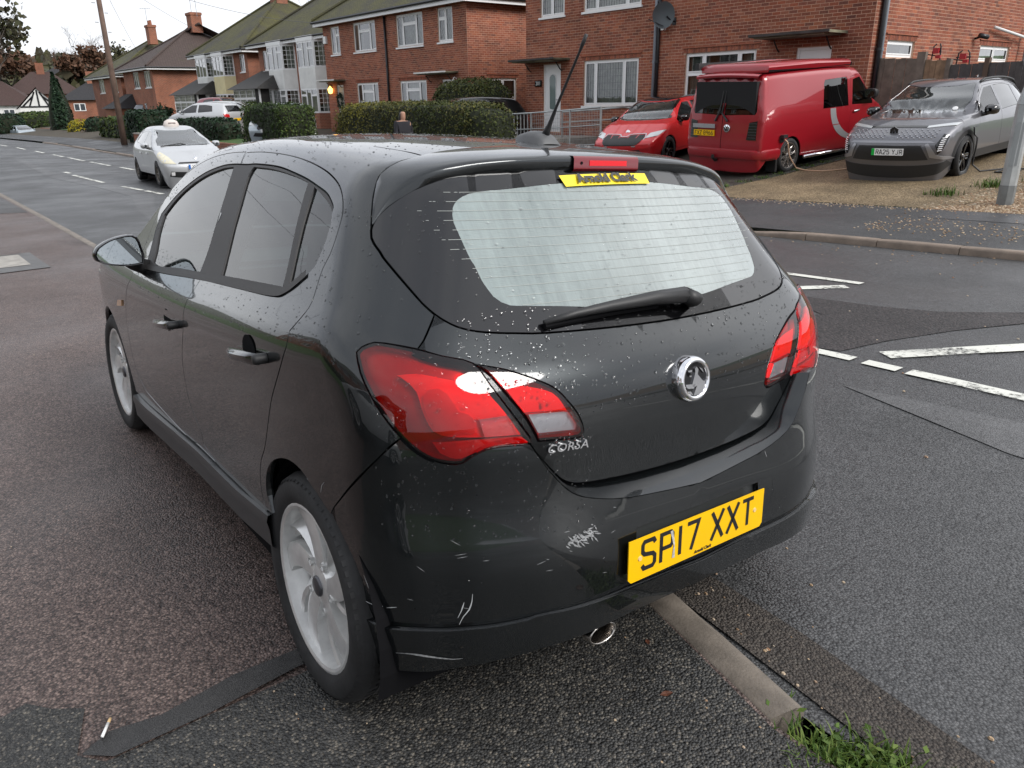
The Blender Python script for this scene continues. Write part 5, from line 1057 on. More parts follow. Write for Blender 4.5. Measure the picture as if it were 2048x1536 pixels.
def window(w, house, a0, a1, h0, h1, lay, curtain='net', set_=.06, sill=True, lead=None, name='window', frame=.055, proud=0):
    """lay: list of (fraction width, [heights fractions of horizontal splits])"""
    d0, d1 = -set_ - .05 + proud, -set_ + .012 + proud; mb = MB(); f = frame
    w.box(mb, a0, a1, h0, h0 + f, d0, d1); w.box(mb, a0, a1, h1 - f, h1, d0, d1); w.box(mb, a0, a0 + f, h0 + f, h1 - f, d0, d1); w.box(mb, a1 - f, a1, h0 + f, h1 - f, d0, d1)
    panes = []; W_ = a1 - a0; x = a0
    for i, (fr, sp) in enumerate(lay):
        xe = x + W_ * fr
        if i < len(lay) - 1: w.box(mb, xe - f * .6, xe + f * .6, h0 + f, h1 - f, d0, d1)
        l = x + (f if i == 0 else f * .6); r_ = xe - (f if i == len(lay) - 1 else f * .6); hh = [h0 + f] + [h0 + (h1 - h0) * s for s in sp] + [h1 - f]
        for s in sp: w.box(mb, l, r_, h0 + (h1 - h0) * s - f * .55, h0 + (h1 - h0) * s + f * .55, d0, d1)
        for j in range(len(hh) - 1): panes.append((l + .012, r_ - .012, hh[j] + (f * .55 if j else 0) + .012, hh[j + 1] - (f * .55 if j < len(hh) - 2 else 0) - .012))
        # opening-light inner frame
        for p in panes[-(len(hh) - 1):]: 
            e = .018
            w.box(mb, p[0] - .012, p[0] + e, p[2] - .012, p[3] + .012, d1, d1 + .012); w.box(mb, p[1] - e, p[1] + .012, p[2] - .012, p[3] + .012, d1, d1 + .012); w.box(mb, p[0] + e, p[1] - e, p[2] - .012, p[2] + e, d1, d1 + .012); w.box(mb, p[0] + e, p[1] - e, p[3] - e, p[3] + .012, d1, d1 + .012)
        x = xe
    wo = rel(mb.obj(name, M_UPVC, None), house)
    def sub(m_, nm, mm, **k):
        o = m_.obj(nm, mm, None, **k); o.parent = wo; o.matrix_parent_inverse = Matrix.Identity(4); 
        return o
    for l, r_, b, t in panes:
        m_ = MB(); m_.add([w.p(l, b, d1 - .01), w.p(r_, b, d1 - .01), w.p(r_, t, d1 - .01), w.p(l, t, d1 - .01)], [(0, 1, 2, 3)]); sub(m_, 'pane', G_HOUSE)
    if lead:
        m_ = MB(); dd = d1 - .006
        for l, r_, b, t in panes:
            if lead == 'grid':
                nx = max(2, round((r_ - l) / .105)); nz = max(2, round((t - b) / .21))
                for i in range(1, nx): q = l + (r_ - l) * i / nx; w.box(m_, q - .004, q + .004, b, t, dd, dd + .002)
                for i in range(1, nz): q = b + (t - b) * i / nz; w.box(m_, l, r_, q - .004, q + .004, dd + .002, dd + .004)
            elif lead == 'square':
                nx = max(2, round((r_ - l) / .21)); nz = max(2, round((t - b) / .24))
                for i in range(1, nx): q = l + (r_ - l) * i / nx; w.box(m_, q - .010, q + .010, b, t, dd, dd + .002)
                for i in range(1, nz): q = b + (t - b) * i / nz; w.box(m_, l, r_, q - .010, q + .010, dd + .002, dd + .004)
            else:
                s_ = .11; k = int(((r_ - l) + (t - b)) / s_) + 2
                for i in range(-k, k):
                    for sg in (1, -1):
                        pts = []
                        for j in range(25):
                            tt = b + (t - b) * j / 24; aa = l + i * s_ + sg * (tt - b) * .55
                            if l <= aa <= r_: pts.append((aa, tt))
                        if len(pts) > 1:
                            (p, q), (p2, q2) = pts[0], pts[-1]
                            m_.add([w.p(p - .004, q, dd), w.p(p + .004, q, dd), w.p(p2 + .004, q2, dd), w.p(p2 - .004, q2, dd)], [(0, 1, 2, 3)])
        if m_.v: sub(m_, 'leading', M_LEAD if lead != 'square' else M_UPVC)
    if sill:
        m_ = MB(); w.box(m_, a0 - .05, a1 + .05, h0 - .06, h0 - .002, -set_, .05); sub(m_, 'sill', M_UPVC if sill == 'w' else M_SILL)
    if curtain:
        m_ = MB(); n = max(8, int(W_ / .035)); r = random.Random(int(a0 * 977 + h0 * 31)); spans = [(a0 + .04, a1 - .04)] if curtain == 'net' else [(a0 + .04, a0 + W_ * .30), (a1 - W_ * .22, a1 - .04)]
        for s0, s1 in spans:
            k = max(6, int((s1 - s0) / .03)); k0 = len(m_.v)
            for i in range(k + 1):
                a = s0 + (s1 - s0) * i / k; dd = -set_ - .14 + .02 * math.sin(i * 2.1) + r.uniform(-.006, .006); m_.v += [w.p(a, h0 + .03, dd), w.p(a, h1 - .04, dd)]
            m_.f += [(k0 + 2 * i, k0 + 2 * i + 2, k0 + 2 * i + 3, k0 + 2 * i + 1) for i in range(k)]
        sub(m_, 'curtain', M_CURT if curtain == 'net' else M_CURTD)
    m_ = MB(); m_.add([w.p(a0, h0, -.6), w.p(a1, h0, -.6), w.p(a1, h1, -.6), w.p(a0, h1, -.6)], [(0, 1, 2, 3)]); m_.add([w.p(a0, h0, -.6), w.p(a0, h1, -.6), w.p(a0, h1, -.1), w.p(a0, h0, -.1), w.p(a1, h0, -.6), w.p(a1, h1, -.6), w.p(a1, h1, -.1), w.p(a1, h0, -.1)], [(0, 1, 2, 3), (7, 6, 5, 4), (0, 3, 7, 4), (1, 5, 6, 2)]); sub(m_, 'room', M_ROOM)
    return wo
def arch_lintel(w, house, a0, a1, h, n=None):
    """soldier course with a tile creasing above an opening"""
    n = n or int((a1 - a0 + .16) / .078); mb = MB(); x0 = a0 - .08; st = (a1 - a0 + .16) / n
    for i in range(n): w.box(mb, x0 + i * st + .006, x0 + (i + 1) * st - .006, h + .008, h + .118, -.05, .008)
    o = rel(mb.obj('soldier_course', M_BRICK, None), house); at = o.data.attributes.new('tint', 'FLOAT', 'FACE'); at.data.foreach_set('value', [(.13 + .6 * ((i // 6) * .618 % 1)) for i in range(n * 6)])
    mb = MB(); w.box(mb, a0 - .12, a1 + .12, h + .124, h + .150, -.05, .035); rel(mb.obj('tile_creasing', mat('creasing_tile', (.30, .10, .055), .8, noise=.2), None), house)
def canopy(w, house, a0, a1, h, d=.75, moss=True):
    mb = MB(); w.box(mb, a0, a1, h, h + .055, 0, d); w.box(mb, a0 + .1, a1 - .15, h - .03, h - .004, 0, d - .06); o = rel(mb.obj('canopy', M_FLATR, None), house)
    m_ = MB(); w.box(m_, a0 - .01, a1 + .01, h + .010, h + .065, d + .002, d + .025); q = m_.obj('fascia_board', M_TIMBER if moss else M_SILL, None); q.parent = o
    for a in (a0 + .35, a1 - .35):
        m_ = MB(); m_.tube([w.p(a, h - .30, .02), w.p(a, h - .25, .10), w.p(a, h - .05, .28)], .018, 6); q = m_.obj('bracket', M_PIPE, None); q.parent = o
    return o
def door(w, house, a0, a1, h0, h1, style='oval', side=1):
    mb = MB(); d0, d1 = -.10, -.05; f = .065
    w.box(mb, a0, a0 + f, h0, h1, d0 - .04, d1 + .02); w.box(mb, a1 - f, a1, h0, h1, d0 - .04, d1 + .02); w.box(mb, a0 + f, a1 - f, h1 - f, h1, d0 - .04, d1 + .02); w.box(mb, a0 + f, a1 - f, h0, h0 + .05, d0 - .04, d1 + .02)
    l, r_, b, t = a0 + f + .004, a1 - f - .004, h0 + .055, h1 - f - .004; c = (l + r_) / 2
    do = rel(mb.obj('door', M_UPVC, None), house)
    def sub(m_, nm, mm, par=do): o = m_.obj(nm, mm, None); o.parent = par; return o
    m_ = MB(); w.box(m_, l, r_, b, t, d0, d1)
    lf = sub(m_, 'door_leaf', M_UPVC if style != 'beige' else mat('pale_door', (.45, .42, .36), .5))
    if style in ('oval', 'arch'):
        m_ = MB(); rw, zb, zt = (.155, b + .62, t - .22) if style == 'oval' else (.14, b + .75, t - .30)
        pts = []
        for i in range(25): ang = math.pi * i / 24; pts.append((c + rw * math.cos(ang), zt - rw + rw * math.sin(ang)))
        if style == 'oval': 
            for i in range(25): ang = math.pi + math.pi * i / 24; pts.append((c + rw * math.cos(ang), zb + rw * .4 + rw * .4 * math.sin(ang)))
        else: pts += [(c - rw, zb), (c + rw, zb)]
        m_.prism(pts, d1 + .004, d1 + .012, lambda x, y, h: w.p(x, y, h)); gl = sub(m_, 'door_glass', M_FROST if style == 'oval' else mat('dark_leaded_glass', (.05, .05, .05), .2), lf)
        m_ = MB(); o_ = [w.p(x, y, d1 + .014) for x, y in pts]; m_.tube(o_ + o_[:1], .012, 6, cap=False); sub(m_, 'moulding', M_UPVC, lf)
        m_ = MB(); w.box(m_, l + .10, r_ - .10, b + .12, b + .50, d1 + .001, d1 + .010); sub(m_, 'lower_panel', M_UPVC, lf)
        if style == 'arch': m_ = MB(); w.box(m_, c - .13, c + .13, b + .58, b + .65, d1 + .001, d1 + .012); sub(m_, 'letterbox', M_PIPE, lf)
    else:
        m_ = MB(); w.box(m_, l + .10, r_ - .10, b + .9, t - .12, d1 + .001, d1 + .008); sub(m_, 'upper_panel', M_UPVC if style != 'beige' else MATS['pale_door'], lf)
    m_ = MB(); hx = (r_ - .06) if side > 0 else (l + .06); m_.tube([w.p(hx, b + .95, d1), w.p(hx, b + .95, d1 + .05), w.p(hx - side * .10, b + .95, d1 + .05)], .010, 6); sub(m_, 'handle', M_CHROME, lf)
    return do
def pipe(pts, r, m, house, nm='downpipe', clips=True):
    mb = MB(); mb.tube(pts, r, 8); o = rel(mb.obj(nm, m, None, True), house)
    if clips:
        for i in range(1, 5):
            f = i / 5; p = Vector(pts[0]).lerp(Vector(pts[-1]), f); m_ = MB(); m_.lathe([(r + .002, -.03), (r + .012, -.028), (r + .012, .028), (r + .002, .03)], 10, 'z', tuple(p)); q = m_.obj('pipe_collar', m, None); q.parent = o
    return o
def hip_roof(house, x0, x1, y0, y1, ze, rise, m, over=.35, hipx=(1, 1), name='roof', gutter=True, thick=.10):
    """x0<x1, y0 back < y1 front; ridge along X"""
    X0, X1, Y0, Y1 = x0 - over, x1 + over, y0 - over, y1 + over; hd = (Y1 - Y0) / 2; yc = (Y0 + Y1) / 2
    r0 = X0 + (hd if hipx[0] else 0); r1 = X1 - (hd if hipx[1] else 0)
    v = [(X0, Y0, ze), (X1, Y0, ze), (X1, Y1, ze), (X0, Y1, ze), (r0, yc, ze + rise), (r1, yc, ze + rise)]
    mb = MB(); mb.add(v, [(3, 2, 5, 4), (1, 0, 4, 5), (2, 1, 5), (0, 3, 4)]); mb.add([(a, b, c - thick) for a, b, c in v[:4]] + v[:4], [(0, 1, 2, 3)[::-1], (0, 1, 5, 4), (1, 2, 6, 5), (2, 3, 7, 6), (3, 0, 4, 7)])
    o = rel(mb.obj(name, m, None), house)
    m_ = MB()
    for a, b in ((4, 5), (2, 5), (3, 4), (1, 5), (0, 4)): m_.tube([Vector(v[a]) + Vector((0, 0, .03)), Vector(v[b]) + Vector((0, 0, .03))], .09, 6)
    q = m_.obj('ridge_tiles', m, None); q.parent = o
    if gutter:
        m_ = MB(); z = ze - .06; m_.tube([(X0, Y1 + .05, z), (X1, Y1 + .05, z), (X1 + .05, Y1, z), (X1 + .05, Y0, z)], .055, 6); m_.tube([(X0 - .05, Y1 + .03, z), (X0 - .05, Y0, z)], .055, 6); q = m_.obj('gutter', M_PIPE, None); q.parent = o
        m_ = MB(); m_.box(x0 - over + .06, x1 + over - .06, y1 + .02, y1 + over - .02, ze - .14, ze - .105); m_.box(X0 + .02, X1 - .02, Y1 - .03, Y1 - .002, ze - .24, ze - .10); q = m_.obj('fascia', M_UPVC, None); q.parent = o
        m_ = MB(); m_.box(X0 + .002, X0 + .03, Y0, Y1 - .04, ze - .24, ze - .10); m_.box(X1 - .03, X1 - .002, Y0, Y1 - .04, ze - .24, ze - .10); q = m_.obj('fascia', M_UPVC, None); q.parent = o
    return o
def chimney(house, x, y, z0, z1, w=.9, d=.6, pots=2, m=None):
    mb = MB(); mb.box(x - w / 2, x + w / 2, y - d / 2, y + d / 2, z0, z1); mb.box(x - w / 2 - .06, x + w / 2 + .06, y - d / 2 - .06, y + d / 2 + .06, z1 - .22, z1 - .02); o = rel(mb.obj('chimney', m or M_FBRICK, None), house)
    for i in range(pots):
        m_ = MB(); m_.lathe([(.13, 0), (.11, .4), (.13, .42), (.10, .42), (.10, .1)], 10, 'z', (x - w / 4 + i * w / 2, y, z1 - .02)); q = m_.obj('chimney_pot', mat('terracotta', (.30, .11, .06), .8), None); q.parent = o
    return o

# ---- near brick house at the right
YB = -17.7
hB = empty('brick_house', (15.0, YB, 0.3), label='nearest red brick house, at the right, with white oval-glass door and leaded windows', cat='house')
wB = Wall((0, YB, 0), (-1, 0, 0), (0, 1, 0)); B = lambda x: -x
opsB = [(B(20.19), B(19.06), 3.92, 5.25), (B(18.22), B(15.91), 3.92, 5.25), (B(18.17), B(15.92), 1.27, 2.56), (B(20.05), B(19.21), .47, 2.52), (B(14.24), B(12.04), 1.25, 2.58), (B(10.93), B(10.04), .40, 2.54), (B(13.9), B(11.2), 3.95, 5.25), (B(10.7), B(9.8), 3.95, 5.25)]
wall_mesh(wB, 'wall', B(20.92), B(9.12), -.4, 6.0, opsB, M_MORT, hB)
wBs = Wall((9.12, 0, 0), (0, -1, 0), (-1, 0, 0))   # side wall, a = -Y
opsBs = [(18.42, 19.75, 2.28, 2.63), (23.52, 25.52, 2.27, 2.66)]
wall_mesh(wBs, 'wall', 17.7, 28.5, -.4, 6.0, opsBs, M_MORT, hB)
wBl = Wall((20.92, 0, 0), (0, 1, 0), (1, 0, 0)); wall_mesh(wBl, 'wall', -28.5, -17.7, -.4, 6.0, [], M_FBRICK, hB)
bandB = [(o[0] - .08, o[1] + .08, o[3], o[3] + .15) for o in (opsB[2], opsB[4])]; bandS = [(o[0] - .08, o[1] + .08, o[3], o[3] + .15) for o in opsBs]
bricks([(wB, B(20.92), B(9.12) - .004, .0, 5.2, opsB + bandB), (wBs, 17.704, 28.0, .0, 5.2, opsBs + bandS)], hB, 1)
three = [(.22, []), (.52, []), (.26, [])]
window(wB, hB, *opsB[2], three, lead='grid', sill='w'); window(wB, hB, *opsB[0], [(.47, []), (.53, [])], lead='grid', sill='w'); window(wB, hB, *opsB[1], [(.24, []), (.52, []), (.24, [])], lead='grid', sill='w')
window(wB, hB, *opsB[4], [(.27, [.62]), (.50, []), (.23, [])], curtain='pair', sill='w'); window(wB, hB, *opsB[6], three, sill='w'); window(wB, hB, *opsB[7], [(.5, []), (.5, [])], sill='w')
window(wBs, hB, *opsBs[0], [(1.0, [])], curtain='pair', sill=False); window(wBs, hB, *opsBs[1], [(.5, []), (.5, [])], sill=False)
for o in (opsB[2], opsB[4]): arch_lintel(wB, hB, o[0], o[1], o[3])
for o in opsBs: arch_lintel(wBs, hB, o[0], o[1], o[3])
door(wB, hB, *opsB[3], 'oval'); door(wB, hB, *opsB[5], 'panel')
canopy(wB, hB, B(21.0), B(18.8), 2.63, .70); canopy(wB, hB, B(11.75), B(9.70), 2.78, .80)
pipe([(15.30, YB + .06, 5.9), (15.30, YB + .06, .1)], .045, M_PIPEG, hB); pipe([(15.19, YB + .05, 5.9), (15.19, YB + .05, .1)], .04, M_PIPE, hB)
pipe([(9.05, -17.93, 5.9), (9.05, -17.93, .1)], .055, M_PIPE, hB); pipe([(9.06, -18.06, 5.9), (9.06, -18.06, .1)], .045, M_PIPEG, hB)
pipe([(8.95, -26.2, 3.0), (8.9, -26.2, 1.0)], .05, M_PIPEG, hB, clips=False); pipe([(9.0, -23.9, 3.10), (8.95, -25.6, 2.95), (8.95, -26.2, 2.9), (8.95, -26.2, 3.3)], .04, mat('white_waste_pipe', (.7, .7, .7), .4), hB, 'waste_pipe', False)
mb = MB(); mb.lathe([(0, .03), (.03, .028), (.05, .015), (.055, 0)], 16, 'x'); mb.v = [(-a, b, c) for a, b, c in mb.v]; wl = rel(mb.obj('bulkhead_light', M_WHITEP, None, True), hB); wl.location = (9.08, -18.22, 3.05); wl.parent = hB; wl.scale = (2, 2, 2)
hip_roof(hB, 9.12, 20.92, -28.5, YB, 5.75, 3.0, M_ROOFG)
num = empty('house_number_sign', (20.3, YB + .02, 1.97), label='small black house number plate on the brickwork left of the oval-glass door', cat='sign')
mb = MB(); mb.box(20.12, 20.46, YB + .005, YB + .025, 1.87, 2.06); rel(mb.obj('plate', M_GLOSSB, None), num)
o = text_obj('digits', '201', .17, frame((20.29, YB + .028, 1.965), (-1, 0, 0), (0, 0, 1)), M_WHITEP, None, .001); rel(o, num)
sd = empty('satellite_dish', (14.75, YB, 3.5), label='grey satellite dish fixed to the brick wall beside the long downpipe', cat='satellite dish')
mb = MB(); M_ = Matrix.Translation((14.80, YB + .34, 3.55)) @ Matrix.Rotation(R_(52), 4, 'Z') @ Matrix.Rotation(R_(-8), 4, 'X')
k = len(mb.v)
for i in range(7):
    rr = .30 * i / 6
    for j in range(24): t = 2 * math.pi * j / 24; mb.v.append(tuple(M_ @ Vector((rr * math.cos(t), .9 * rr * rr - .08, rr * 1.12 * math.sin(t)))))
for i in range(6):
    for j in range(24): q = i * 24 + j; q2 = i * 24 + (j + 1) % 24; mb.f.append((q, q2, q2 + 24, q + 24))
rel(mb.obj('dish', mat('dish_grey', (.10, .12, .13), .5), None, True), sd)
mb = MB(); mb.tube([(14.70, YB + .01, 3.40), (14.72, YB + .12, 3.42), (14.76, YB + .26, 3.52)], .02, 6); mb.tube([(14.80, YB + .32, 3.28), (15.1, YB + .60, 3.46)], .012, 6); mb.box(14.64, 14.76, YB + .006, YB + .02, 3.32, 3.5); rel(mb.obj('bracket', M_PIPE, None), sd)
cm = empty('security_camera', (9.1, -23.05, 2.82), label='small dark security camera on the side wall between the two small windows', cat='camera')
mb = MB(); mb.tube([(9.11, -23.05, 2.80), (9.0, -23.05, 2.84), (8.94, -23.0, 2.86)], .03, 8); mb.tube([(8.98, -22.98, 2.87), (8.86, -23.2, 2.83)], .06, 10); rel(mb.obj('body', M_PIPE, None, True), cm)
sp = empty('security_light', (15.1, YB, 3.27), label='small white security light beside the black downpipe', cat='light')
mb = MB(); mb.tube([(15.05, YB + .01, 3.2), (15.02, YB + .1, 3.22)], .025, 8); mb.box(14.93, 15.03, YB + .06, YB + .16, 3.20, 3.30); rel(mb.obj('lamp_head', M_WHITEP, None), sp)

# ---- brick semi in the middle
YA = -18.2
hA = empty('brick_house', (30.5, YA, 0), label='middle red brick semi-detached pair with a wreath on one of its doors', cat='house')
wA = Wall((0, YA, 0), (-1, 0, 0), (0, 1, 0)); opsA = [(B(35.85), B(34.95), 3.58, 4.78), (B(33.6), B(31.62), 3.58, 4.78), (B(29.88), B(27.86), 3.58, 4.80), (B(26.80), B(25.80), 3.60, 4.82), (B(35.65), B(34.98), .30, 2.24), (B(33.65), B(31.7), 1.1, 2.28), (B(29.85), B(27.8), 1.1, 2.28), (B(26.66), B(25.85), .35, 2.26)]
wall_mesh(wA, 'wall', B(36.6), B(24.9), -.5, 5.0, opsA, M_MORT, hA); wAs = Wall((24.9, 0, 0), (0, -1, 0), (-1, 0, 0)); opsAs = [(19.2, 20.55, 1.5, 2.27)]
wall_mesh(wAs, 'wall', 18.2, 26.5, -.5, 5.0, opsAs, M_MORT, hA); wAl = Wall((36.6, 0, 0), (0, 1, 0), (1, 0, 0)); wall_mesh(wAl, 'wall', -26.5, -18.2, -.5, 5.0, [], M_FBRICK, hA)
bdA = [(o[0] - .08, o[1] + .08, o[3], o[3] + .15) for o in opsA[5:7]]; bdS = [(o[0] - .08, o[1] + .08, o[3], o[3] + .15) for o in opsAs]
bricks([(wA, B(36.6), B(24.9) - .004, .0, 4.9, opsA + bdA), (wAs, 18.204, 23.5, .0, 4.9, opsAs + bdS)], hA, 2)
t3 = [(.24, []), (.50, [.70]), (.26, [])]
window(wA, hA, *opsA[0], [(.5, []), (.5, [.70])], curtain='pair', sill='w'); window(wA, hA, *opsA[1], t3, curtain='pair', sill='w'); window(wA, hA, *opsA[2], t3, lead='diamond', sill='w'); window(wA, hA, *opsA[3], [(.5, [.68]), (.5, [])], lead='diamond', sill='w')
window(wA, hA, *opsA[5], t3, curtain='net', sill='w'); window(wA, hA, *opsA[6], t3, sill='w'); window(wAs, hA, *opsAs[0], [(.5, []), (.5, [])], sill=False)
for o in opsA[5:7]: arch_lintel(wA, hA, o[0], o[1], o[3])
arch_lintel(wAs, hA, *opsAs[0][:2], opsAs[0][3])
door(wA, hA, *opsA[4], 'beige'); door(wA, hA, *opsA[7], 'arch', -1); canopy(wA, hA, B(27.75), B(25.55), 2.48, .6, False); canopy(wA, hA, B(36.5), B(34.7), 2.42, .6, False)
pipe([(30.72, YA + .06, 4.85), (30.72, YA + .06, 0)], .05, M_PIPE, hA); hip_roof(hA, 24.9, 36.6, -26.5, YA, 5.08, 3.1, M_ROOFG)
mb = MB(); mb.box(36.2, 36.48, YA + .005, YA + .1, 4.1, 4.42); al = tag(mb.obj('alarm_box', M_WHITEP, None), 'white alarm box high on the corner of the brick semi', 'alarm box')
wr = empty('wreath', (35.32, YA + .06, 1.55), label='dark green round wreath hanging on the pale door', cat='wreath')
rr_ = random.Random(4); V = []; Fq = []
for i in range(420):
    t = rr_.uniform(0, 6.283); rad = .24 + rr_.gauss(0, .045); c = Vector((35.32 + rad * math.cos(t), YA + .02 + rr_.uniform(0, .08), 1.55 + rad * math.sin(t) * 1.2)); a = Vector((rr_.gauss(0, 1), rr_.gauss(0, 1), rr_.gauss(0, 1))).normalized() * .05; b = a.orthogonal().normalized() * .018; k = len(V); V += [tuple(c - a), tuple(c + b), tuple(c + a), tuple(c - b)]; Fq.append((k, k + 1, k + 2, k + 3))
rel(mesh_obj('foliage', V, Fq, mat('dark_fir', (.012, .03, .015), .8), kind='stuff'), wr)
def wall_lamp(x, y, z, lit, label, m):
    e = empty('wall_lamp', (x, y, z), label=label, cat='lamp'); mb = MB(); mb.lathe([(.02, -.14), (.10, -.10), (.13, .08), (.10, .10), (.02, .20), (.0, .24)], 8, 'z', (x, y + .16, z)); rel(mb.obj('lantern', m, None), e)
    mb = MB(); mb.tube([(x, y, z + .2), (x, y + .10, z + .26), (x, y + .16, z + .22)], .018, 6); rel(mb.obj('bracket', M_WHITEP if not lit else M_PIPE, None), e)
wall_lamp(36.05, YA, 2.0, True, 'warmly lit wall lamp left of the wreathed door', mat('lit_lantern', (.9, .5, .12), .4, emit=(1, .55, .12), estr=2.0)); wall_lamp(25.66, YA, 2.06, False, 'white wall lantern beside the arched-glass door', M_WHITEP)

# ---- farther semis along the road
def semi(x0, x1, yf, zb, ze, rise, roof, label, wallm, bays, depth=9.0, name='semi_detached_house', hip=(1, 1), ups=True, side_win=None, chim=None, porch=None, win=True):
    h = empty(name, ((x0 + x1) / 2, yf, zb), label=label, cat='house')
    w = Wall((0, yf, 0), (-1, 0, 0), (0, 1, 0)); ws = Wall((x0, 0, 0), (0, -1, 0), (-1, 0, 0)); wl_ = Wall((x1, 0, 0), (0, 1, 0), (1, 0, 0))
    ops = []; 
    for b in bays:
        if b[0] == 'w': ops.append((B(b[2]), B(b[1]), b[3], b[4]))
    wall_mesh(w, 'wall', B(x1), B(x0), zb - 1.2, ze, ops, wallm, h)
    so_ = [side_win] if side_win else []
    wall_mesh(ws, 'wall', -yf, -yf + depth, zb - 1.2, ze, so_, wallm, h); wall_mesh(wl_, 'wall', yf - depth, yf, zb - 1.2, ze, [], wallm, h)
    if side_win: window(ws, h, *side_win, [(.5, []), (.5, [.6])], curtain='pair', sill='w')
    for b in bays:
        if b[0] == 'w': window(w, h, B(b[2]), B(b[1]), b[3], b[4], b[5], curtain=b[6] if len(b) > 6 else 'pair', sill='w', lead=b[7] if len(b) > 7 else None)
        elif b[0] == 'bay':        # two-storey bay: x0,x1, lower z0,z1, upper z0,z1, infill material
            _, a, c, l0, l1, u0, u1, inf = b; dpt = .62; s_ = .45
            faces = [((c, yf), (c - s_, yf + dpt)), ((c - s_, yf + dpt), (a + s_, yf + dpt)), ((a + s_, yf + dpt), (a, yf))]
            bo = None
            for i, (p, q) in enumerate(faces):
                e = Vector((q[0] - p[0], q[1] - p[1], 0)); ln = e.length; e.normalize(); nrm = Vector((-e.y, e.x, 0)); nrm = nrm if nrm.y >= 0 else -nrm; wb = Wall((p[0], p[1], 0), e, nrm)
                mb = MB(); wb.box(mb, 0, ln, zb - .6, l0, -.1, 0); o = rel(mb.obj('bay_base', wallm, None), h)
                mb = MB(); wb.box(mb, 0, ln, l1, u0, -.1, 0); o = rel(mb.obj('bay_panel', inf, None), h)
                lay = [(1.0, [])] if i != 1 else [(.36, [.72]), (.28, []), (.36, [.72])]
                window(wb, h, .0, ln, l0, l1, lay, curtain='net', set_=0.02, sill=False, lead='square' if i == 2 else None, name='bay_window'); window(wb, h, .0, ln, u0, u1, lay, curtain='net', set_=.02, sill=False, lead='square' if i == 2 else None, name='bay_window')
                mb = MB(); wb.box(mb, -.02, ln + .02, u1, ze, -.12, .02); rel(mb.obj('bay_head', M_UPVC, None), h)
    hip_roof(h, x0, x1, yf - depth, yf, ze + .02, rise, roof, hipx=hip, over=.55)
    if chim:
        for c in chim: chimney(h, *c)
    return h, w
hC, wC = semi(38.2, 48.2, -19.6, -.15, 4.75, 3.6, M_ROOFG, 'white-bayed semi with a tiled lean-to porch, half hidden by the middle brick pair', M_FBRICK, [('bay', 39.0, 41.9, .95, 2.2, 3.2, 4.5, M_RENDER), ('bay', 43.0, 45.9, .95, 2.2, 3.2, 4.5, M_RENDER), ('w', 46.6, 47.6, 3.3, 4.4, [(.5, []), (.5, [.7])])])
pd = mat('dark_porch_roof', (.03, .028, .026), .7, noise=.3)
def porch(h, x0, x1, yf, z0, z1, zr_, roofm, label=None):
    mb = MB(); mb.box(x0, x1, yf + .1, yf + 1.7, z0, z0 + .55); rel(mb.obj('porch_wall', M_FBRICK, None), h)
    w = Wall((0, yf + 1.7, 0), (-1, 0, 0), (0, 1, 0)); n = 4; window(w, h, B(x1), B(x0), z0 + .55, z1, [(1 / n, [.72])] * n, curtain='net', set_=.03, sill=False, name='porch_window', lead='square')
    w = Wall((x0, 0, 0), (0, -1, 0), (-1, 0, 0)); window(w, h, -yf - 1.7, -yf - .1, z0 + .55, z1, [(.5, []), (.5, [])], curtain='net', set_=.03, sill=False, name='porch_window', lead='square')
    mb = MB(); v = [(x0 - .3, yf + 2.0, z1), (x1 + .3, yf + 2.0, z1), (x1 + .3, yf, z1), (x0 - .3, yf, z1), (x0 + .5, yf, zr_), (x1 - .5, yf, zr_)]; mb.add(v, [(0, 1, 5, 4), (1, 2, 5), (3, 0, 4), (2, 3, 4, 5), (0, 3, 2, 1)]); rel(mb.obj('porch_roof', roofm, None), h)
porch(hC, 44.6, 48.6, -19.6, -.1, 2.25, 3.3, pd)
hD, wD = semi(51.6, 61.2, -20.2, -.25, 4.75, 3.7, M_ROOFG, 'semi with one white and one cream bay under a mossy hipped roof', M_FBRICK, [('bay', 54.0, 56.9, .85, 2.1, 3.2, 4.5, M_CREAM), ('bay', 57.3, 60.3, .85, 2.1, 3.2, 4.5, M_RENDER), ('w', 52.1, 53.0, 3.4, 4.5, [(.5, []), (.5, [.7])])], depth=9.5, chim=[(56.2, -24.8, 7.6, 9.3, 1.1, .8, 0)])
porch(hD, 57.2, 62.4, -20.2, -.2, 2.1, 3.2, pd)
hE, wE = semi(69.5, 78.5, -19.2, -.55, 4.35, 3.6, M_ROOFB, 'plain-sided red brick house with a broad brown hipped roof beyond the pole', M_FBRICK, [('w', 70.2, 72.0, 2.8, 4.1, [(.33, []), (.34, []), (.33, [])]), ('w', 73.6, 75.4, 2.8, 4.1, [(.33, []), (.34, []), (.33, [])]), ('w', 72.6, 73.4, .2, 1.6, [(1, [])])], depth=11, side_win=(20.6, 23.0, .2, 1.7), chim=[(73.8, -24.6, 7.3, 8.9, 1.2, .9, 0)])
mb = MB(); v = [(75.5, -17.2, 1.2), (80.0, -17.2, 1.2), (80.0, -19.2, 1.2), (75.5, -19.2, 1.2), (76.5, -19.2, 2.4), (79, -19.2, 2.4)]; mb.add(v, [(0, 1, 5, 4), (1, 2, 5), (3, 0, 4), (2, 3, 4, 5), (0, 3, 2, 1)]); rel(mb.obj('porch_roof', M_ROOFD, None), hE); mb = MB(); mb.box(75.8, 79.8, -19.15, -17.5, -.8, 1.2); rel(mb.obj('porch_wall', M_FBRICK, None), hE)
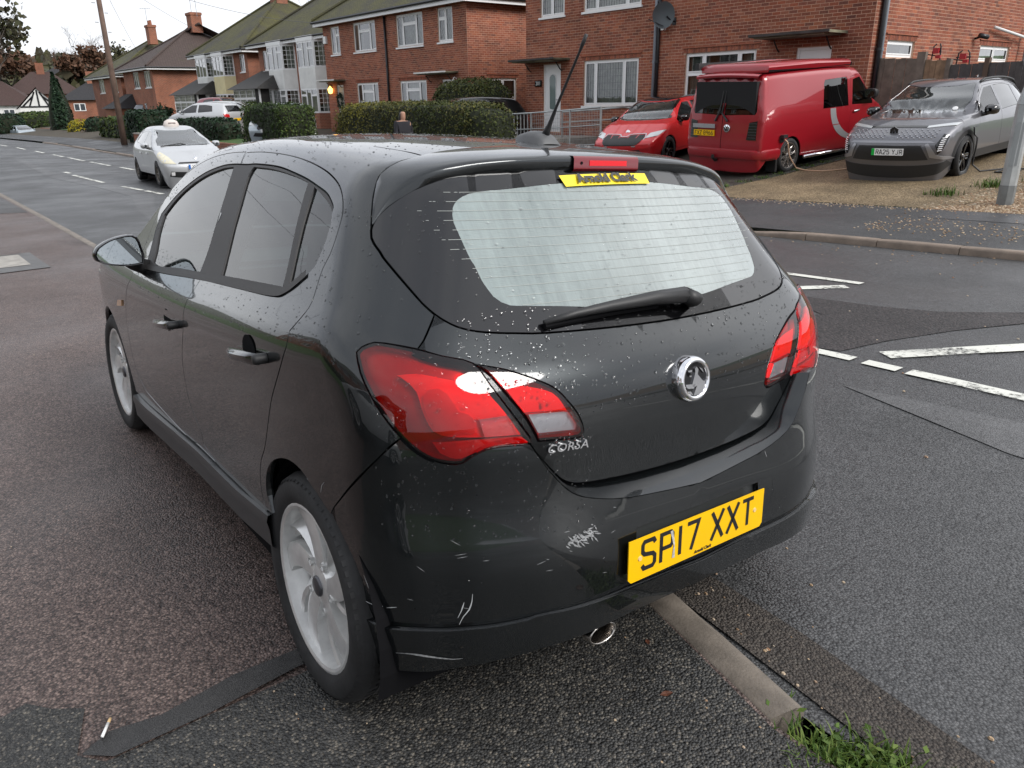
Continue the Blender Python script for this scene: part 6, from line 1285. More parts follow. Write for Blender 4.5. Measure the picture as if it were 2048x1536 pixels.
hF, wF = semi(80.5, 92, -19.4, -.9, 4.1, 3.4, M_ROOFG, 'mossy-roofed brick house farthest along the terrace side, with two chimney pots', M_FBRICK, [('w', 82, 84.2, 2.6, 3.9, [(.33, []), (.34, []), (.33, [])]), ('w', 87, 89.2, 2.6, 3.9, [(.33, []), (.34, []), (.33, [])])], depth=10, chim=[(83.5, -23.6, 6.9, 8.6, 1.0, .7, 2)])
# television aerials
for (x, y, z, lab) in ((74.2, -24.6, 8.9, 'television aerial on the chimney of the brown-roofed house'), (72.9, -24.6, 8.9, 'taller thin television aerial on the right of the brown roof chimney'), (84.2, -23.6, 8.6, 'television aerial by the two-pot chimney')):
    e = empty('television_aerial', (x, y, z), label=lab, cat='aerial'); hh = 2.2 if 'taller' in lab else 1.5; mb = MB(); mb.tube([(x, y, z - .4), (x, y, z + hh)], .02, 6); mb.tube([(x, y - .5, z + hh), (x, y + .5, z + hh - .05)], .015, 5)
    for i in range(5): mb.tube([(x - .18, y - .4 + .2 * i, z + hh), (x + .18, y - .4 + .2 * i, z + hh)], .008, 4)
    rel(mb.obj('mast', M_PIPEG, None), e)
# pale houses on the hillside and across the bend
def far_house(x, y, z, w, d, h, rise, wallm, roofm, label, rot=0, chim=True, rows=((.25, .42), (.65, .86)), wins=4):
    e = empty('distant_house', (x, y, z), rot, label, 'house'); mb = MB(); mb.box(-w / 2, w / 2, -d / 2, d / 2, -3, h); mb.obj('wall', wallm, e)
    mb = MB(); o = .5; hd = (d / 2 + o); v = [(-w / 2 - o, -hd, h), (w / 2 + o, -hd, h), (w / 2 + o, hd, h), (-w / 2 - o, hd, h), (-w / 2 - o + hd, 0, h + rise), (w / 2 + o - hd, 0, h + rise)]; mb.add(v, [(2, 3, 4, 5), (0, 1, 5, 4), (1, 2, 5), (3, 0, 4), (3, 2, 1, 0)]); ro = mb.obj('roof', roofm, e)
    if chim: mb = MB(); mb.box(-.6, .6, -.5, .5, h + rise - .5, h + rise + 1.4); mb.obj('chimney', M_FBRICK, ro)
    for (z0, z1) in rows:
        for i in range(wins):
            cx = -w / 2 + w * (i + .5) / wins
            mb = MB(); mb.box(cx - .75, cx + .75, -d / 2 - .05, -d / 2 + .02, h * z0, h * z1); wi = mb.obj('window', M_UPVC, e)
            for sx in (-.37, .37): mb = MB(); mb.box(cx + sx - .29, cx + sx + .29, -d / 2 - .07, -d / 2 - .052, h * z0 + .1, h * z1 - .1); mb.obj('pane', mat('far_pane', (.05, .06, .07), .2), wi)
    return e
# ------------------------------------------------------------------ vegetation
def leafmat(name, cols, rough=.6):
    m, nt, b = nodes_of(name); at = N(nt, 'ShaderNodeAttribute', attribute_name='tint'); rp = N(nt, 'ShaderNodeValToRGB', {'Fac': at.outputs['Fac']}); els = rp.color_ramp.elements
    els[0].position = 0; els[0].color = rgba(cols[0]); els[1].position = 1; els[1].color = rgba(cols[-1])
    for i, c in enumerate(cols[1:-1]): e = els.new((i + 1) / (len(cols) - 1)); e.color = rgba(c)
    nt.links.new(rp.outputs['Color'], b.inputs['Base Color']); b.inputs['Roughness'].default_value = rough; b.inputs['Specular IOR Level'].default_value = .25
    return m
ML_HEDGE = leafmat('privet_leaves', [(.030, .042, .010), (.055, .070, .014), (.085, .075, .022), (.12, .12, .020), (.19, .17, .022)])
ML_HEDGEG = leafmat('green_hedge_leaves', [(.016, .030, .008), (.030, .055, .012), (.050, .078, .016), (.085, .10, .022)])
ML_DARK = leafmat('conifer_leaves', [(.008, .018, .010), (.014, .034, .016), (.022, .048, .020)]); ML_YEL = leafmat('golden_leaves', [(.22, .17, .010), (.34, .27, .012), (.10, .12, .015)])
ML_RUST = leafmat('rust_leaves', [(.085, .045, .028), (.12, .060, .035), (.06, .045, .032)]); ML_DULL = leafmat('dull_winter_foliage', [(.045, .048, .022), (.07, .068, .03), (.055, .042, .028), (.035, .045, .02)])
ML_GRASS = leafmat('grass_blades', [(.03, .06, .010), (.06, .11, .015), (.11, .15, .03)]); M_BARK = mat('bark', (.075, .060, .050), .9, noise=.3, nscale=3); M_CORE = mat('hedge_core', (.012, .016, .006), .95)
def leafcloud(name, P, nrm, size, m, parent, aspect=.5, tintf=None, seed=1, flat=.5):
    rng = np.random.default_rng(seed); n = len(P); a = rng.normal(size=(n, 3)); a += -(a * nrm).sum(1, keepdims=True) * nrm * flat; a /= np.linalg.norm(a, axis=1, keepdims=True)
    r = rng.normal(size=(n, 3)) * .7 + nrm; b = np.cross(a, r); b /= np.linalg.norm(b, axis=1, keepdims=True); s = size * rng.uniform(.6, 1.4, (n, 1))
    V = np.empty((n, 4, 3)); V[:, 0] = P - a * s; V[:, 1] = P + b * s * aspect; V[:, 2] = P + a * s; V[:, 3] = P - b * s * aspect
    me = bpy.data.meshes.new(name); me.vertices.add(4 * n); me.vertices.foreach_set('co', V.reshape(-1)); me.loops.add(4 * n); me.loops.foreach_set('vertex_index', np.arange(4 * n)); me.polygons.add(n); me.polygons.foreach_set('loop_start', np.arange(n) * 4); me.polygons.foreach_set('loop_total', np.full(n, 4)); me.update()
    t = rng.uniform(0, 1, n) if tintf is None else np.clip(tintf(P) + rng.normal(0, .16, n), 0, 1); at = me.attributes.new('tint', 'FLOAT', 'FACE'); at.data.foreach_set('value', t.astype(np.float32))
    me.materials.append(m); o = bpy.data.objects.new(name, me); COL.objects.link(o); o['kind'] = 'stuff'
    if parent is not None: o.parent = parent; o.matrix_parent_inverse = Matrix.Translation(parent.location).inverted()
    return o
def hedge(x0, x1, y0, y1, z0, z1, n, size, m, label, round_=.18, tintf=None, seed=1, name='hedge', wob=.05, pw=6):
    """superellipsoid-sided clipped hedge"""
    c = np.array([(x0 + x1) / 2, (y0 + y1) / 2, (z0 + z1) / 2]); h = np.array([(x1 - x0) / 2, (y1 - y0) / 2, (z1 - z0) / 2]); e = empty(name, (c[0], c[1], z0), label=label, cat='hedge' if name == 'hedge' else 'shrub')
    rng = np.random.default_rng(seed); d = []
    area = np.array([h[1] * h[2], h[0] * h[2], h[0] * h[1]]); area /= area.sum()
    ax = rng.choice(3, n, p=area); q = rng.uniform(-1, 1, (n, 3)); q[np.arange(n), ax] = np.sign(rng.uniform(-1, 1, n))
    rr = (np.abs(q) ** pw).sum(1, keepdims=True) ** (-1 / pw); q = q * rr; nr = np.sign(q) * np.abs(q) ** (pw - 1) / h; nr /= np.linalg.norm(nr, axis=1, keepdims=True)
    P = c + q * h; lump = np.sin(P[:, 0] * 3.1 + seed) * np.sin(P[:, 2] * 4.3 + 1.7 * seed) * np.sin(P[:, 1] * 3.7) + .6 * np.sin(P[:, 0] * 9 + P[:, 2] * 7)
    P = P + nr * (lump[:, None] * wob + rng.normal(0, wob * .7, (n, 1))); keep = P[:, 2] > z0
    leafcloud('leaves', P[keep], nr[keep], size, m, e, tintf=tintf, seed=seed)
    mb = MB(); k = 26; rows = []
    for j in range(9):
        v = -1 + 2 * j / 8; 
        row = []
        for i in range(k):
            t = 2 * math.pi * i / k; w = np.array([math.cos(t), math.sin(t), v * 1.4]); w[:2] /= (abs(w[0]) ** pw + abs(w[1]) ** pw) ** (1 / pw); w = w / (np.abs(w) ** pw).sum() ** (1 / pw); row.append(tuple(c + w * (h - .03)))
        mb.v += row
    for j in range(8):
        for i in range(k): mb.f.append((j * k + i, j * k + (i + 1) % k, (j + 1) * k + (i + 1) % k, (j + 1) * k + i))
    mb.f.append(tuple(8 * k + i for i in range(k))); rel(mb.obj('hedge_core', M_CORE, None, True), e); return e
def tree(x, y, z, h, label, seed, spread=.5, depth=5, crown=None, leafn=0, leafs=.25, leafm=None, cat='tree', name='tree', thick=.02, crowny=(.35, 1.0), bark=None):
    e = empty(name, (x, y, z), label=label, cat=cat); r = random.Random(seed); tr = MB(); cr = MB(); tips = []
    def grow(p, d, l, rad, k):
        q = p + d * l * .5 + Vector((r.gauss(0, .05), r.gauss(0, .05), 0)) * l; e_ = q + (d + Vector((r.gauss(0, .15), r.gauss(0, .15), r.gauss(0, .1)))).normalized() * l * .5
        (tr if k <= 1 else cr).tube([p, q, e_], [rad, rad * .85, rad * .68], 6 if k < 2 else (4 if k < 4 else 3), cap=False)
        if k >= 2: tips.append(e_)
        if k >= depth: return
        nb = r.choice((2, 3, 3)) if k else r.choice((3, 4))
        for i in range(nb):
            a = r.uniform(0, 6.283); up = .35 if k < 3 else .15; nd = (d * (1 - spread * .5) + Vector((math.cos(a), math.sin(a), up + r.uniform(-.2, .3))) * spread).normalized(); grow(e_ if i < 2 else p.lerp(e_, r.uniform(.5, .95)), nd, l * r.uniform(.62, .85), rad * .62, k + 1)
    grow(Vector((0, 0, -.3)), Vector((0, 0, 1)), h * .30, h * thick, 0)
    tr.obj('trunk', bark or M_BARK, e, True)
    if cr.v: cr.obj('crown', bark or M_BARK, e)
    if leafn:
        rng = np.random.default_rng(seed); T = np.array([tuple(t) for t in tips]); P = T[rng.integers(0, len(T), leafn)] + rng.normal(0, h * .045, (leafn, 3)); nr = rng.normal(size=(leafn, 3)); nr /= np.linalg.norm(nr, axis=1, keepdims=True)
        o = leafcloud('foliage', P, nr, leafs, leafm, None, .7, seed=seed); o.parent = e
    return e
def evergreen(x, y, z, h, w, label, seed, m=ML_DARK, n=2600, size=.16, cols=1):
    e = empty('conifer_tree', (x, y, z), label=label, cat='tree'); rng = np.random.default_rng(seed); mb = MB(); mb.tube([(0, 0, -.2), (0, 0, h * .8)], [.12, .03], 6); mb.obj('trunk', M_BARK, e); P = []
    for (cx, cy, hh) in ([(0, 0, h)] if cols == 1 else [(0, 0, h), (.25 * w, .1, h * .78), (-.28 * w, .1, h * .85), (.05, -.3, h * .9)]):
        k = n // cols; t = rng.uniform(0, 1, k) ** .8; a = rng.uniform(0, 6.283, k); r = w * .5 * (1 if cols == 1 else .55) * np.sin(np.clip((1 - t) * 1.9, 0, 1.57)) * rng.uniform(.75, 1.05, k) * (1 + .18 * np.sin(5 * a + 9 * t)); P.append(np.stack([cx + r * np.cos(a), cy + r * np.sin(a), t * hh], 1))
    P = np.concatenate(P); nr = P * np.array([1, 1, .0]) + np.array([0, 0, .4]); nr /= np.linalg.norm(nr, axis=1, keepdims=True); o = leafcloud('foliage', P, nr, size, m, None, .5, seed=seed); o.parent = e
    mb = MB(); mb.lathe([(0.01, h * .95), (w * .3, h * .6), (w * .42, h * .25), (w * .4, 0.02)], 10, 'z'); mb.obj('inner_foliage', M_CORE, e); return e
def at_px(px, py, zc):
    v = RW @ np.array([(px - 1024) / 1510.81, (py - 768) / 1510.81, 1.0]) * zc; return v + np.array([0, 0, 1.503])
ty = lambda P: .25 + .5 * np.clip((P[:, 0] - 20) / 4, 0, 1) + .12 * np.sin(P[:, 0] * 2.2)
hedge(16.7, 25.6, -14.1, -12.6, zfar(20, -13) - .1, 1.42, 30000, .036, ML_HEDGE, 'long clipped privet hedge, yellowish at its left end, in front of the middle brick pair', tintf=ty, seed=2, pw=5)
hedge(27.0, 30.9, -12.9, -11.5, zfar(29, -12) - .1, 1.40, 12000, .045, ML_HEDGEG, 'square clipped green hedge block beside the low brick wall', seed=3, pw=9, tintf=lambda P: .30 + .30 * np.sin(P[:, 0] * 1.7))
hedge(20.9, 24.6, -17.6, -15.9, .0, 2.16, 12000, .045, ML_HEDGE, 'dome-topped hedge beside the side gate of the middle brick pair', seed=4, pw=2.8, tintf=lambda P: .25 + 0 * P[:, 0])
hedge(46.5, 49.3, -13.4, -11.7, zfar(48, -12.5) - .1, 1.15, 4000, .09, ML_DARK, 'tall dark hedge corner directly behind the telegraph pole', seed=5, pw=9)
hedge(36.0, 46.4, -13.6, -12.4, zfar(42, -13) - .1, .80, 7000, .08, ML_DARK, 'long dark hedge behind the silver taxi', seed=6, pw=7)
hedge(44.2, 46.6, -18.9, -17.0, -.3, 1.55, 2500, .08, ML_HEDGEG, 'rounded green bush under the porch windows', seed=9, pw=2.6)
hedge(49.6, 60.0, -14.0, -12.4, zfar(54, -13) - .2, .70, 4500, .10, ML_HEDGEG, 'paler green hedge running left of the pole', seed=7, pw=6)
c = at_px(75, 244, 88); hedge(c[0] - 2, c[0] + 2, c[1] - 3.2, c[1] + 2.6, c[2] - 1.3, c[2] + 1.1, 3500, .14, ML_HEDGEG, 'rounded dark green hedge behind the distant oncoming car', seed=8, pw=3)
c = at_px(12, 245, 80); hedge(c[0] - 2, c[0] + 2, c[1] - 1.6, c[1] + 2.6, c[2] - 1.4, c[2] + .8, 2500, .14, ML_DARK, 'dark hedge at the far left end of the road', seed=10, pw=4)
c = at_px(163, 258, 66); hedge(c[0] - 1.1, c[0] + 1.1, c[1] - 1.1, c[1] + 1.0, c[2] - 1.0, c[2] + .75, 2600, .08, ML_YEL, 'bright golden yellow shrub', seed=11, pw=2.4, name='golden_shrub')
c = at_px(190, 250, 62); hedge(c[0] - .9, c[0] + 1.0, c[1] - .9, c[1] + .7, c[2] - 1.0, c[2] + .6, 1500, .09, ML_DARK, 'small dark bush right of the golden shrub', seed=12, pw=2.4, name='dark_shrub')
c = at_px(130, 272, 76); evergreen(c[0], c[1], c[2], 5.9, 2.6, 'tall many-topped dark cypress by the roadside', 20, n=7000, size=.17, cols=4)
c = at_px(322, 232, 58); tree(c[0], c[1], -.3, 2.3, 'leafless twiggy bush above the hedge by the brown-roofed house', 31, .75, 5, cat='shrub', name='bare_shrub', thick=.012, leafn=700, leafs=.08, leafm=ML_DARK)
ft = [(5, 180, 120, 15, 'bare brown tree at the left edge of the picture', 41, .55, 900, ML_DULL), (30, 190, 135, 10.5, 'bushy bare tree in front of the upper cream house', 42, .7, 1600, ML_RUST), (125, 185, 215, 15, 'tall bare tree rising left of the telegraph pole', 43, .5, 0, None), (160, 185, 205, 18, 'tallest bare tree on the hillside beside the pole', 44, .5, 0, None), (182, 200, 165, 12, 'rust-leaved tree behind the telegraph pole', 45, .5, 5200, ML_RUST), (210, 190, 200, 13, 'bare tree just right of the telegraph pole', 46, .55, 0, None), (245, 190, 185, 13.5, 'pale bare tree left of the two-pot chimney', 47, .6, 500, ML_DULL), (275, 190, 190, 11.5, 'bare tree low behind the farthest brick house', 48, .6, 300, ML_DULL), (228, 200, 178, 10.5, 'dull evergreen tree between bare hillside trees', 49, .5, 2200, ML_DULL), (640, 60, 62, 13, 'bare treetop over the mossy roofs', 50, .6, 0, None)]
for px, py, zc, h, lab, sd_, sp_, ln, lm in ft:
    c = at_px(px, py, zc); z0 = c[2] if px < 600 else 0.0; tree(c[0], c[1], z0 - 1.5, h, lab, sd_, sp_, 6 if ln < 3000 else 5, leafn=ln, leafs=.42, leafm=lm, thick=.014)
rngw = np.random.default_rng(77); P = []
for (px0, px1, pt, pb, zc) in ((-40, 330, 118, 215, 235), (30, 130, 108, 190, 250), (0, 60, 122, 200, 170), (120, 260, 150, 215, 175)):
    n = 1500; u = rngw.uniform(px0, px1, n); v = pt + (pb - pt) * rngw.uniform(0, 1, n) ** .8 + 7 * np.sin(u * .13) + 4 * np.sin(u * .31); P += [at_px(a, b, zc + rngw.uniform(-14, 14)) for a, b in zip(u, v)]
P = np.array(P); nr = np.tile([-.8, .5, .3], (len(P), 1)); leafcloud('wooded_hillside', P, nr, 1.15, ML_DULL, None, .8, seed=3)
# hill under the far houses
sheet('hill', [(120, -140), (330, -160), (330, 60), (120, 60)], lambda x, y: -1.8 + max(0, x - 120) * .052 + max(0, x - 190) * .06, mat('winter_hillside', (.045, .048, .022), .9, noise=.4, nscale=.2), 0, 8.0, kind='structure')
c = at_px(54, 188, 200); far_house(c[0] + 3, c[1] + .8, c[2] - 1.0, 9.6, 8, 5.6, 2.6, M_CREAM, M_ROOFD, 'pale cream house high on the hill at the far left', R_(-100))
c = at_px(146, 190, 190); far_house(c[0] + 4, c[1], c[2] - .2, 10.6, 8, 4.6, 2.7, M_YELL, M_ROOFD, 'yellow and white house pair above the cypress', R_(-100))
c = at_px(20, 252, 118); far_house(c[0] + 4, c[1] + 1, c[2] - .6, 12.5, 9, 3.6, 3.6, M_RENDER, M_ROOFR, 'white rendered house with a big red-brown roof at the bend', R_(-105), chim=False, rows=((.45, .85),), wins=5)
c = at_px(112, 228, 128); far_house(c[0] + 6, c[1], c[2] - 1, 11, 8, 4.2, 3.6, M_FBRICK, M_ROOFR, 'brick house with a red-brown roof behind the cypress', R_(-100), rows=((.5, .85),))
c = at_px(205, 214, 112); far_house(c[0] + 4, c[1], c[2] - 2, 9, 8, 3.0, 2.6, M_FBRICK, M_ROOFD, 'low dark-roofed house partly behind the telegraph pole', R_(-100), rows=((.5, .85),), wins=2)
c = at_px(84, 232, 108); gh = empty('gabled_house', tuple(c), R_(-100), 'white half-timbered gable by the bend', 'house')
mb = MB(); mb.box(-2.4, 2.4, -2, 3, -2, 1.2); mb.add([(-2.4, -2, 1.2), (2.4, -2, 1.2), (0, -2, 3.6), (-2.4, 3, 1.2), (2.4, 3, 1.2), (0, 3, 3.6)], [(0, 1, 2), (5, 4, 3)]); mb.obj('wall', M_RENDER, gh)
mb = MB(); mb.add([(-2.9, -2.3, .95), (0, -2.3, 3.8), (0, 3, 3.8), (-2.9, 3, .95), (2.9, -2.3, .95), (2.9, 3, .95)], [(0, 1, 2, 3), (1, 4, 5, 2)]); mb.obj('roof', M_ROOFR, gh)
for q in ([(-2.3, 1.25), (2.3, 1.25)], [(-1.2, 1.25), (-.3, 3.2)], [(1.2, 1.25), (.3, 3.2)], [(0, 1.25), (0, 3.4)], [(-2.0, 1.3), (-.6, 2.6)], [(2.0, 1.3), (.6, 2.6)]): mb = MB(); mb.tube([(q[0][0], -2.06, q[0][1]), (q[1][0], -2.06, q[1][1])], .10, 4); mb.obj('timber', M_PIPE, gh)
for i in range(3): mb = MB(); mb.box(-1.9 + i * 1.3, -.8 + i * 1.3, -2.06, -1.98, -.9, .6); mb.obj('window', M_UPVC, gh)

# ------------------------------------------------------------------ street furniture
tp_ = empty('telegraph_pole', (46.9, -10.9, zfar(46.9, -10.9)), label='leaning brown wooden telegraph pole with a black box at its top', cat='telegraph pole')
pz = zfar(46.9, -10.9); PT = Vector((46.6, -10.9, pz + 8.7)); mb = MB(); mb.tube([(46.9, -10.9, pz - .3), (46.75, -10.9, pz + 4.4), tuple(PT)], [.17, .14, .115], 12); rel(mb.obj('pole', mat('creosoted_timber', (.13, .085, .065), .85, noise=.3, nscale=2, bump=.01, bscale=20), None, True), tp_)
mb = MB(); mb.box(PT.x - .25, PT.x + .25, PT.y - .32, PT.y + .32, PT.z - .38, PT.z + .05); rel(mb.obj('terminal_box', M_PIPE, None), tp_)
mb = MB(); mb.tube([(PT.x - .1, PT.y - .5, PT.z - .45), (PT.x + .1, PT.y + .5, PT.z - .42)], .03, 6)
for i in range(4): mb.tube([(46.75, -10.72 if i % 2 else -11.08, pz + 5.6 + i * .45), (46.75, -10.55 if i % 2 else -11.25, pz + 5.6 + i * .45)], .015, 5)
rel(mb.obj('steps', M_PIPE, None), tp_)
def wire(a, b, sag, lab, r=.009):
    a, b = Vector(a), Vector(b); mb = MB(); mb.tube([tuple(a.lerp(b, t) - Vector((0, 0, 4 * sag * t * (1 - t)))) for t in np.linspace(0, 1, 18)], r, 4, cap=False); tag(mb.obj('overhead_wire', mat('wire', (.10, .10, .11), .6), None), lab, 'cable')
wire(PT, (29, 9, 7.5), .4, 'overhead wire sagging from the pole top to the left edge of the sky'); wire(PT, (20, 6, 7.4), .7, 'lowest overhead wire running left from the pole top'); wire(PT, (36.6, -18.1, 5.0), .5, 'overhead wire from the pole to the middle brick pair'); wire(PT, (52, -19.9, 4.8), .4, 'short steep overhead wire from the pole to the cream-bayed semi'); wire(PT, (69.8, -19.0, 4.4), .4, 'overhead wire from the pole down to the brown-roofed house'); wire(PT, (20.9, -17.8, 5.6), .8, 'long overhead wire from the pole towards the nearest brick house')
lc = empty('lamp_column', (3.98, -12.05, zfar(3.98, -12.05)), label='galvanised steel lamp column at the right edge of the picture', cat='lamp post')
zz = zfar(3.98, -12.05); M_GALV = mat('galvanised_steel', (.40, .42, .42), .5, metal=.35, noise=.18, nscale=5)
mb = MB(); k = 8; prof = [(.100, -.2), (.100, 1.30), (.102, 1.305), (.060, 1.52), (.055, 6.5)]
for r_, h_ in prof: mb.v += [(3.98 + r_ * math.cos(2 * math.pi * (i + .5) / k), -12.05 + r_ * math.sin(2 * math.pi * (i + .5) / k), zz + h_) for i in range(k)]
for j in range(len(prof) - 1):
    for i in range(k): mb.f.append((j * k + i, j * k + (i + 1) % k, (j + 1) * k + (i + 1) % k, (j + 1) * k + i))
rel(mb.obj('column', M_GALV, None), lc)
mb = MB(); k = 8; mb.v = []; 
for r_, h_ in ((.104, -.05), (.104, .26)): mb.v += [(3.98 + r_ * math.cos(2 * math.pi * (i + .5) / k), -12.05 + r_ * math.sin(2 * math.pi * (i + .5) / k), zz + h_) for i in range(k)]
mb.f = [(i, (i + 1) % k, k + (i + 1) % k, k + i) for i in range(k)]; rel(mb.obj('painted_base', mat('painted_base_grey', (.16, .17, .17), .55, noise=.2), None), lc)
d_ = Vector((-3.98, 12.05, 0)).normalized(); s_ = Vector((-d_.y, d_.x, 0)); mb = MB(); M_ = frame(Vector((3.98, -12.05, zz)) + d_ * .096, (-s_.x, -s_.y, 0), (0, 0, 1)); mb.prism([(-.045, .52), (.045, .52), (.045, 1.05), (.03, 1.08), (-.03, 1.08), (-.045, 1.05)], 0, .006, lambda a, b, h: tuple(M_ @ Vector((a, b, h)))); rel(mb.obj('access_door', mat('access_door_grey', (.34, .36, .36), .5, metal=.3), None), lc)
# fence right of the brick house: every board its own piece
M_FW = mat('weathered_fence_timber', (.15, .12, .098), .85, noise=.35, nscale=5, bump=.004, bscale=30); M_FB = mat('grey_brown_fence', (.075, .066, .064), .85, noise=.3, nscale=5, bump=.004, bscale=30); M_FT = mat('tan_gate_boards', (.22, .14, .085), .85, noise=.4, nscale=6)
YF = -18.0
def zat(px, py, Y=YF): v = RW @ np.array([(px - 1024) / 1510.81, (py - 768) / 1510.81, 1.0]); t = Y / v[1]; return v[0] * t, v[2] * t + 1.503
def fence(label, p0, p1, top0, top1, n, m, seed, nm='board', cat='fence', z0=.2, gapw=.006, name='timber_fence', ov=True):
    x0, zt0 = zat(p0, top0); x1, zt1 = zat(p1, top1); e = empty(name, ((x0 + x1) / 2, YF, z0), label=label, cat=cat); r = random.Random(seed); w = (x0 - x1) / n
    for i in range(n):
        a = x0 - w * i; zt = zt0 + (zt1 - zt0) * (i + .5) / n + r.uniform(-.012, .012); mb = MB(); dy = r.uniform(0, .006) + (.012 if i % 2 and ov else 0); mb.box(a - w + gapw / 2, a - gapw / 2, YF - .012 + dy, YF + .010 + dy, z0, zt); o = rel(mb.obj(nm, m, None), e); o.location.z += 0
    for hz in (.35, 1.0):
        mb = MB(); mb.box(x1, x0, YF - .06, YF - .02, z0 + hz, z0 + hz + .08); rel(mb.obj('rail', m, None), e)
    return e, x0, x1
def post(px0, px1, top, label, m=None, Y=YF):
    x0, z = zat(px0, top, Y); x1, _ = zat(px1, top, Y); mb = MB(); mb.box(x1, x0, Y - .07, Y + .045, 0, z); o = tag(mb.obj('fence_post', m or M_FW, None), label, 'fence post', 'fence posts beside the grey car'); return o
fence('pale weathered board fence between the brick house corner and the gate', 1750, 1836, 117, 117, 8, M_FW, 1); fence('tan boarded side gate with bleached streaks', 1852, 1896, 120, 121, 4, M_FT, 2, cat='gate', name='side_gate'); fence('dark grey-brown close-board fence behind the grey car', 1897, 2062, 129, 122, 13, M_FB, 3)
post(1734, 1752, 103, 'thick round-topped post against the brick house corner', mat('tan_post', (.19, .13, .085), .85, noise=.35, nscale=6)); post(1838, 1854, 104, 'tall bleached post at the left of the side gate'); post(1895, 1904, 118, 'short post at the right of the side gate'); post(1972, 1982, 115, 'brown post standing above the dark fence', mat('brown_post', (.10, .065, .045), .85))
for i, (px, pt, pb, lab) in enumerate(((1872, 88, 119, 'upright red and black folded frame above the side gate'), (1926, 101, 128, 'squat red and black folded frame above the dark fence'))):
    x, zb = zat(px, pb, -18.25); _, zt = zat(px, pt, -18.25); e = empty('folded_frame', (x, -18.25, zb), label=lab, cat='cycle rack'); mb = MB(); w = .12 + .06 * i
    for sx in (-1, 1): mb.tube([(x + sx * w, -18.25, zb - .5), (x + sx * w * .6, -18.22, zt - .05), (x + sx * w * .3, -18.25, zt)], .014, 6)
    mb.tube([(x - w * .8, -18.22, (zb + zt) / 2), (x + w * .8, -18.22, (zb + zt) / 2)], .014, 6); mb.tube([(x - .1, -18.2, zb + .05), (x + .22 + .1 * i, -18.2, zb + .12)], .012, 6); rel(mb.obj('frame', M_PIPE, None), e)
    mb = MB(); mb.box(x - .06, x + .06, -18.24, -18.16, (zb + zt) / 2 - .04, (zb + zt) / 2 + .07); mb.box(x - .12, x - .02, -18.2, -18.14, zb + .02, zb + .08); rel(mb.obj('clamp', mat('red_clamp', (.35, .01, .015), .4), None), e)
# galvanised ramp railing in front of the oval-glass door
rl = empty('ramp_railing', (19.0, -15.6, .0), label='galvanised wheelchair-ramp railing with mesh panels before the oval-glass door', cat='railing')
def rz(px, py, Y): v = RW @ np.array([(px - 1024) / 1510.81, (py - 768) / 1510.81, 1.0]); t = Y / v[1]; return np.array([v[0] * t, Y, v[2] * t + 1.503])
RY = -15.4; pts = [rz(1008, 229, RY), rz(1062, 226, RY), rz(1140, 220, RY), rz(1202, 214, RY)]
def rpart(nm, lines, r, n=6): mb = MB(); [mb.tube([tuple(p) for p in l], r, n) for l in lines]; return rel(mb.obj(nm, M_GALV, None), rl)
dz = lambda p, h: np.array(p) - np.array([0, 0, h])
rpart('top_rail', [pts], .024); rpart('lower_rail', [[dz(p, .45) for p in pts]], .018); rpart('foot_rail', [[dz(p, .95) for p in pts]], .018)
back = [p + np.array([0, -1.25, 0]) for p in pts[1:]]; rpart('top_rail', [back], .024); rpart('lower_rail', [[dz(p, .3) for p in back]], .016); rpart('end_rail', [[pts[-1], back[-1]]], .022)
for p in pts + back: rpart('post', [[p, dz(p, 1.35)]], .026)
mb = MB()
for a, b in zip(pts[1:], pts[2:]):
    for i in range(1, 20): t = i / 20; p = a + (b - a) * t; mb.tube([tuple(dz(p, .03)), tuple(dz(p, .93))], .005, 3, False)
    for j in range(1, 9): mb.tube([tuple(dz(a, .1 * j)), tuple(dz(b, .1 * j))], .004, 3, False)
rel(mb.obj('mesh_infill', M_GALV, None, kind='stuff'), rl)
n = 8
for i in range(n + 1): p = pts[0] + (pts[1] - pts[0]) * i / n; rpart('baluster', [[dz(p, .02), dz(p, .92)]], .014, 5)
mb = MB(); mb.box(17.3, 20.6, -17.65, -15.5, -.3, .38); rel(mb.obj('ramp_slab', M_CONCB, None), rl)
pk = empty('picket_fence', (21.3, -14.6, -.2), label='small white picket fence by the end of the long hedge', cat='fence')
for i in range(5):
    q = rz(958 + i * 13, 264, -14.3); mb = MB(); mb.prism([(-.04, -.8), (.04, -.8), (.04, -.06), (0, 0), (-.04, -.06)], 0, .018, lambda a, b, h: (q[0] + a, q[1] + h, q[2] + b)); rel(mb.obj('picket', M_UPVC, None), pk)
mb = MB(); a = rz(950, 272, -14.28); b = rz(1014, 271, -14.28); mb.tube([tuple(a), tuple(b)], .03, 4); rel(mb.obj('rail', M_UPVC, None), pk)
q = rz(998, 262, -14.8); tree(q[0], q[1], q[2] - .4, 1.5, 'dry straw-coloured shrub at the end of the hedge', 61, .45, 4, cat='shrub', name='dry_shrub', thick=.012, bark=mat('straw_stem', (.30, .21, .12), .9))
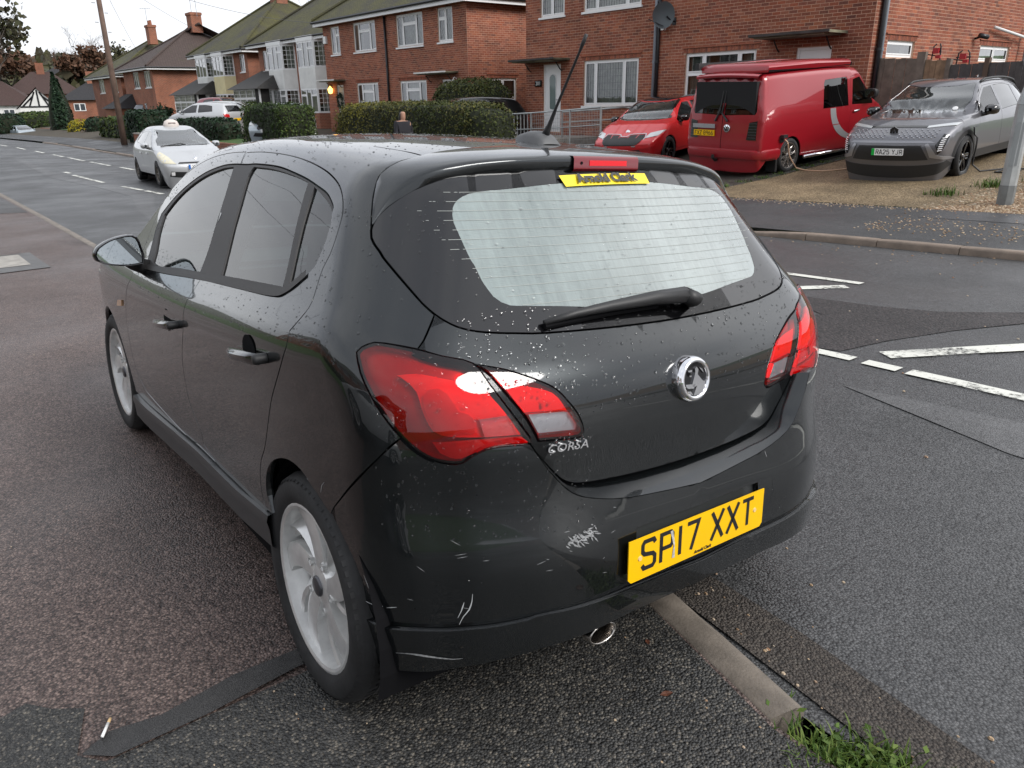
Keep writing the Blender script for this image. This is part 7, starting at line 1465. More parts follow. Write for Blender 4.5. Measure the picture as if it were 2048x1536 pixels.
# low garden walls, lawn, boundary pieces
def low_wall(x0, x1, y, z0, z1, label, cop=True, d=.22):
    e = empty('garden_wall', ((x0 + x1) / 2, y, z0), label=label, cat='wall'); mb = MB(); mb.box(x0, x1, y - d, y, z0 - .3, z1); rel(mb.obj('brickwork', M_FBRICK, None), e)
    if cop: mb = MB(); mb.box(x0 - .02, x1 + .02, y - d - .03, y + .03, z1 + .001, z1 + .06); rel(mb.obj('coping', M_CONCB, None), e)
    return e
low_wall(31.2, 38.5, -11.55, zfar(34, -11.5), zfar(34, -11.5) + .42, 'low red brick garden wall with a lawn behind it, right of the silver taxi', False); low_wall(24.5, 26.9, -12.2, zfar(25, -12) - .1, zfar(25, -12) + .42, 'low red brick wall stub between the two clipped hedges', False); low_wall(41.5, 46.3, -11.3, zfar(44, -11.3), zfar(44, -11.3) + .55, 'low brick wall with pale coping at the foot of the pole')
c = at_px(96, 268, 80); low_wall(c[0] - 4.5, c[0] + 6, c[1] - .3, c[2] - .4, c[2] + .5, 'low brick wall beside the distant oncoming car', False)
sheet('lawn', [(31.0, -11.8), (38.6, -11.8), (38.6, -13.2), (31.0, -13.2)], lambda x, y: zfar(x, y) + .32, M_GRASSB, .0, .5)
c = at_px(150, 278, 70); sheet('lawn', [(c[0] - 6, c[1] + .5), (c[0] + 5, c[1] + .2), (c[0] + 5, c[1] - 2), (c[0] - 6, c[1] - 1.6)], lambda x, y: zfar(x, y) + .05, M_GRASSB, .0, .8)
c = at_px(180, 268, 62); e = empty('garden_gate', tuple(c), label='small weathered paling gate below the golden shrub', cat='gate')
for i in range(6): mb = MB(); mb.box(c[0] - .05 + i * .03, c[0] + .0 + i * .03, c[1] - .55 + i * .2, c[1] - .42 + i * .2, c[2] - .5, c[2] + .45 - .03 * i); rel(mb.obj('paling', M_FW, None), e)
# driveways, gravel
sheet('driveway', [(8.9, -11.5), (4.6, -11.5), (4.2, -12.6), (3.6, -17.9), (8.2, -17.9), (8.55, -13.5)], lambda x, y: zfar(x, y) + .004, M_DRIVE, .004, .5)
sheet('driveway', [(15.5, -11.5), (8.9, -11.5), (8.6, -13.5), (8.3, -17.6), (15.5, -17.6)], lambda x, y: zfar(x, y), M_DRIVE2, .002, .5)
sheet('front_garden', [(130, -11.5), (15.5, -11.5), (15.5, -19.0), (130, -19.0)], zfar, M_EARTH, .0, 1.5)
sheet('side_yard', [(8.2, -17.9), (-40, -17.9), (-40, -32), (8.2, -32)], lambda x, y: zfar(x, -17.9), M_EARTH, .0, 2.0); sheet('gravel_bed', [(4.6, -11.5), (-40, -11.5), (-40, -17.9), (3.6, -17.9), (4.2, -12.6)], zfar, mat('gravel_base', (.22, .15, .09), .9, noise=.3, nscale=20, bump=.02, bscale=50), .002, .5)
rg = np.random.default_rng(9); V = []; Fq = []; tn = []
def stone(x, y, z, s, t):
    k = len(V); a = rg.uniform(0, 6.283); sq = rg.uniform(.55, .9)
    for f, h in ((1, 0), (.6, .55)):
        for j in range(5): an = a + 2 * math.pi * j / 5; V.append((x + s * f * math.cos(an), y + s * f * sq * math.sin(an), z + s * h))
    Fq.extend([(k + j, k + (j + 1) % 5, k + 5 + (j + 1) % 5, k + 5 + j) for j in range(5)]); Fq.append((k + 5, k + 6, k + 7, k + 8, k + 9)); tn.extend([t] * 6)
for i in range(9000):
    y = -11.45 - 4.2 * rg.uniform() ** 1.6; xm = 4.75 - (y + 11.45) * -.12; x = xm - 5.2 * rg.uniform() ** 1.1 + rg.normal(0, .12)
    stone(x, y, zfar(x, y), rg.uniform(.012, .030), rg.uniform())
for i in range(700):
    x = rg.uniform(-.5, 8.5); y = -11.5 + rg.exponential(.12); 
    if y < -9.2: stone(x, y, zfar(x, y), rg.uniform(.008, .018), rg.uniform())
for i in range(520):
    x = 4.9 - 4 * rg.uniform(); y = rg.normal(-10.1, .35); 
    if -11.4 < y < -9.2: stone(x, y, zfar(x, y) + .003, rg.uniform(.008, .018), rg.uniform())
for i in range(60): x = rg.uniform(1, 7); y = -9 + rg.exponential(.25); stone(x, y, zroad(x, y), rg.uniform(.008, .016), rg.uniform())
M_STONE = leafmat('gravel_stones', [(.16, .10, .055), (.30, .20, .12), (.42, .31, .20), (.50, .42, .32), (.24, .12, .06)], .6); o = mesh_obj('gravel', V, Fq, M_STONE, None, kind='stuff'); at = o.data.attributes.new('tint', 'FLOAT', 'FACE'); at.data.foreach_set('value', tn)
def tuft(name, x, y, z, n, spread, hh, label, seed, m=ML_GRASS, w=.004):
    rng = np.random.default_rng(seed); V = []; Fq = []; t = []
    for i in range(n):
        bx, by = x + rng.normal(0, spread), y + rng.normal(0, spread * .8); a = rng.uniform(0, 6.283); l = hh * rng.uniform(.4, 1.1); ln = rng.uniform(.2, .9); k = len(V); dx, dy = math.cos(a), math.sin(a); px_, py_ = -dy * w, dx * w
        for f in (0, .45, .8, 1.0): q = (bx + dx * l * ln * f * f, by + dy * l * ln * f * f, z(bx, by) + l * f * (1 - .35 * f * ln)); s = (1 - f) ** .6; V += [(q[0] + px_ * s, q[1] + py_ * s, q[2]), (q[0] - px_ * s, q[1] - py_ * s, q[2])]
        Fq += [(k, k + 1, k + 3, k + 2), (k + 2, k + 3, k + 5, k + 4), (k + 4, k + 5, k + 7, k + 6)]; t += [rng.uniform()] * 3
    o = mesh_obj(name, V, Fq, m, None, kind='stuff'); at = o.data.attributes.new('tint', 'FLOAT', 'FACE'); at.data.foreach_set('value', t); return o
tuft('weeds', .62, -1.42, lambda x, y: zp(x) - .04, 260, .045, .075, '', 1); tuft('weeds', .50, -1.50, lambda x, y: zp(x) - .04, 340, .06, .07, '', 2); tuft('weeds', .40, -1.42, lambda x, y: zp(x) - .035, 240, .05, .05, '', 3); tuft('weeds', .80, -1.52, lambda x, y: zp(x) - .06, 110, .025, .06, '', 8)
rng5 = np.random.default_rng(6); n = 300; bx = rng5.normal(.48, .10, n); by = -1.46 + rng5.normal(0, .05, n); P = np.stack([bx, by, np.array([zp(a) for a in bx]) - .02 + rng5.uniform(0, .03, n)], 1); leafcloud('weeds', P, np.tile([0, 0, 1.], (n, 1)), .012, ML_GRASS, None, .6, seed=8, flat=.8)
for (x, y, sd_, nn) in ((4.6, -13.3, 4, 160), (5.0, -12.5, 5, 90), (4.2, -13.9, 6, 70)): tuft('grass_tuft', x, y, zfar, nn, .12, .16, '', sd_, w=.008)
for i in range(9): tuft('grass_tuft', 8.85 - .04 * i + rg.normal(0, .05), -11.9 - .5 * i, zfar, 40, .09, .07, '', 30 + i, w=.007)
# litter
ce_ = empty('cigarette_end', (1.835, -.125, zp(1.83) + .012), R_(-30), 'white cigarette end lying on the dark tarmac at the lower left', 'cigarette end')
mb = MB(); mb.tube([(-.028, 0, .004), (.018, 0, .004)], .004, 8); mb.obj('paper', M_WHITEP, ce_, True); mb = MB(); mb.tube([(.0182, 0, .004), (.034, 0, .004)], .004, 8); mb.obj('filter', mat('filter_tan', (.55, .38, .2), .8), ce_, True)
def leaf(x, y, z, s, rot, label, col=(.10, .035, .018)):
    mb = MB(); pts = [(0, -1, 0), (.35, -.5, .1), (.5, 0, .05), (.3, .55, .12), (0, 1, .02), (-.3, .55, .1), (-.5, 0, .06), (-.35, -.5, .12)]; k = len(pts); mb.v = [(p[0] * s, p[1] * s, p[2] * s) for p in pts] + [(0, 0, 0)]; mb.f = [(k, i, (i + 1) % k) for i in range(k)]; o = mb.obj('fallen_leaf', mat('dead_leaf', col, .6, noise=.4, nscale=60), None); o.location = (x, y, z); o.rotation_euler = (.1, .1, rot); tag(o, label, 'leaf', 'dead leaves by the near kerb')
leaf(.47, -1.33, zp(.47) + .006, .045, .6, 'large dead brown leaf lying by the weeds at the bottom edge'); leaf(.86, -1.66, zp(.86) - .05, .030, 2.0, 'curled brown leaf in the gutter beside the kerb end'); leaf(1.15, -1.42, zp(1.1) + .006, .014, 1.0, 'tiny brown leaf on the tarmac left of the kerb stone'); leaf(.98, -1.30, zp(1.) + .006, .018, 2.6, 'small red-brown leaf on the dark tarmac near the kerb')
V = []; Fq = []; tn = []
for i in range(130): x = rg.uniform(-.1, 1.7); y = rg.uniform(-1.45, .4); stone(x, y, zp(x) + .003, rg.uniform(.002, .006), rg.uniform(.3, 1))
for i in range(90): x = rg.uniform(.2, 2.0); y = yk(x) - .1 - rg.exponential(.12); stone(x, y, zroad(x, y) + .004, rg.uniform(.003, .009), rg.uniform())
for i in range(80): x = rg.uniform(1.9, 9); y = rg.uniform(-1.4, 2.5); stone(x, y, zp(x) + .002, rg.uniform(.002, .005), rg.uniform(.3, 1))
for i in range(70): x = rg.uniform(-.5, 4); y = rg.uniform(-8.5, -2.6); stone(x, y, zroad(x, y) + .002, rg.uniform(.004, .012), rg.uniform(.5, 1))
o = mesh_obj('loose_grit', V, Fq, M_STONE, None, kind='stuff'); at = o.data.attributes.new('tint', 'FLOAT', 'FACE'); at.data.foreach_set('value', tn)
# ------------------------------------------------------------------ other vehicles
def make_shell(sec, tap, gh, belt, T, FZl, RZl, crown=(.05, .05), fbow=(.18, .25), rbow=(.06, .12), k=(.06, .05, .05), z0=.6):
    S_ = spl(*sec); T_ = spl(*T); TA = spl(*tap); GH_ = spl(*gh); FZ_ = spl(*FZl); RZ_ = spl(*RZl)
    def Fn(P):
        x, y, z = P[..., 0], np.abs(P[..., 1]), P[..., 2]
        w = S_(z) - TA(x) - GH_(x) * np.clip((z - belt) / .3, 0, 1.4)
        a = smax((y - w) * .95, z - (T_(x) - crown[0] * y * y - crown[1] * y ** 4), k[0])
        a = smax(a, (RZ_(z) + rbow[0] * y * y + rbow[1] * y ** 4 - x) * .9, k[1])
        return smax(a, (x - (FZ_(z) - fbow[0] * y * y - fbow[1] * y ** 4)) * .8, k[2])
    return Shell(Fn, z0)
def xz(sh, pts): return sh.side(pts).tolist()
def arch_pts(cx, cz, r, n=14): return [(cx + r * math.cos(math.pi - math.pi * i / n * 1.0), cz + r * math.sin(math.pi * i / n)) for i in range(n + 1)]
def body_common(sh, par, pm, xa, xb, wb, R, zs, doors, wins, screen, sp=.06, capR=None, capF=None, glass=None, arch_r=None, cap_excl=([], []), frames=True, sm=M_BLACK, capm=None):
    ar = arch_r or R + .045; zc = R - .01
    a0 = math.asin(min(.95, max(-.5, (zs - zc) / ar))); 
    def arc(cx): return [(cx - ar * math.cos(a0 + (math.pi - 2 * a0) * i / 14), zc + ar * math.sin(a0 + (math.pi - 2 * a0) * i / 14)) for i in range(15)]
    secA = lambda x, up: sh.frA(np.array([(x, t) for t in (np.linspace(-.55, math.pi / 2, 16) if up else np.linspace(math.pi / 2, -.55, 16))])).tolist()
    ra = secA(xa, False); fb = secA(xb, True); ra = [p for p in ra if p[2] > zs + .02]; fb = [p for p in fb if p[2] > zs + .02]; ra[0][1] = 0.; fb[-1][1] = 0.
    bot = [(xa, zs)] + arc(0) + [(wb * .35, zs), (wb * .65, zs)] + arc(wb) + [(xb, zs)]
    bot = [q for q in bot if xa - 1e-6 <= q[0] <= xb + 1e-6]
    loop = ra + xz(sh, bot) + fb
    dl = [xz(sh, d) for d in doors]; wl = [(xz(sh, w[0]), w) for w in wins]; ws = sh.top(screen).tolist() if screen is not None else None
    if ws:
        for p in ws:
            if abs(p[1]) < 1e-6: p[1] = 0.
    panel(sh, 'body', loop, dl + ([ws] if ws else []) + [w for w, _ in wl], pm, par, spacing=sp, merge_mirror=True, flange=.02, gap=0, step=sp * .7, holegap=.002, curve=False)
    for d in dl: panel(sh, 'door', d, [w for w, _ in wl], pm, par, spacing=sp, step=sp * .7, gap=.004, curve=False)
    if dl: ribbon(sh, 'door_seal', [d + d[:1] for d in dl], .03, M_DARK, par, off=-.012, both=True, step=sp)
    for w, sp_ in wl: panel(sh, 'side_window', w, [], sp_[1] if len(sp_) > 1 else (glass or G_SIDE), par, spacing=.12, gap=.002, offset=-.004, flange=.004, step=.05)
    if ws: panel(sh, 'windscreen', ws, [], G_SCREEN, par, spacing=.10, merge_mirror=True, gap=.002, offset=-.003, flange=0, step=.06)
    mr = lambda L_: L_ + [[p[0], -p[1], p[2]] for p in L_[::-1] if abs(p[1]) > 1e-4]
    rc = ra + xz(sh, [(xa, zs)]); fc = fb[::-1] + xz(sh, [(xb, zs)])
    cr_ = (xa + .35, 0, .75, -1); cf_ = (xb - .35, 0, .6, 1)
    panel(sh, 'rear_panel', mr(rc), cap_excl[0], pm, par, param='S', c=cr_, spacing=sp, gap=0, flange=.0, step=sp * .7, holegap=.002, curve=False)
    panel(sh, 'front_panel', mr(fc), cap_excl[1], capm or pm, par, param='S', c=cf_, spacing=sp, gap=0, flange=.0, step=sp * .7, holegap=.002, curve=False)
    mb = MB(); hw = .62; mb.box(xa - .1, xb + .1, -.5, .5, zs - .02, zs + .08); mb.box(ar + .05, wb - ar - .05, -.74, .74, zs - .03, zs + .10); mb.obj('underbody', M_DARK, par)
    for cx in (0, wb):
        for s_ in (1, -1):
            w_ = float(sh.side([(cx, .72)])[0][1]); mb = MB(); kk = 14; a = [R_(-25 + 230 * i / kk) for i in range(kk + 1)]; mb.v = [(cx + (ar - .01) * math.cos(t), s_ * y, zc + (ar - .01) * math.sin(t)) for y in (w_ - .03, w_ - .34) for t in a]; mb.f = [(i, i + 1, i + kk + 2, i + kk + 1) for i in range(kk)] + [tuple(range(kk + 1, 2 * kk + 2))]; mb.obj('wheel_arch', M_DARK, par)
    return cr_, cf_
def S_patch(sh, nm, pts, m, par, c, off=.006, sgn=None, sp=.06, both=False, fl=.012, curve=False, gap=0.0):
    x = -3.0 if c[3] < 0 else 7.0; P = sh.rear(pts, x, 1 if c[3] < 0 else -1).tolist(); return panel(sh, nm, P, [], m, par, param='S', c=c, offset=off, spacing=sp, gap=gap, flange=fl, both=both, curve=curve, step=.05)
def plate(par, o, ex, txt, m, h=.111, w=.52, nm='number_plate', tilt=(0, 0, 1), band=None, ts=.079, off=0.0):
    M = frame(o, ex, tilt); mb = MB(); mb.prism([(-w / 2, -h / 2), (w / 2, -h / 2), (w / 2, h / 2), (-w / 2, h / 2)], -.02, 0, lambda a, b, d: tuple(M @ Vector((a, b, d)))); p = mb.obj(nm, m, par)
    plate_text('registration', txt, ts, M @ Matrix.Translation((off, 0, .001)), M_INK, p)
    if band: mb = MB(); mb.prism([(-w / 2, -h / 2), (-w / 2 + .05, -h / 2), (-w / 2 + .05, h / 2), (-w / 2, h / 2)], .0005, .0012, lambda a, b, d: tuple(M @ Vector((a, b, d)))); mb.obj('plate_band', band, p)
    return p
def mirror_pod(par, x, y, z, m, sc=1.0, fwd=1):
    for s_ in (1, -1):
        mb = MB(); rows = []
        for xx, k in ((-.06, .80), (-.055, .98), (.0, 1.0), (.07, .80), (.11, .35)):
            rows.append([(x + xx * sc, s_ * (y + .10 * sc * k * math.copysign(abs(math.cos(t)) ** .6, math.cos(t))), z + .075 * sc * k * math.copysign(abs(math.sin(t)) ** .7, math.sin(t))) for t in np.linspace(0, 2 * math.pi, 19)[:-1]])
        o = autosmooth(patch('door_mirror', rows, m, par, closed=True), 60)
        mb = MB(); mb.add(rows[1], [tuple(range(18))]); mb.obj('mirror_glass', mat('mirror_silver', (.8, .86, .88), .02, metal=1), o)
        mb = MB(); mb.tube([(x + .03, s_ * (y - .02), z - .05), (x + .05, s_ * (y - .16), z - .09)], .03 * sc, 8); mb.obj('mirror_arm', M_BLACK, o)
def wheels(par, wb, y, R, rr, style, rm, wd=.21, steer=0):
    for (x, s_) in ((0, 1), (0, -1), (wb, 1), (wb, -1)): wheel_obj(par, (x, s_ * y, R), R, rr, wd, style, rm, s_ < 0, steer if x else 0, n=32)
def pose(X, Y, Z, yaw, pit, rol): return Matrix.Translation((X, Y, Z)) @ Matrix.Rotation(yaw, 4, 'Z') @ Matrix.Rotation(pit, 4, 'Y') @ Matrix.Rotation(rol, 4, 'X')
def disc(par, nm, o, ex, ey, r, m, d=.01, n=24, fn=None):
    M = frame(o, ex, ey); mb = MB(); mb.lathe([(0, d), (r * .9, d), (r, d * .6), (r, -.01)], n, 'z'); mb.v = [tuple(M @ Vector(p)) for p in mb.v]; return mb.obj(nm, m, par, True), M

# red camper van
vanM = pose(9.62, -14.25, .055, R_(-92.2), -.052, .02)
van = empty('camper_van', M=vanM, label='red camper van with pop-top roof parked nose-in on the driveway', cat='van')
M_RED = paint('van_red', (.30, .004, .012), rough=.4, metal=.15)
SV = make_shell(([.2, .4, .6, .9, 1.12, 1.3, 1.6, 1.8, 1.92, 2.05], [.90, .935, .948, .952, .942, .915, .862, .825, .795, .76]), ([-1.0, -.7, 0, 2.2, 3.2, 3.9], [.05, .012, 0, 0, .03, .15]), ([-1, 0, 2, 3], [0, 0, .0, .06]), 1.15, ([-1.0, -.6, 0, 1, 2, 2.35, 2.6], [1.89, 1.92, 1.94, 1.95, 1.93, 1.89, 1.82]), ([.2, .4, .6, .8, .95, 1.08, 1.2, 1.5, 1.8, 1.95, 2.1], [3.86, 3.9, 3.9, 3.84, 3.74, 3.55, 3.28, 2.93, 2.6, 2.42, 2.2]), ([.2, .45, .6, .8, 1.1, 1.4, 1.7, 1.95, 2.1], [-.93, -.975, -.985, -.975, -.96, -.925, -.875, -.82, -.78]), crown=(.05, .04), rbow=(.02, .05), k=(.10, .05, .06), z0=.8)
vwin = [(1.02, 1.14), (1.05, 1.62), (1.09, 1.68), (1.84, 1.70), (1.90, 1.66), (1.93, 1.14)]
cab = [(2.06, 1.16), (2.12, 1.64), (2.40, 1.68), (2.62, 1.50), (2.86, 1.18), (2.85, 1.13)]
rwl = SV.rear([(-.73, 1.16), (-.04, 1.14), (-.04, 1.70), (-.66, 1.70), (-.70, 1.66), (-.76, 1.22)], -3).tolist(); rwr = mirror_loop(rwl).tolist()
c1, c2 = body_common(SV, van, M_RED, -.72, 3.0, 3.0, .335, .30, [[(2.0, .34), (2.02, 1.70), (2.42, 1.74), (2.70, 1.50), (2.98, 1.13), (3.0, .80), (2.62, .62), (2.56, .34)]], [(vwin, G_DARK), (cab, G_SIDE)], [(2.42, 0), (2.40, .4), (2.30, .70), (3.05, .80), (3.22, .5), (3.28, 0)], .08, cap_excl=([rwl, rwr], []))
for l_ in (rwl, rwr): panel(SV, 'rear_window', l_, [], G_DARK, van, param='S', c=c1, spacing=.15, gap=.002, offset=-.004, flange=.004)
mb = MB(); mb.box(-.93, -.80, -.72, .72, 1.1, 1.75); mb.box(1.0, 1.94, -.80, -.76, 1.1, 1.72); mb.box(1.0, 1.94, .76, .80, 1.1, 1.72); mb.obj('curtain_lining', mat('dark_curtain', (.012, .012, .013), .9), van)
ribbon(SV, 'rear_door_gap', [SV.rear([(0, z) for z in np.linspace(.42, 1.84, 30)], -3).tolist()], .012, M_DARK, van, off=.001)
ribbon(SV, 'rear_door_gap', [SV.rear([(y, .42) for y in np.linspace(-.78, .78, 30)], -3).tolist()], .010, M_DARK, van, off=.001)
for zz in (1.135, .80): ribbon(SV, 'swage_line', [SV.side([(x, zz) for x in np.linspace(-.62, 1.98, 40)]).tolist()], .014, M_RED, van, off=.004, both=True)
stripe = []; 
for t in np.linspace(0, 1, 24): a = R_(180 + 88 * t); stripe.append((2.42 + 1.05 * math.cos(a), 1.14 + .66 * math.sin(a) * 1.0))
sl = SV.side(stripe).tolist(); so_ = [[p[0], -p[1], p[2]] for p in sl]; ribbon(SV, 'silver_stripe', [sl], [.20, .17, .11, .06], mat('silver_decal', (.42, .42, .43), .35, metal=.5), van, off=.003, both=True)
for s_ in (1, -1):
    P = SV.rear([(s_ * .80, .70), (s_ * .80, 1.05), (s_ * .64, 1.02), (s_ * .60, .70)], -3).tolist(); P += []
    lp = panel(SV, 'tail_lamp', [P[i] for i in (0, 1, 2, 3)], [], mat('smoked_lamp', (.012, .012, .014), .18, coat=.6), van, param='S', c=c1, offset=.012, spacing=.05, gap=0, flange=.03, both=False, curve=False)[0]
    sP = SV.side([(-.72, .70), (-.72, 1.05), (-.86, 1.06), (-.86, .70)]) * np.array([1, s_, 1])
    for zz in np.linspace(.74, 1.0, 6): q = SV.rear([(s_ * .63, zz), (s_ * .80, zz)], -3); mb = MB(); mb.tube([tuple(q[0] + [-.012, 0, 0]), tuple(q[1] + [-.012, 0, 0])], .008, 4); mb.obj('lamp_louvre', M_BLACK, lp)
# bumper, spoiler, roof, fittings
def wrap(z0, z1, out, xs, nm, m, sh=SV, par=van):
    rows = []; yy = np.linspace(-.80, .80, 24)
    for z, o_ in ((z0, -.02), (z0 + .02, out), ((z0 + z1) / 2, out + .02), (z1 - .02, out), (z1, -.02)):
        p = sh.rear([(y, z) for y in yy], -3); n_ = sh.grad(p); q = p + n_ * o_; sd = sh.side([(x, z) for x in xs]); sn = sh.grad(sd); l = sd + sn * o_; r_ = (sd + sn * o_) * np.array([1, -1, 1]); rows.append(np.concatenate([r_, q, l[::-1]]))
    return autosmooth(patch(nm, rows, m, par), 45)
wrap(.33, .52, .055, (-.42, -.55, -.70, -.80), 'rear_bumper', M_RED)
rows = []
for dx, dz in ((.06, .02), (-.02, .035), (-.10, .02), (-.125, .0), (-.12, -.035), (-.05, -.05)): p = SV.rear([(y, 1.84) for y in np.linspace(-.74, .74, 20)], -3); rows.append(p + np.array([dx, 0, dz]) + np.stack([0 * p[:, 0], 0 * p[:, 0], .03 - .05 * p[:, 1] ** 2], 1))
autosmooth(patch('roof_spoiler', rows, M_RED, van), 50)
rows = []
for z, w, e in ((1.90, .78, 0), (1.985, .80, .0), (2.03, .77, .03), (2.06, .70, .10), (2.07, .3, .3)): rows.append([(x + (e if i < 2 or i > 5 else -e) * (1 if x < 1 else -1) * 0, 0, 0) for i, x in enumerate(())] or [(-.72 + e, -w, z), (-.76 + e, -w * .6, z), (-.76 + e, w * .6, z), (-.72 + e, w, z), (.8, w + .01, z + .02), (2.05 - e, w, z), (2.16 - e * 1.5, w * .6, z - .01), (2.16 - e * 1.5, -w * .6, z - .01), (2.05 - e, -w, z), (.8, -w - .01, z + .02)])
pt = patch('pop_top_roof', rows, M_RED, van, closed=True); autosmooth(pt, 40); k_ = len(rows[-1]); mesh_obj('roof_cap', rows[-1], [tuple(range(k_))], M_RED, pt)
mb = MB(); mb.add([(-.70, -.79, 1.905), (2.1, -.79, 1.925), (2.1, .79, 1.925), (-.70, .79, 1.905)] + [(-.70, -.79, 1.955), (2.1, -.79, 1.975), (2.1, .79, 1.975), (-.70, .79, 1.955)], [(0, 1, 5, 4), (1, 2, 6, 5), (2, 3, 7, 6), (3, 0, 4, 7)]); mb.obj('roof_bellows', M_DARK, van)
mb = MB(); mb.box(-.80, 1.75, .80, .90, 1.97, 2.09); mb.obj('awning_rail', M_BLACK, van)
plate(van, (-1.0, .42, .80), (0, -1, 0), 'FXZ 8966', M_PLATEY, off=0)
mb = MB(); mb.box(-1.012, -.965, .14, .70, .895, .975); mb.obj('door_bar', M_CHROME, van)
d_, _ = disc(van, 'badge', (-.982, -.13, .90), (0, -1, 0), (0, 0, 1), .075, M_CHROME, .015); plM = frame((-1.0, -.13, .90), (0, -1, 0), (0, 0, 1)); mb = MB()
for l_ in (((-.055, .03), (-.022, -.05), (0, .0), (.022, -.05), (.055, .03)), ((-.03, .055), (0, .0), (.03, .055))):
    for a, b in zip(l_[:-1], l_[1:]): mb.tube([tuple(plM @ Vector((a[0], a[1], .0))), tuple(plM @ Vector((b[0], b[1], .0)))], .006, 4)
mb.obj('badge_letters', M_DARK, d_)
for y0, y1 in ((.16, .05), (-.16, -.02)): p = SV.rear([(y0 if y0 > 0 else -.14, 1.03), (y1 + .03, 1.18), (y1, 1.35), (y1 - .01, 1.58)], -3); n_ = SV.grad(p); mb = MB(); mb.tube([tuple(a + b * .03) for a, b in zip(p, n_)], [.022, .016, .012, .009], 6); mb.obj('wiper', M_BLACK, van)
mb = MB(); mb.tube([(.42, -.98, .27), (2.42, -.98, .27)], .035, 10); mb.tube([(.42, .98, .27), (2.42, .98, .27)], .035, 10); mb.obj('side_bar', M_CHROME, van, True)
mb = MB(); mb.box(-.42, -.36, -.92, -.70, .06, .34); mb.obj('mud_flap', M_BLACK, van); mb = MB(); mb.box(-.42, -.36, .70, .92, .06, .34); mb.obj('mud_flap', M_BLACK, van)
mb = MB(); mb.tube([(-.7, .1, .30), (-1.0, .1, .28), (-1.08, .1, .34), (-1.08, .1, .40)], .028, 8); mb.obj('tow_bar', M_BLACK, van)
mb = MB(); mb.box(-.40, -.28, -.98, -.93, .62, .74); hi = mb.obj('hookup_inlet', M_BLACK, van); mb = MB(); mb.box(-.41, -.27, -1.05, -.975, .70, .76); mb.obj('inlet_flap', M_BLACK, hi)
for s_ in (1, -1): mb = MB(); mb.box(-.90, -.84, s_ * .80 - .03, s_ * .80 + .05, 1.16, 1.28); mb.obj('door_hinge', M_RED, van); mb = MB(); mb.box(-.93, -.86, s_ * .84 - .03, s_ * .84 + .03, .50, .60); mb.obj('door_hinge', M_RED, van)
P = SV.side([(1.96, 1.06), (2.08, 1.06)]); mb = MB(); mb.tube([(2.1, -.97, 1.02), (2.3, -.975, 1.03)], .018, 6); mb.tube([(2.1, .97, 1.02), (2.3, .975, 1.03)], .018, 6); mb.obj('door_handle', M_CHROME, van)
mirror_pod(van, 2.62, 1.02, 1.34, M_BLACK, 1.35)
wheels(van, 3.0, .82, .335, .245, 'mesh', mat('polished_rim', (.55, .52, .50), .25, metal=.9), .22)
for y in (.42, -.42): seat(van, 1.95, y, .75, w=.5, back=.65)
mb = MB(); mb.box(2.75, 3.3, -.8, .8, .8, 1.08); mb.obj('dashboard', M_BLACK, van); mb = MB(); mb.lathe([(.19, -.012), (.20, 0), (.19, .012), (.175, 0), (.19, -.012)], 20, 'x'); o = mb.obj('steering_wheel', mat('tan_wheel', (.10, .05, .03), .6), van); o.location = (2.62, -.42, 1.18); o.rotation_euler = (0, R_(35), 0)
S_patch(SV, 'front_grille', [(-.5, .72), (.5, .72), (.55, .86), (-.55, .86)], M_BLACK, van, c2); S_patch(SV, 'headlight', [(.56, .72), (.80, .74), (.78, .92), (.56, .88)], MATS['headlight_clear'], van, c2, both=True)
# dark grey electric crossover
renM = pose(6.5784, -17.0509, .2196, 1.6363, .0358, .0169)
ren = empty('crossover_car', M=renM, label='grey electric crossover with a white green-banded plate, parked facing the road', cat='car')
M_GRY2 = paint('satin_grey', (.15, .15, .165), rough=.38, metal=.65)
SR = make_shell(([.2, .35, .55, .75, .9, 1.0, 1.12, 1.25, 1.4, 1.5, 1.6], [.885, .918, .928, .925, .912, .885, .835, .765, .685, .625, .55]), ([-.85, -.4, 0, 1.4, 2.785, 3.2, 3.7], [.12, .03, 0, .0, .01, .05, .16]), ([-.8, 0, 1.2, 2.2, 3], [.06, .02, 0, .03, .1]), 1.02, ([-.75, -.3, .3, 1, 1.5, 1.9, 2.2], [1.46, 1.52, 1.56, 1.57, 1.545, 1.48, 1.36]), ([.2, .4, .6, .8, .9, .97, 1.03, 1.2, 1.35, 1.48, 1.6], [3.60, 3.65, 3.67, 3.63, 3.54, 3.1, 2.58, 2.24, 1.96, 1.70, 1.4]), ([.2, .5, .8, 1.0, 1.2, 1.4, 1.55], [-.78, -.82, -.82, -.78, -.66, -.52, -.36]), fbow=(.12, .22), k=(.09, .06, .05))
rw1 = [(1.16, 1.02), (1.22, 1.42), (1.60, 1.40), (1.95, 1.24), (2.18, 1.06), (2.12, 1.00)]; rw2 = [(.12, 1.06), (.20, 1.40), (.6, 1.44), (1.10, 1.43), (1.06, 1.02)]; rw3 = [(-.42, 1.20), (-.30, 1.36), (.05, 1.40), (.0, 1.08)]
dR = [(.40, .36), (.16, .60), (.06, 1.06), (.14, 1.44), (1.13, 1.46), (1.10, .36)]; dF = [(1.12, .36), (1.14, 1.46), (1.62, 1.44), (2.0, 1.26), (2.26, 1.02), (2.28, .62), (2.24, .36)]
ca, cb_ = body_common(SR, ren, M_GRY2, -.42, 2.95, 2.785, .345, .30, [dF, dR], [(rw1, G_SIDE), (rw2, G_DARK), (rw3, G_DARK)], [(1.78, 0), (1.75, .3), (1.62, .56), (2.36, .70), (2.50, .4), (2.54, 0)], .06)
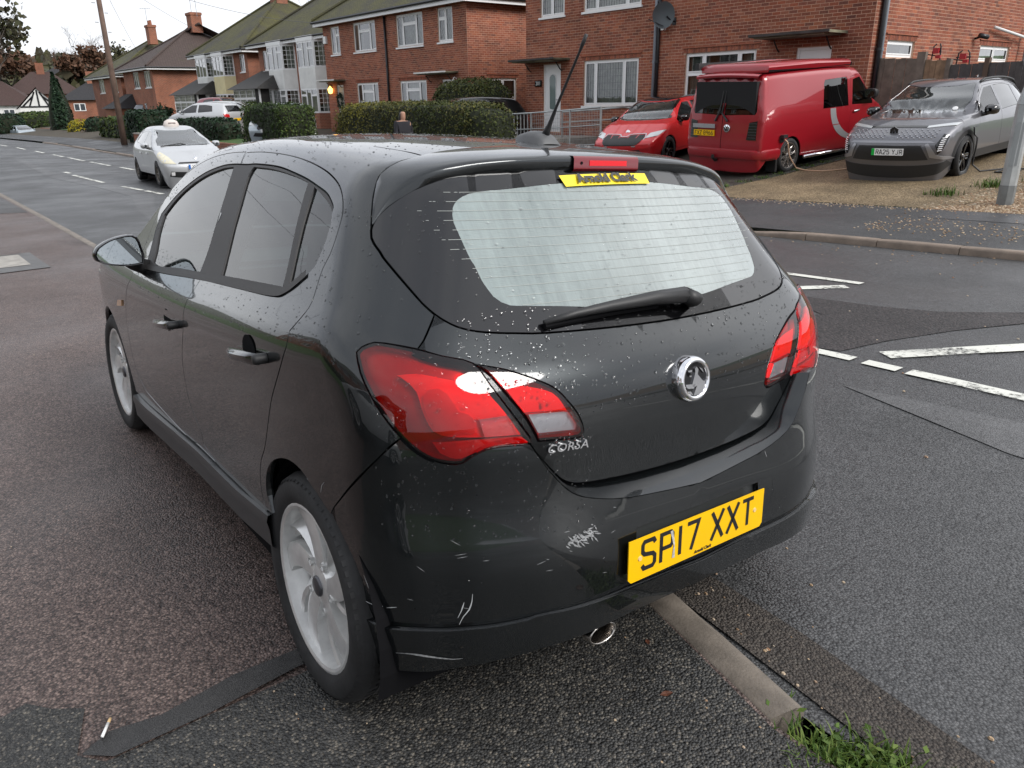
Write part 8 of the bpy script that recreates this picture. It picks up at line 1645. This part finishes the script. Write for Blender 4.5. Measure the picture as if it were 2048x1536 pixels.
for pts, m, nm in (([(-.86, .28), (.86, .28), (.84, .345), (-.84, .345)], M_BLACK, 'front_splitter'), ([(-.62, .36), (.62, .36), (.50, .585), (-.50, .585)], M_BLACK, 'lower_intake'), ([(-.70, .625), (.70, .625), (.62, .66), (-.62, .66)], mat('trim_silver', (.30, .30, .32), .3, metal=.7), 'grille_bar'), ([(-.46, .845), (.46, .845), (.46, .872), (-.46, .872)], M_GLOSSB, 'upper_grille')): S_patch(SR, nm, pts, m, ren, cb_, .006)
for s_ in (1, -1):
    S_patch(SR, 'headlight', [(s_ * .46, .842), (s_ * .84, .872), (s_ * .87, .905), (s_ * .46, .870)], MATS['headlight_clear'], ren, cb_, .008)
    lo = S_patch(SR, 'day_light', [(s_ * .74, .44), (s_ * .79, .50), (s_ * .84, .72), (s_ * .77, .76), (s_ * .70, .60)], M_GLOSSB, ren, cb_, .006)[0]
    for i in range(7): z = .50 + i * .032; p = SR.rear([(s_ * (.735 + i * .006), z), (s_ * (.79 + i * .005), z + .01)], 7, -1); n_ = SR.grad(p); mb = MB(); mb.tube([tuple(q + k * .008) for q, k in zip(p, n_)], .008, 4); mb.obj('led_bar', mat('led_white', (.8, .8, .82), .2), lo)
    S_patch(SR, 'side_blade', [(s_ * .64, .40), (s_ * .88, .36), (s_ * .86, .40), (s_ * .72, .44), (s_ * .60, .62), (s_ * .56, .60)], mat('blade_silver', (.36, .36, .38), .3, metal=.7), ren, cb_, .012)
for i in range(14):
    for j in range(3):
        for s_ in (1, -1):
            y = s_ * (.12 + i * .042); z = .70 + j * .045 + (.022 if i % 2 else 0); p = SR.rear([(y, z)], 7, -1)[0]; n_ = SR.grad(p[None])[0]; M = frame(p + n_ * .004, (0, 1, 0), (0, 0, 1))
            if i == 0 and j == 0 and s_ == 1: gm = MB()
            k = len(gm.v); gm.v += [tuple(M @ Vector(q)) for q in ((-.018, 0, 0), (0, -.020, 0), (.018, 0, 0), (0, .020, 0), (0, 0, .010))]; gm.f += [(k, k + 1, k + 4), (k + 1, k + 2, k + 4), (k + 2, k + 3, k + 4), (k + 3, k, k + 4)]
gm.obj('grille_studs', mat('stud_silver', (.42, .42, .44), .25, metal=.85), ren, kind='stuff')
p = SR.rear([(0, .78)], 7, -1)[0]; M = frame(p + np.array([.012, 0, 0]), (0, 1, 0), (0, 0, 1)); mb = MB(); mb.prism([(0, -.10), (.065, -.05), (.065, .06), (0, .10), (-.065, .06), (-.065, -.05)], -.02, .0, lambda a, b, d: tuple(M @ Vector((a, b, d)))); be = mb.obj('badge_shield', M_GLOSSB, ren); mb = MB(); mb.tube([tuple(M @ Vector(q)) for q in ((0, -.055, .002), (.026, 0, .002), (0, .055, .002), (-.026, 0, .002), (0, -.055, .002))], .007, 4); mb.obj('badge', mat('dark_chrome', (.12, .12, .13), .2, metal=1), be)
p = SR.rear([(0, .48)], 7, -1)[0]; plate(ren, (p[0] + .022, 0, .485), (0, 1, 0), 'RA25 YJR', M_PLATEW, band=mat('plate_green', (.0, .42, .05), .4), off=.03, ts=.074)
mirror_pod(ren, 2.05, 1.0, 1.06, M_GLOSSB, 1.1); wheels(ren, 2.785, .83, .345, .255, 'aero', M_GLOSSB, .22)
for cx in (0, 2.785): ribbon(SR, 'arch_cladding', [SR.side([(cx - .41 * math.cos(t), .335 + .41 * math.sin(t)) for t in np.linspace(.05, 3.09, 24)]).tolist()], .07, M_BLACK, ren, off=.006, both=True)
ribbon(SR, 'sill_cladding', [SR.side([(x, .36) for x in np.linspace(.42, 2.36, 12)]).tolist()], .13, M_BLACK, ren, off=.006, both=True)
for s_ in (1, -1): P = SR.top([(x, s_ * .60) for x in np.linspace(-.45, 1.55, 14)]); mb = MB(); mb.tube([tuple(p + np.array([0, 0, .035 if 0 < i < 13 else 0])) for i, p in enumerate(P)], .022, 6); mb.obj('roof_rail', M_BLACK, ren, True)
mb = MB(); P = SR.top([(-.1, 0)]); mb.tube([tuple(P[0]), tuple(P[0] + np.array([-.1, 0, .05]))], [.04, .01], 6); mb.obj('shark_fin', M_GLOSSB, ren)
pf = SR.side([(2.50, .62), (2.70, .70), (2.74, .82), (2.56, .84), (2.44, .78)]); mb = MB(); mb.add([tuple(p + np.array([.05, .10, 0])) for p in pf] + [tuple(p + np.array([.03, .07, 0])) for p in pf], [(0, 1, 2, 3, 4), (9, 8, 7, 6, 5)] + [(i, (i + 1) % 5, 5 + (i + 1) % 5, 5 + i) for i in range(5)]); cf = mb.obj('charge_flap', M_GRY2, ren)
for y in (.40, -.40): seat(ren, 1.25, y, .50)
mb = MB(); mb.box(2.1, 2.45, -.7, .7, .8, .98); mb.box(.1, .9, -.68, .68, .5, .75); mb.obj('dashboard', M_BLACK, ren)
d_, _ = disc(ren, 'permit_sticker', tuple(SR.top([(2.28, .50)])[0] + np.array([.012, 0, .016])), (0, 1, 0), (-.8, 0, .6), .045, mat('sticker_white', (.75, .75, .75), .5), .002)
def cable(pts, r, m, lab, nm='power_cable'):
    P = smooth_loop(pts, .03, False); mb = MB(); mb.tube([tuple(p) for p in P], r, 6); return tag(mb.obj(nm, m, None, True), lab, 'cable')
v2 = lambda x, y, z: tuple(vanM @ Vector((x, y, z))); r2 = lambda x, y, z: tuple(renM @ Vector((x, y, z)))
gz = lambda x, y: (x, y, zfar(x, y) + .02)
cable([v2(-.34, -1.02, .68), v2(-.30, -1.08, .60), v2(-.18, -1.06, .35), v2(.05, -1.08, .10), gz(8.35, -14.3), gz(8.0, -14.25), gz(7.7, -14.5), gz(7.45, -15.0), gz(7.35, -16.0)], .013, mat('cable_cream', (.55, .36, .24), .5), 'cream-orange hook-up cable trailing from the camper van across the driveway')
cable([r2(2.60, .96, .74), r2(2.60, 1.02, .6), r2(2.58, 1.0, .2), gz(5.3, -14.6), gz(5.05, -14.9), gz(4.75, -14.8), gz(4.8, -14.5), gz(5.05, -14.55), gz(5.0, -14.85), gz(4.7, -15.0), gz(4.4, -15.6)], .013, M_BLACK, 'black charging cable hanging from the grey crossover and coiled on the drive', 'charging_cable')
# red hatchback with black roof
skM = pose(13.4727, -16.9175, .1228, 1.7953, .0586, .03)
sk = empty('hatchback_car', M=skM, label='bright red hatchback with a black roof, left of the red van', cat='car')
M_RED2 = paint('bright_red', (.52, .008, .012), rough=.4, metal=.1)
HB = dict(sec=([.2, .35, .55, .75, .88, .97, 1.08, 1.2, 1.32, 1.42, 1.52], [.835, .868, .882, .882, .868, .83, .775, .70, .625, .56, .48]), tap=([-.8, -.4, 0, 1.3, 2.55, 3.0, 3.45], [.12, .03, 0, 0, .01, .05, .16]), gh=([-.8, 0, 1.2, 2.2, 3], [.06, .02, 0, .03, .1]), belt=.97, T=([-.65, -.2, .3, .9, 1.35, 1.75, 2.05], [1.34, 1.40, 1.44, 1.455, 1.43, 1.35, 1.22]), FZl=([.2, .4, .6, .75, .85, .92, .98, 1.1, 1.25, 1.38, 1.5], [3.34, 3.40, 3.41, 3.36, 3.22, 2.80, 2.42, 2.16, 1.84, 1.52, 1.2]), RZl=([.2, .5, .8, 1.0, 1.2, 1.35, 1.5], [-.68, -.72, -.71, -.64, -.50, -.38, -.25]), fbow=(.14, .24), k=(.08, .06, .05))
SK = make_shell(**HB)
HW1 = [(1.10, .98), (1.14, 1.32), (1.45, 1.32), (1.80, 1.16), (2.10, .98), (2.06, .94)]; HW2 = [(.10, 1.02), (.20, 1.28), (.6, 1.33), (1.03, 1.33), (1.0, .97)]; HD1 = [(1.06, .33), (1.08, 1.36), (1.48, 1.355), (1.85, 1.19), (2.18, .95), (2.2, .6), (2.14, .33)]; HD2 = [(.36, .33), (.16, .58), (.02, 1.02), (.14, 1.32), (.6, 1.36), (1.06, 1.36), (1.04, .33)]
HS = [(1.58, 0), (1.55, .3), (1.42, .52), (2.20, .66), (2.34, .4), (2.38, 0)]
ca, cb_ = body_common(SK, sk, M_RED2, -.36, 2.75, 2.55, .32, .27, [HD1, HD2], [(HW1, G_SIDE), (HW2, G_DARK)], HS, .065)
rf = SK.top([(1.54, .0), (1.50, .3), (1.38, .51), (.6, .53), (-.2, .49), (-.3, 0)]).tolist(); rf[0][1] = rf[-1][1] = 0.; panel(SK, 'black_roof', rf, [], M_GLOSSB, sk, spacing=.1, merge_mirror=True, gap=0, offset=.005, flange=.005)
ap = []
for s_ in (1, -1): P = SK.top([(1.40, .545), (1.75, .60), (2.18, .68)]); ap.append(P.tolist())
ribbon(SK, 'screen_pillar', ap[:1], .07, M_GLOSSB, sk, off=.004, both=True)
S_patch(SK, 'front_grille', [(-.54, .66), (-.40, .52), (.40, .52), (.54, .66), (.50, .73), (.16, .72), (.08, .68), (-.08, .68), (-.16, .72), (-.50, .73)], M_BLACK, sk, cb_, .006); gg = ribbon(SK, 'grille_surround', [SK.rear([(-.56, .66), (-.41, .50), (.41, .50), (.56, .66), (.51, .745), (.16, .735), (.08, .695), (-.08, .695), (-.16, .735), (-.51, .745), (-.56, .66)], 7, -1).tolist()], .022, mat('trim_silver2', (.6, .6, .62), .25, metal=.8), sk, off=.01)
for i in range(19): y = -.44 + i * .049; p = SK.rear([(y, .535), (y * 1.08, .70 if abs(y) > .14 else .675)], 7, -1); mb = MB(); mb.tube([tuple(q + np.array([.008, 0, 0])) for q in p], .008, 4); mb.obj('grille_bar', M_GLOSSB, sk)
for s_ in (1, -1): S_patch(SK, 'headlight', [(s_ * .55, .655), (s_ * .80, .70), (s_ * .86, .80), (s_ * .60, .755)], MATS['headlight_clear'], sk, cb_, .008); S_patch(SK, 'bumper_crease', [(s_ * .45, .42), (s_ * .80, .48), (s_ * .80, .52), (s_ * .45, .46)], M_RED2, sk, cb_, .012)
S_patch(SK, 'lower_intake', [(-.6, .30), (.6, .30), (.5, .42), (-.5, .42)], M_BLACK, sk, cb_, .006)
p = SK.rear([(0, .785)], 7, -1)[0]; disc(sk, 'badge', tuple(p + np.array([.006, 0, 0])), (0, 1, 0), (-.2, 0, 1), .052, M_CHROME, .012)
for sg in (-.42, -.15, .15, .42): P = SK.top([(x, sg * (1 + .25 * (2.4 - x))) for x in np.linspace(2.45, 3.2, 10)]); ribbon(SK, 'bonnet_crease', [P.tolist()], [.006, .05, .012], M_RED2, sk, off=.006)
mirror_pod(sk, 1.95, .95, 1.0, M_GLOSSB); wheels(sk, 2.55, .77, .32, .225, 'aero', M_GLOSSB)
for y in (.37, -.37): seat(sk, 1.15, y, .42)
mb = MB(); mb.box(1.9, 2.25, -.66, .66, .7, .90); mb.box(.1, .8, -.6, .6, .4, .7); mb.obj('dashboard', M_BLACK, sk)
# silver taxi
prM = pose(24.30, -6.741, -.545, 3.0729, -.0106, -.0055)
pr = empty('taxi_car', M=prM, label='silver taxi with a dome sign on its roof, coming along the road', cat='taxi')
M_SILV = paint('light_silver', (.55, .56, .57), rough=.4, metal=.5)
SP_ = make_shell(([.2, .35, .55, .75, .88, .97, 1.08, 1.2, 1.34, 1.44, 1.55], [.815, .845, .858, .855, .84, .80, .745, .67, .59, .52, .44]), ([-.9, -.4, 0, 1.4, 2.7, 3.2, 3.6], [.12, .03, 0, 0, .01, .05, .17]), ([-.8, 0, 1.2, 2.2, 3], [.06, .02, 0, .02, .06]), .98, ([-.9, -.4, .2, .9, 1.3, 1.7, 2.05], [1.12, 1.30, 1.44, 1.485, 1.46, 1.37, 1.23]), ([.2, .4, .55, .68, .78, .88, .97, 1.1, 1.25, 1.4, 1.52], [3.48, 3.55, 3.55, 3.50, 3.36, 2.95, 2.52, 2.18, 1.82, 1.46, 1.1]), ([.2, .5, .8, 1.0, 1.15, 1.3], [-.78, -.85, -.85, -.80, -.72, -.5]), fbow=(.16, .26), k=(.08, .06, .06))
pw1 = [(1.12, 1.0), (1.16, 1.34), (1.45, 1.33), (1.8, 1.18), (2.2, .98), (2.1, .95)]; pw2 = [(.05, 1.06), (.3, 1.27), (.7, 1.34), (1.05, 1.35), (1.02, .99)]
ca, cb_ = body_common(SP_, pr, M_SILV, -.45, 2.9, 2.7, .308, .27, [[(1.08, .33), (1.10, 1.38), (1.48, 1.37), (1.85, 1.21), (2.28, .97), (2.3, .6), (2.24, .33)], [(.40, .33), (.2, .58), (.0, 1.05), (.3, 1.31), (.7, 1.38), (1.06, 1.385), (1.06, .33)]], [(pw1, G_DARK), (pw2, G_DARK)], [(1.55, 0), (1.52, .3), (1.40, .52), (2.30, .68), (2.45, .4), (2.50, 0)], .07)
for s_ in (1, -1): S_patch(SP_, 'headlight', [(s_ * .52, .58), (s_ * .80, .60), (s_ * .84, .74), (s_ * .74, .86), (s_ * .62, .74)], mat('yellowed_headlight', (.62, .58, .44), .15, coat=.8), pr, cb_, .008); S_patch(SP_, 'fog_lamp', [(s_ * .58, .30), (s_ * .66, .30), (s_ * .66, .38), (s_ * .58, .38)], M_WHITEP, pr, cb_, .012)
S_patch(SP_, 'lower_intake', [(-.70, .28), (.70, .28), (.66, .40), (-.66, .40)], M_BLACK, pr, cb_, .005); S_patch(SP_, 'upper_grille', [(-.48, .585), (.48, .585), (.44, .615), (-.44, .615)], M_BLACK, pr, cb_, .005)
p = SP_.rear([(0, .48)], 7, -1)[0]; plate(pr, (p[0] + .025, 0, .50), (0, 1, 0), 'Y 70', M_PLATEW, band=mat('plate_blue', (.01, .12, .45), .4), off=-.06)
p = SP_.rear([(0, .69)], 7, -1)[0]; disc(pr, 'badge', tuple(p + np.array([.004, 0, .004])), (0, 1, 0), (-.5, 0, 1), .05, M_CHROME, .01)
tz = float(SP_.top([(1.15, 0)])[0][2]); mb = MB(); mb.lathe([(.20, -.03), (.21, .03), (.17, .12), (.08, .165), (0, .17)], 20, 'z'); mb.v = [(1.15 + a * .7, b * 1.0, tz + c) for a, b, c in mb.v]; td = mb.obj('taxi_sign', mat('taxi_sign_cream', (.62, .56, .52), .5), pr, True)
mb = MB(); mb.tube([(1.28, -.09, tz + .07), (1.285, .09, tz + .07)], .02, 4); mb.obj('sign_panel', mat('sign_band', (.25, .2, .19), .6), td)
mb = MB(); mb.tube([(2.42, -.62, .985), (2.36, -.1, 1.04), (2.38, .02, 1.01)], .012, 5); mb.tube([(2.42, .05, .99), (2.36, .58, 1.0)], .012, 5); mb.obj('wiper', M_BLACK, pr)
mirror_pod(pr, 1.98, .92, 1.0, M_SILV); wheels(pr, 2.7, .76, .308, .20, 'spoke', mat('dull_rim', (.18, .16, .14), .5, metal=.5))
for y in (.37, -.37): seat(pr, 1.2, y, .42)
for xx in (.92, 1.72): mb = MB(); P = SP_.side([(xx, .80), (xx + .16, .80)]); mb.tube([(p[0], -p[1] - .02, p[2]) for p in P], .018, 6); mb.tube([(p[0], p[1] + .02, p[2]) for p in P], .018, 6); mb.obj('door_handle', M_SILV, pr)
# distant parked cars: same build, fewer parts
def simple_car(Mx, pm, label, name='parked_car', rear_lamps=True, txt=None, front=True, sp=.11, glass=None):
    e = empty(name, M=Mx, label=label, cat='car'); s_ = make_shell(**HB); ca, cb_ = body_common(s_, e, pm, -.36, 2.75, 2.55, .32, .27, [], [(HW1, glass or G_DARK), (HW2, glass or G_DARK)], HS, sp)
    rw = s_.rear([(-.52, 1.0), (.52, 1.0), (.46, 1.28), (-.46, 1.28)], -3).tolist(); panel(s_, 'rear_window', rw, [], M_GLOSSB, e, param='S', c=ca, offset=.006, spacing=.15, gap=0, flange=.006, curve=False)
    for q in (1, -1):
        S_patch(s_, 'tail_lamp', [(q * .52, .74), (q * .80, .76), (q * .80, .90), (q * .52, .88)], mat('plain_red_lamp', (.50, .012, .015), .2, coat=.8), e, ca, .01); S_patch(s_, 'headlight', [(q * .55, .655), (q * .80, .70), (q * .86, .80), (q * .60, .755)], MATS['headlight_clear'], e, cb_, .008)
    S_patch(s_, 'front_grille', [(-.4, .55), (.4, .55), (.4, .70), (-.4, .70)], M_BLACK, e, cb_, .006); S_patch(s_, 'lower_intake', [(-.6, .30), (.6, .30), (.5, .42), (-.5, .42)], M_BLACK, e, cb_, .006); S_patch(s_, 'number_plate', [(-.26, .44), (.26, .44), (.26, .54), (-.26, .54)], M_PLATEW, e, cb_, .012); S_patch(s_, 'number_plate', [(-.26, .58), (.26, .58), (.26, .69), (-.26, .69)], M_PLATEY, e, ca, .012)
    wheels(e, 2.55, .77, .32, .215, 'spoke', M_ALLOY); mirror_pod(e, 1.95, .95, 1.0, pm); return e
def place(px, py, zc, yaw, s=1.0, dz=0): c = at_px(px, py, zc); return Matrix.Translation((c[0], c[1], c[2] + dz)) @ Matrix.Rotation(R_(yaw), 4, 'Z') @ Matrix.Diagonal((s, s, s, 1))
M_PBLUE = paint('pale_blue_silver', (.40, .46, .50), rough=.4, metal=.4); M_BLK = paint('car_black', (.010, .010, .012)); M_DRED = paint('deep_red', (.20, .008, .015)); M_GREY3 = paint('mid_grey', (.20, .21, .23))
simple_car(place(40, 279, 80, 190), M_PBLUE, 'pale blue car far down the road coming towards us', glass=G_DARK)
simple_car(place(432, 262, 41.5, 215, 1.06), M_SILV, 'silver car on a front drive, nose to the left, behind the taxi'); simple_car(place(456, 265, 38.5, 30, 1.0), M_SILV, 'silver hatchback showing one red tail lamp beside the square hedge')
simple_car(place(288, 243, 66, 250), M_GREY3, 'grey car behind the dark hedge left of the silver car'); simple_car(place(428, 246, 50, 200, 1.1), M_DRED, 'dark red car whose roof shows behind the silver cars'); simple_car(place(590, 280, 31.5, 140), M_PBLUE, 'silver-blue car, only bonnet and windscreen showing left of the long hedge', glass=G_SIDE)
simple_car(place(1000, 292, 25.5, 75, 1.08), M_BLK, 'black car half hidden between the long hedge and the railing'); simple_car(place(100, 284, 86, 205), M_BLK, 'dark car behind the far garden wall')
cc_ = at_px(598, 262, 36); e = empty('covered_motorcycle', tuple(cc_), label='black tarpaulin cover tied with a pale cord beside the square hedge', cat='cover'); mb = MB(); rr2 = random.Random(5); k = 18
for j, (h_, w_) in enumerate(((-.3, 1.0), (.1, .98), (.45, .85), (.75, .62), (.98, .34), (1.05, .05))): mb.v += [(w_ * 1.0 * math.cos(2 * math.pi * i / k) * (1 + .08 * math.sin(3 * i)), w_ * .6 * math.sin(2 * math.pi * i / k), h_ + .04 * math.sin(2 * i)) for i in range(k)]
for j in range(5):
    for i in range(k): mb.f.append((j * k + i, j * k + (i + 1) % k, (j + 1) * k + (i + 1) % k, (j + 1) * k + i))
mb.obj('cover', mat('black_tarpaulin', (.012, .012, .014), .45, bump=.01, bscale=8), e, True); mb = MB(); mb.tube([(.9 * math.cos(t), .62 * math.sin(t) - .02, .46 + .05 * math.cos(t)) for t in np.linspace(0, 6.283, 22)], .015, 4); mb.obj('cord', M_WHITEP, e)
# the walker behind the roofline: long dark hair, dark coat
pc = at_px(806, 240, 20.5); gzp = zfar(pc[0], pc[1]); H = 1.64
per = empty('person', (pc[0], pc[1], gzp), R_(165), 'person with long dark hair in a dark coat walking past the long hedge', 'person')
jn = {'pel': (0, 0, .86), 'w': (0, 0, 1.0), 'ch': (0, 0, 1.18), 'nk': (.0, 0, 1.36), 'hd': (.015, 0, 1.44), 'tp': (.02, 0, 1.60), 'sl': (0, .16, 1.30), 'el': (-.06, .21, 1.05), 'hl': (.10, .20, .90), 'sr': (0, -.16, 1.30), 'er': (.04, -.21, 1.05), 'hr': (.18, -.18, .92), 'hipl': (0, .09, .84), 'kl': (.10, .09, .46), 'al': (.06, .09, .08), 'tl': (.20, .09, .03), 'hipr': (0, -.09, .84), 'kr': (-.02, -.09, .46), 'ar': (-.22, -.09, .12), 'tr': (-.10, -.09, .03)}
rad = {'pel': .15, 'w': .13, 'ch': .15, 'nk': .055, 'hd': .075, 'tp': .07, 'sl': .075, 'el': .055, 'hl': .035, 'sr': .075, 'er': .055, 'hr': .035, 'hipl': .10, 'kl': .07, 'al': .045, 'tl': .04, 'hipr': .10, 'kr': .07, 'ar': .045, 'tr': .04}
ed = [('pel', 'w'), ('w', 'ch'), ('ch', 'nk'), ('nk', 'hd'), ('hd', 'tp'), ('ch', 'sl'), ('sl', 'el'), ('el', 'hl'), ('ch', 'sr'), ('sr', 'er'), ('er', 'hr'), ('pel', 'hipl'), ('hipl', 'kl'), ('kl', 'al'), ('al', 'tl'), ('pel', 'hipr'), ('hipr', 'kr'), ('kr', 'ar'), ('ar', 'tr')]
def skin(name, jn, rad, ed, root, m, par):
    ks = list(jn); me = bpy.data.meshes.new(name); me.from_pydata([jn[k] for k in ks], [(ks.index(a), ks.index(b)) for a, b in ed], []); o = bpy.data.objects.new(name, me); COL.objects.link(o); md = o.modifiers.new('s', 'SKIN'); md.use_smooth_shade = True; o.modifiers.new('d', 'SUBSURF').levels = 2; o.modifiers['d'].render_levels = 2
    for i, k in enumerate(ks): sv = me.skin_vertices[0].data[i]; sv.radius = (rad[k], rad[k]); sv.use_root = (k == root)
    dg = bpy.context.evaluated_depsgraph_get(); m2 = bpy.data.meshes.new_from_object(o.evaluated_get(dg)); bpy.data.objects.remove(o); m2.materials.clear(); m2.materials.append(m); q = bpy.data.objects.new(name, m2); COL.objects.link(q); q.parent = par; return q
skin('body', jn, rad, ed, 'pel', mat('skin_tone', (.40, .22, .15), .6), per)
cj = {'a': (0, 0, .62), 'b': (0, 0, .9), 'c': (0, 0, 1.16), 'd': (0, 0, 1.32), 'sl': (0, .17, 1.29), 'el': (-.06, .22, 1.04), 'hl': (.08, .21, .93), 'sr': (0, -.17, 1.29), 'er': (.04, -.22, 1.04), 'hr': (.16, -.19, .95)}
skin('coat', cj, {'a': .21, 'b': .185, 'c': .185, 'd': .10, 'sl': .09, 'el': .07, 'hl': .055, 'sr': .09, 'er': .07, 'hr': .055}, [('a', 'b'), ('b', 'c'), ('c', 'd'), ('c', 'sl'), ('sl', 'el'), ('el', 'hl'), ('c', 'sr'), ('sr', 'er'), ('er', 'hr')], 'b', mat('dark_coat', (.014, .013, .018), .85), per)
skin('hair', {'a': (.0, 0, 1.585), 'b': (-.045, 0, 1.50), 'c': (-.09, 0, 1.36), 'd': (-.13, 0, 1.18), 'e': (-.15, 0, 1.02)}, {'a': .088, 'b': .10, 'c': .105, 'd': .095, 'e': .05}, [('a', 'b'), ('b', 'c'), ('c', 'd'), ('d', 'e')], 'c', mat('dark_hair', (.012, .009, .008), .5, bump=.004, bscale=90), per)
skin('trousers', {k: jn[k] for k in ('pel', 'hipl', 'kl', 'al', 'hipr', 'kr', 'ar')}, {'pel': .16, 'hipl': .11, 'kl': .082, 'al': .065, 'hipr': .11, 'kr': .082, 'ar': .065}, [('pel', 'hipl'), ('hipl', 'kl'), ('kl', 'al'), ('pel', 'hipr'), ('hipr', 'kr'), ('kr', 'ar')], 'pel', M_BLK if False else mat('dark_trousers', (.015, .015, .018), .8), per)
# what the paint and glass mirror: the near side of the street behind the camera
M_RB = M_FBRICK
for i, (x0, x1) in enumerate(((-16, -5), (0, 11), (15, 26), (30, 41))):
    h, w = semi(x0, x1, 0, 0, 5.2, 3.2, M_ROOFG, ('first', 'second', 'third', 'fourth')[i] + ' brick semi on the near side of the street', M_RB, [('w', x0 + 1, x0 + 2.6, 3.5, 4.8, [(.5, []), (.5, [])]), ('w', x0 + 3.5, x0 + 5.2, 3.5, 4.8, [(.5, []), (.5, [])]), ('w', x0 + 6.2, x0 + 7.8, 3.5, 4.8, [(.5, []), (.5, [])]), ('w', x0 + 8.8, x0 + 10, 3.5, 4.8, [(.5, []), (.5, [])]), ('w', x0 + 1, x0 + 3, .9, 2.3, [(.5, []), (.5, [])]), ('w', x0 + 7.8, x0 + 10, .9, 2.3, [(.5, []), (.5, [])])], depth=8)
    Mr = Matrix.Translation(((x0 + x1), 15.0, zp((x0 + x1) / 2) + .3)) @ Matrix.Rotation(math.pi, 4, 'Z')
    h.matrix_world = Mr @ Matrix.Translation(((x0 + x1) / 2, 0, 0))
simple_car(Matrix.Translation((-.2, 2.75, zp(.2) + .02)) @ Matrix.Rotation(R_(4), 4, 'Z'), paint('car_white', (.62, .63, .64), rough=.4, metal=.1), 'white hatchback standing on the pavement beside the camera', glass=G_DARK)
hedge(4.5, 14, 9.0, 10.2, 0, 1.2, 2500, .10, ML_HEDGEG, 'clipped hedge on the near side of the street', seed=21)
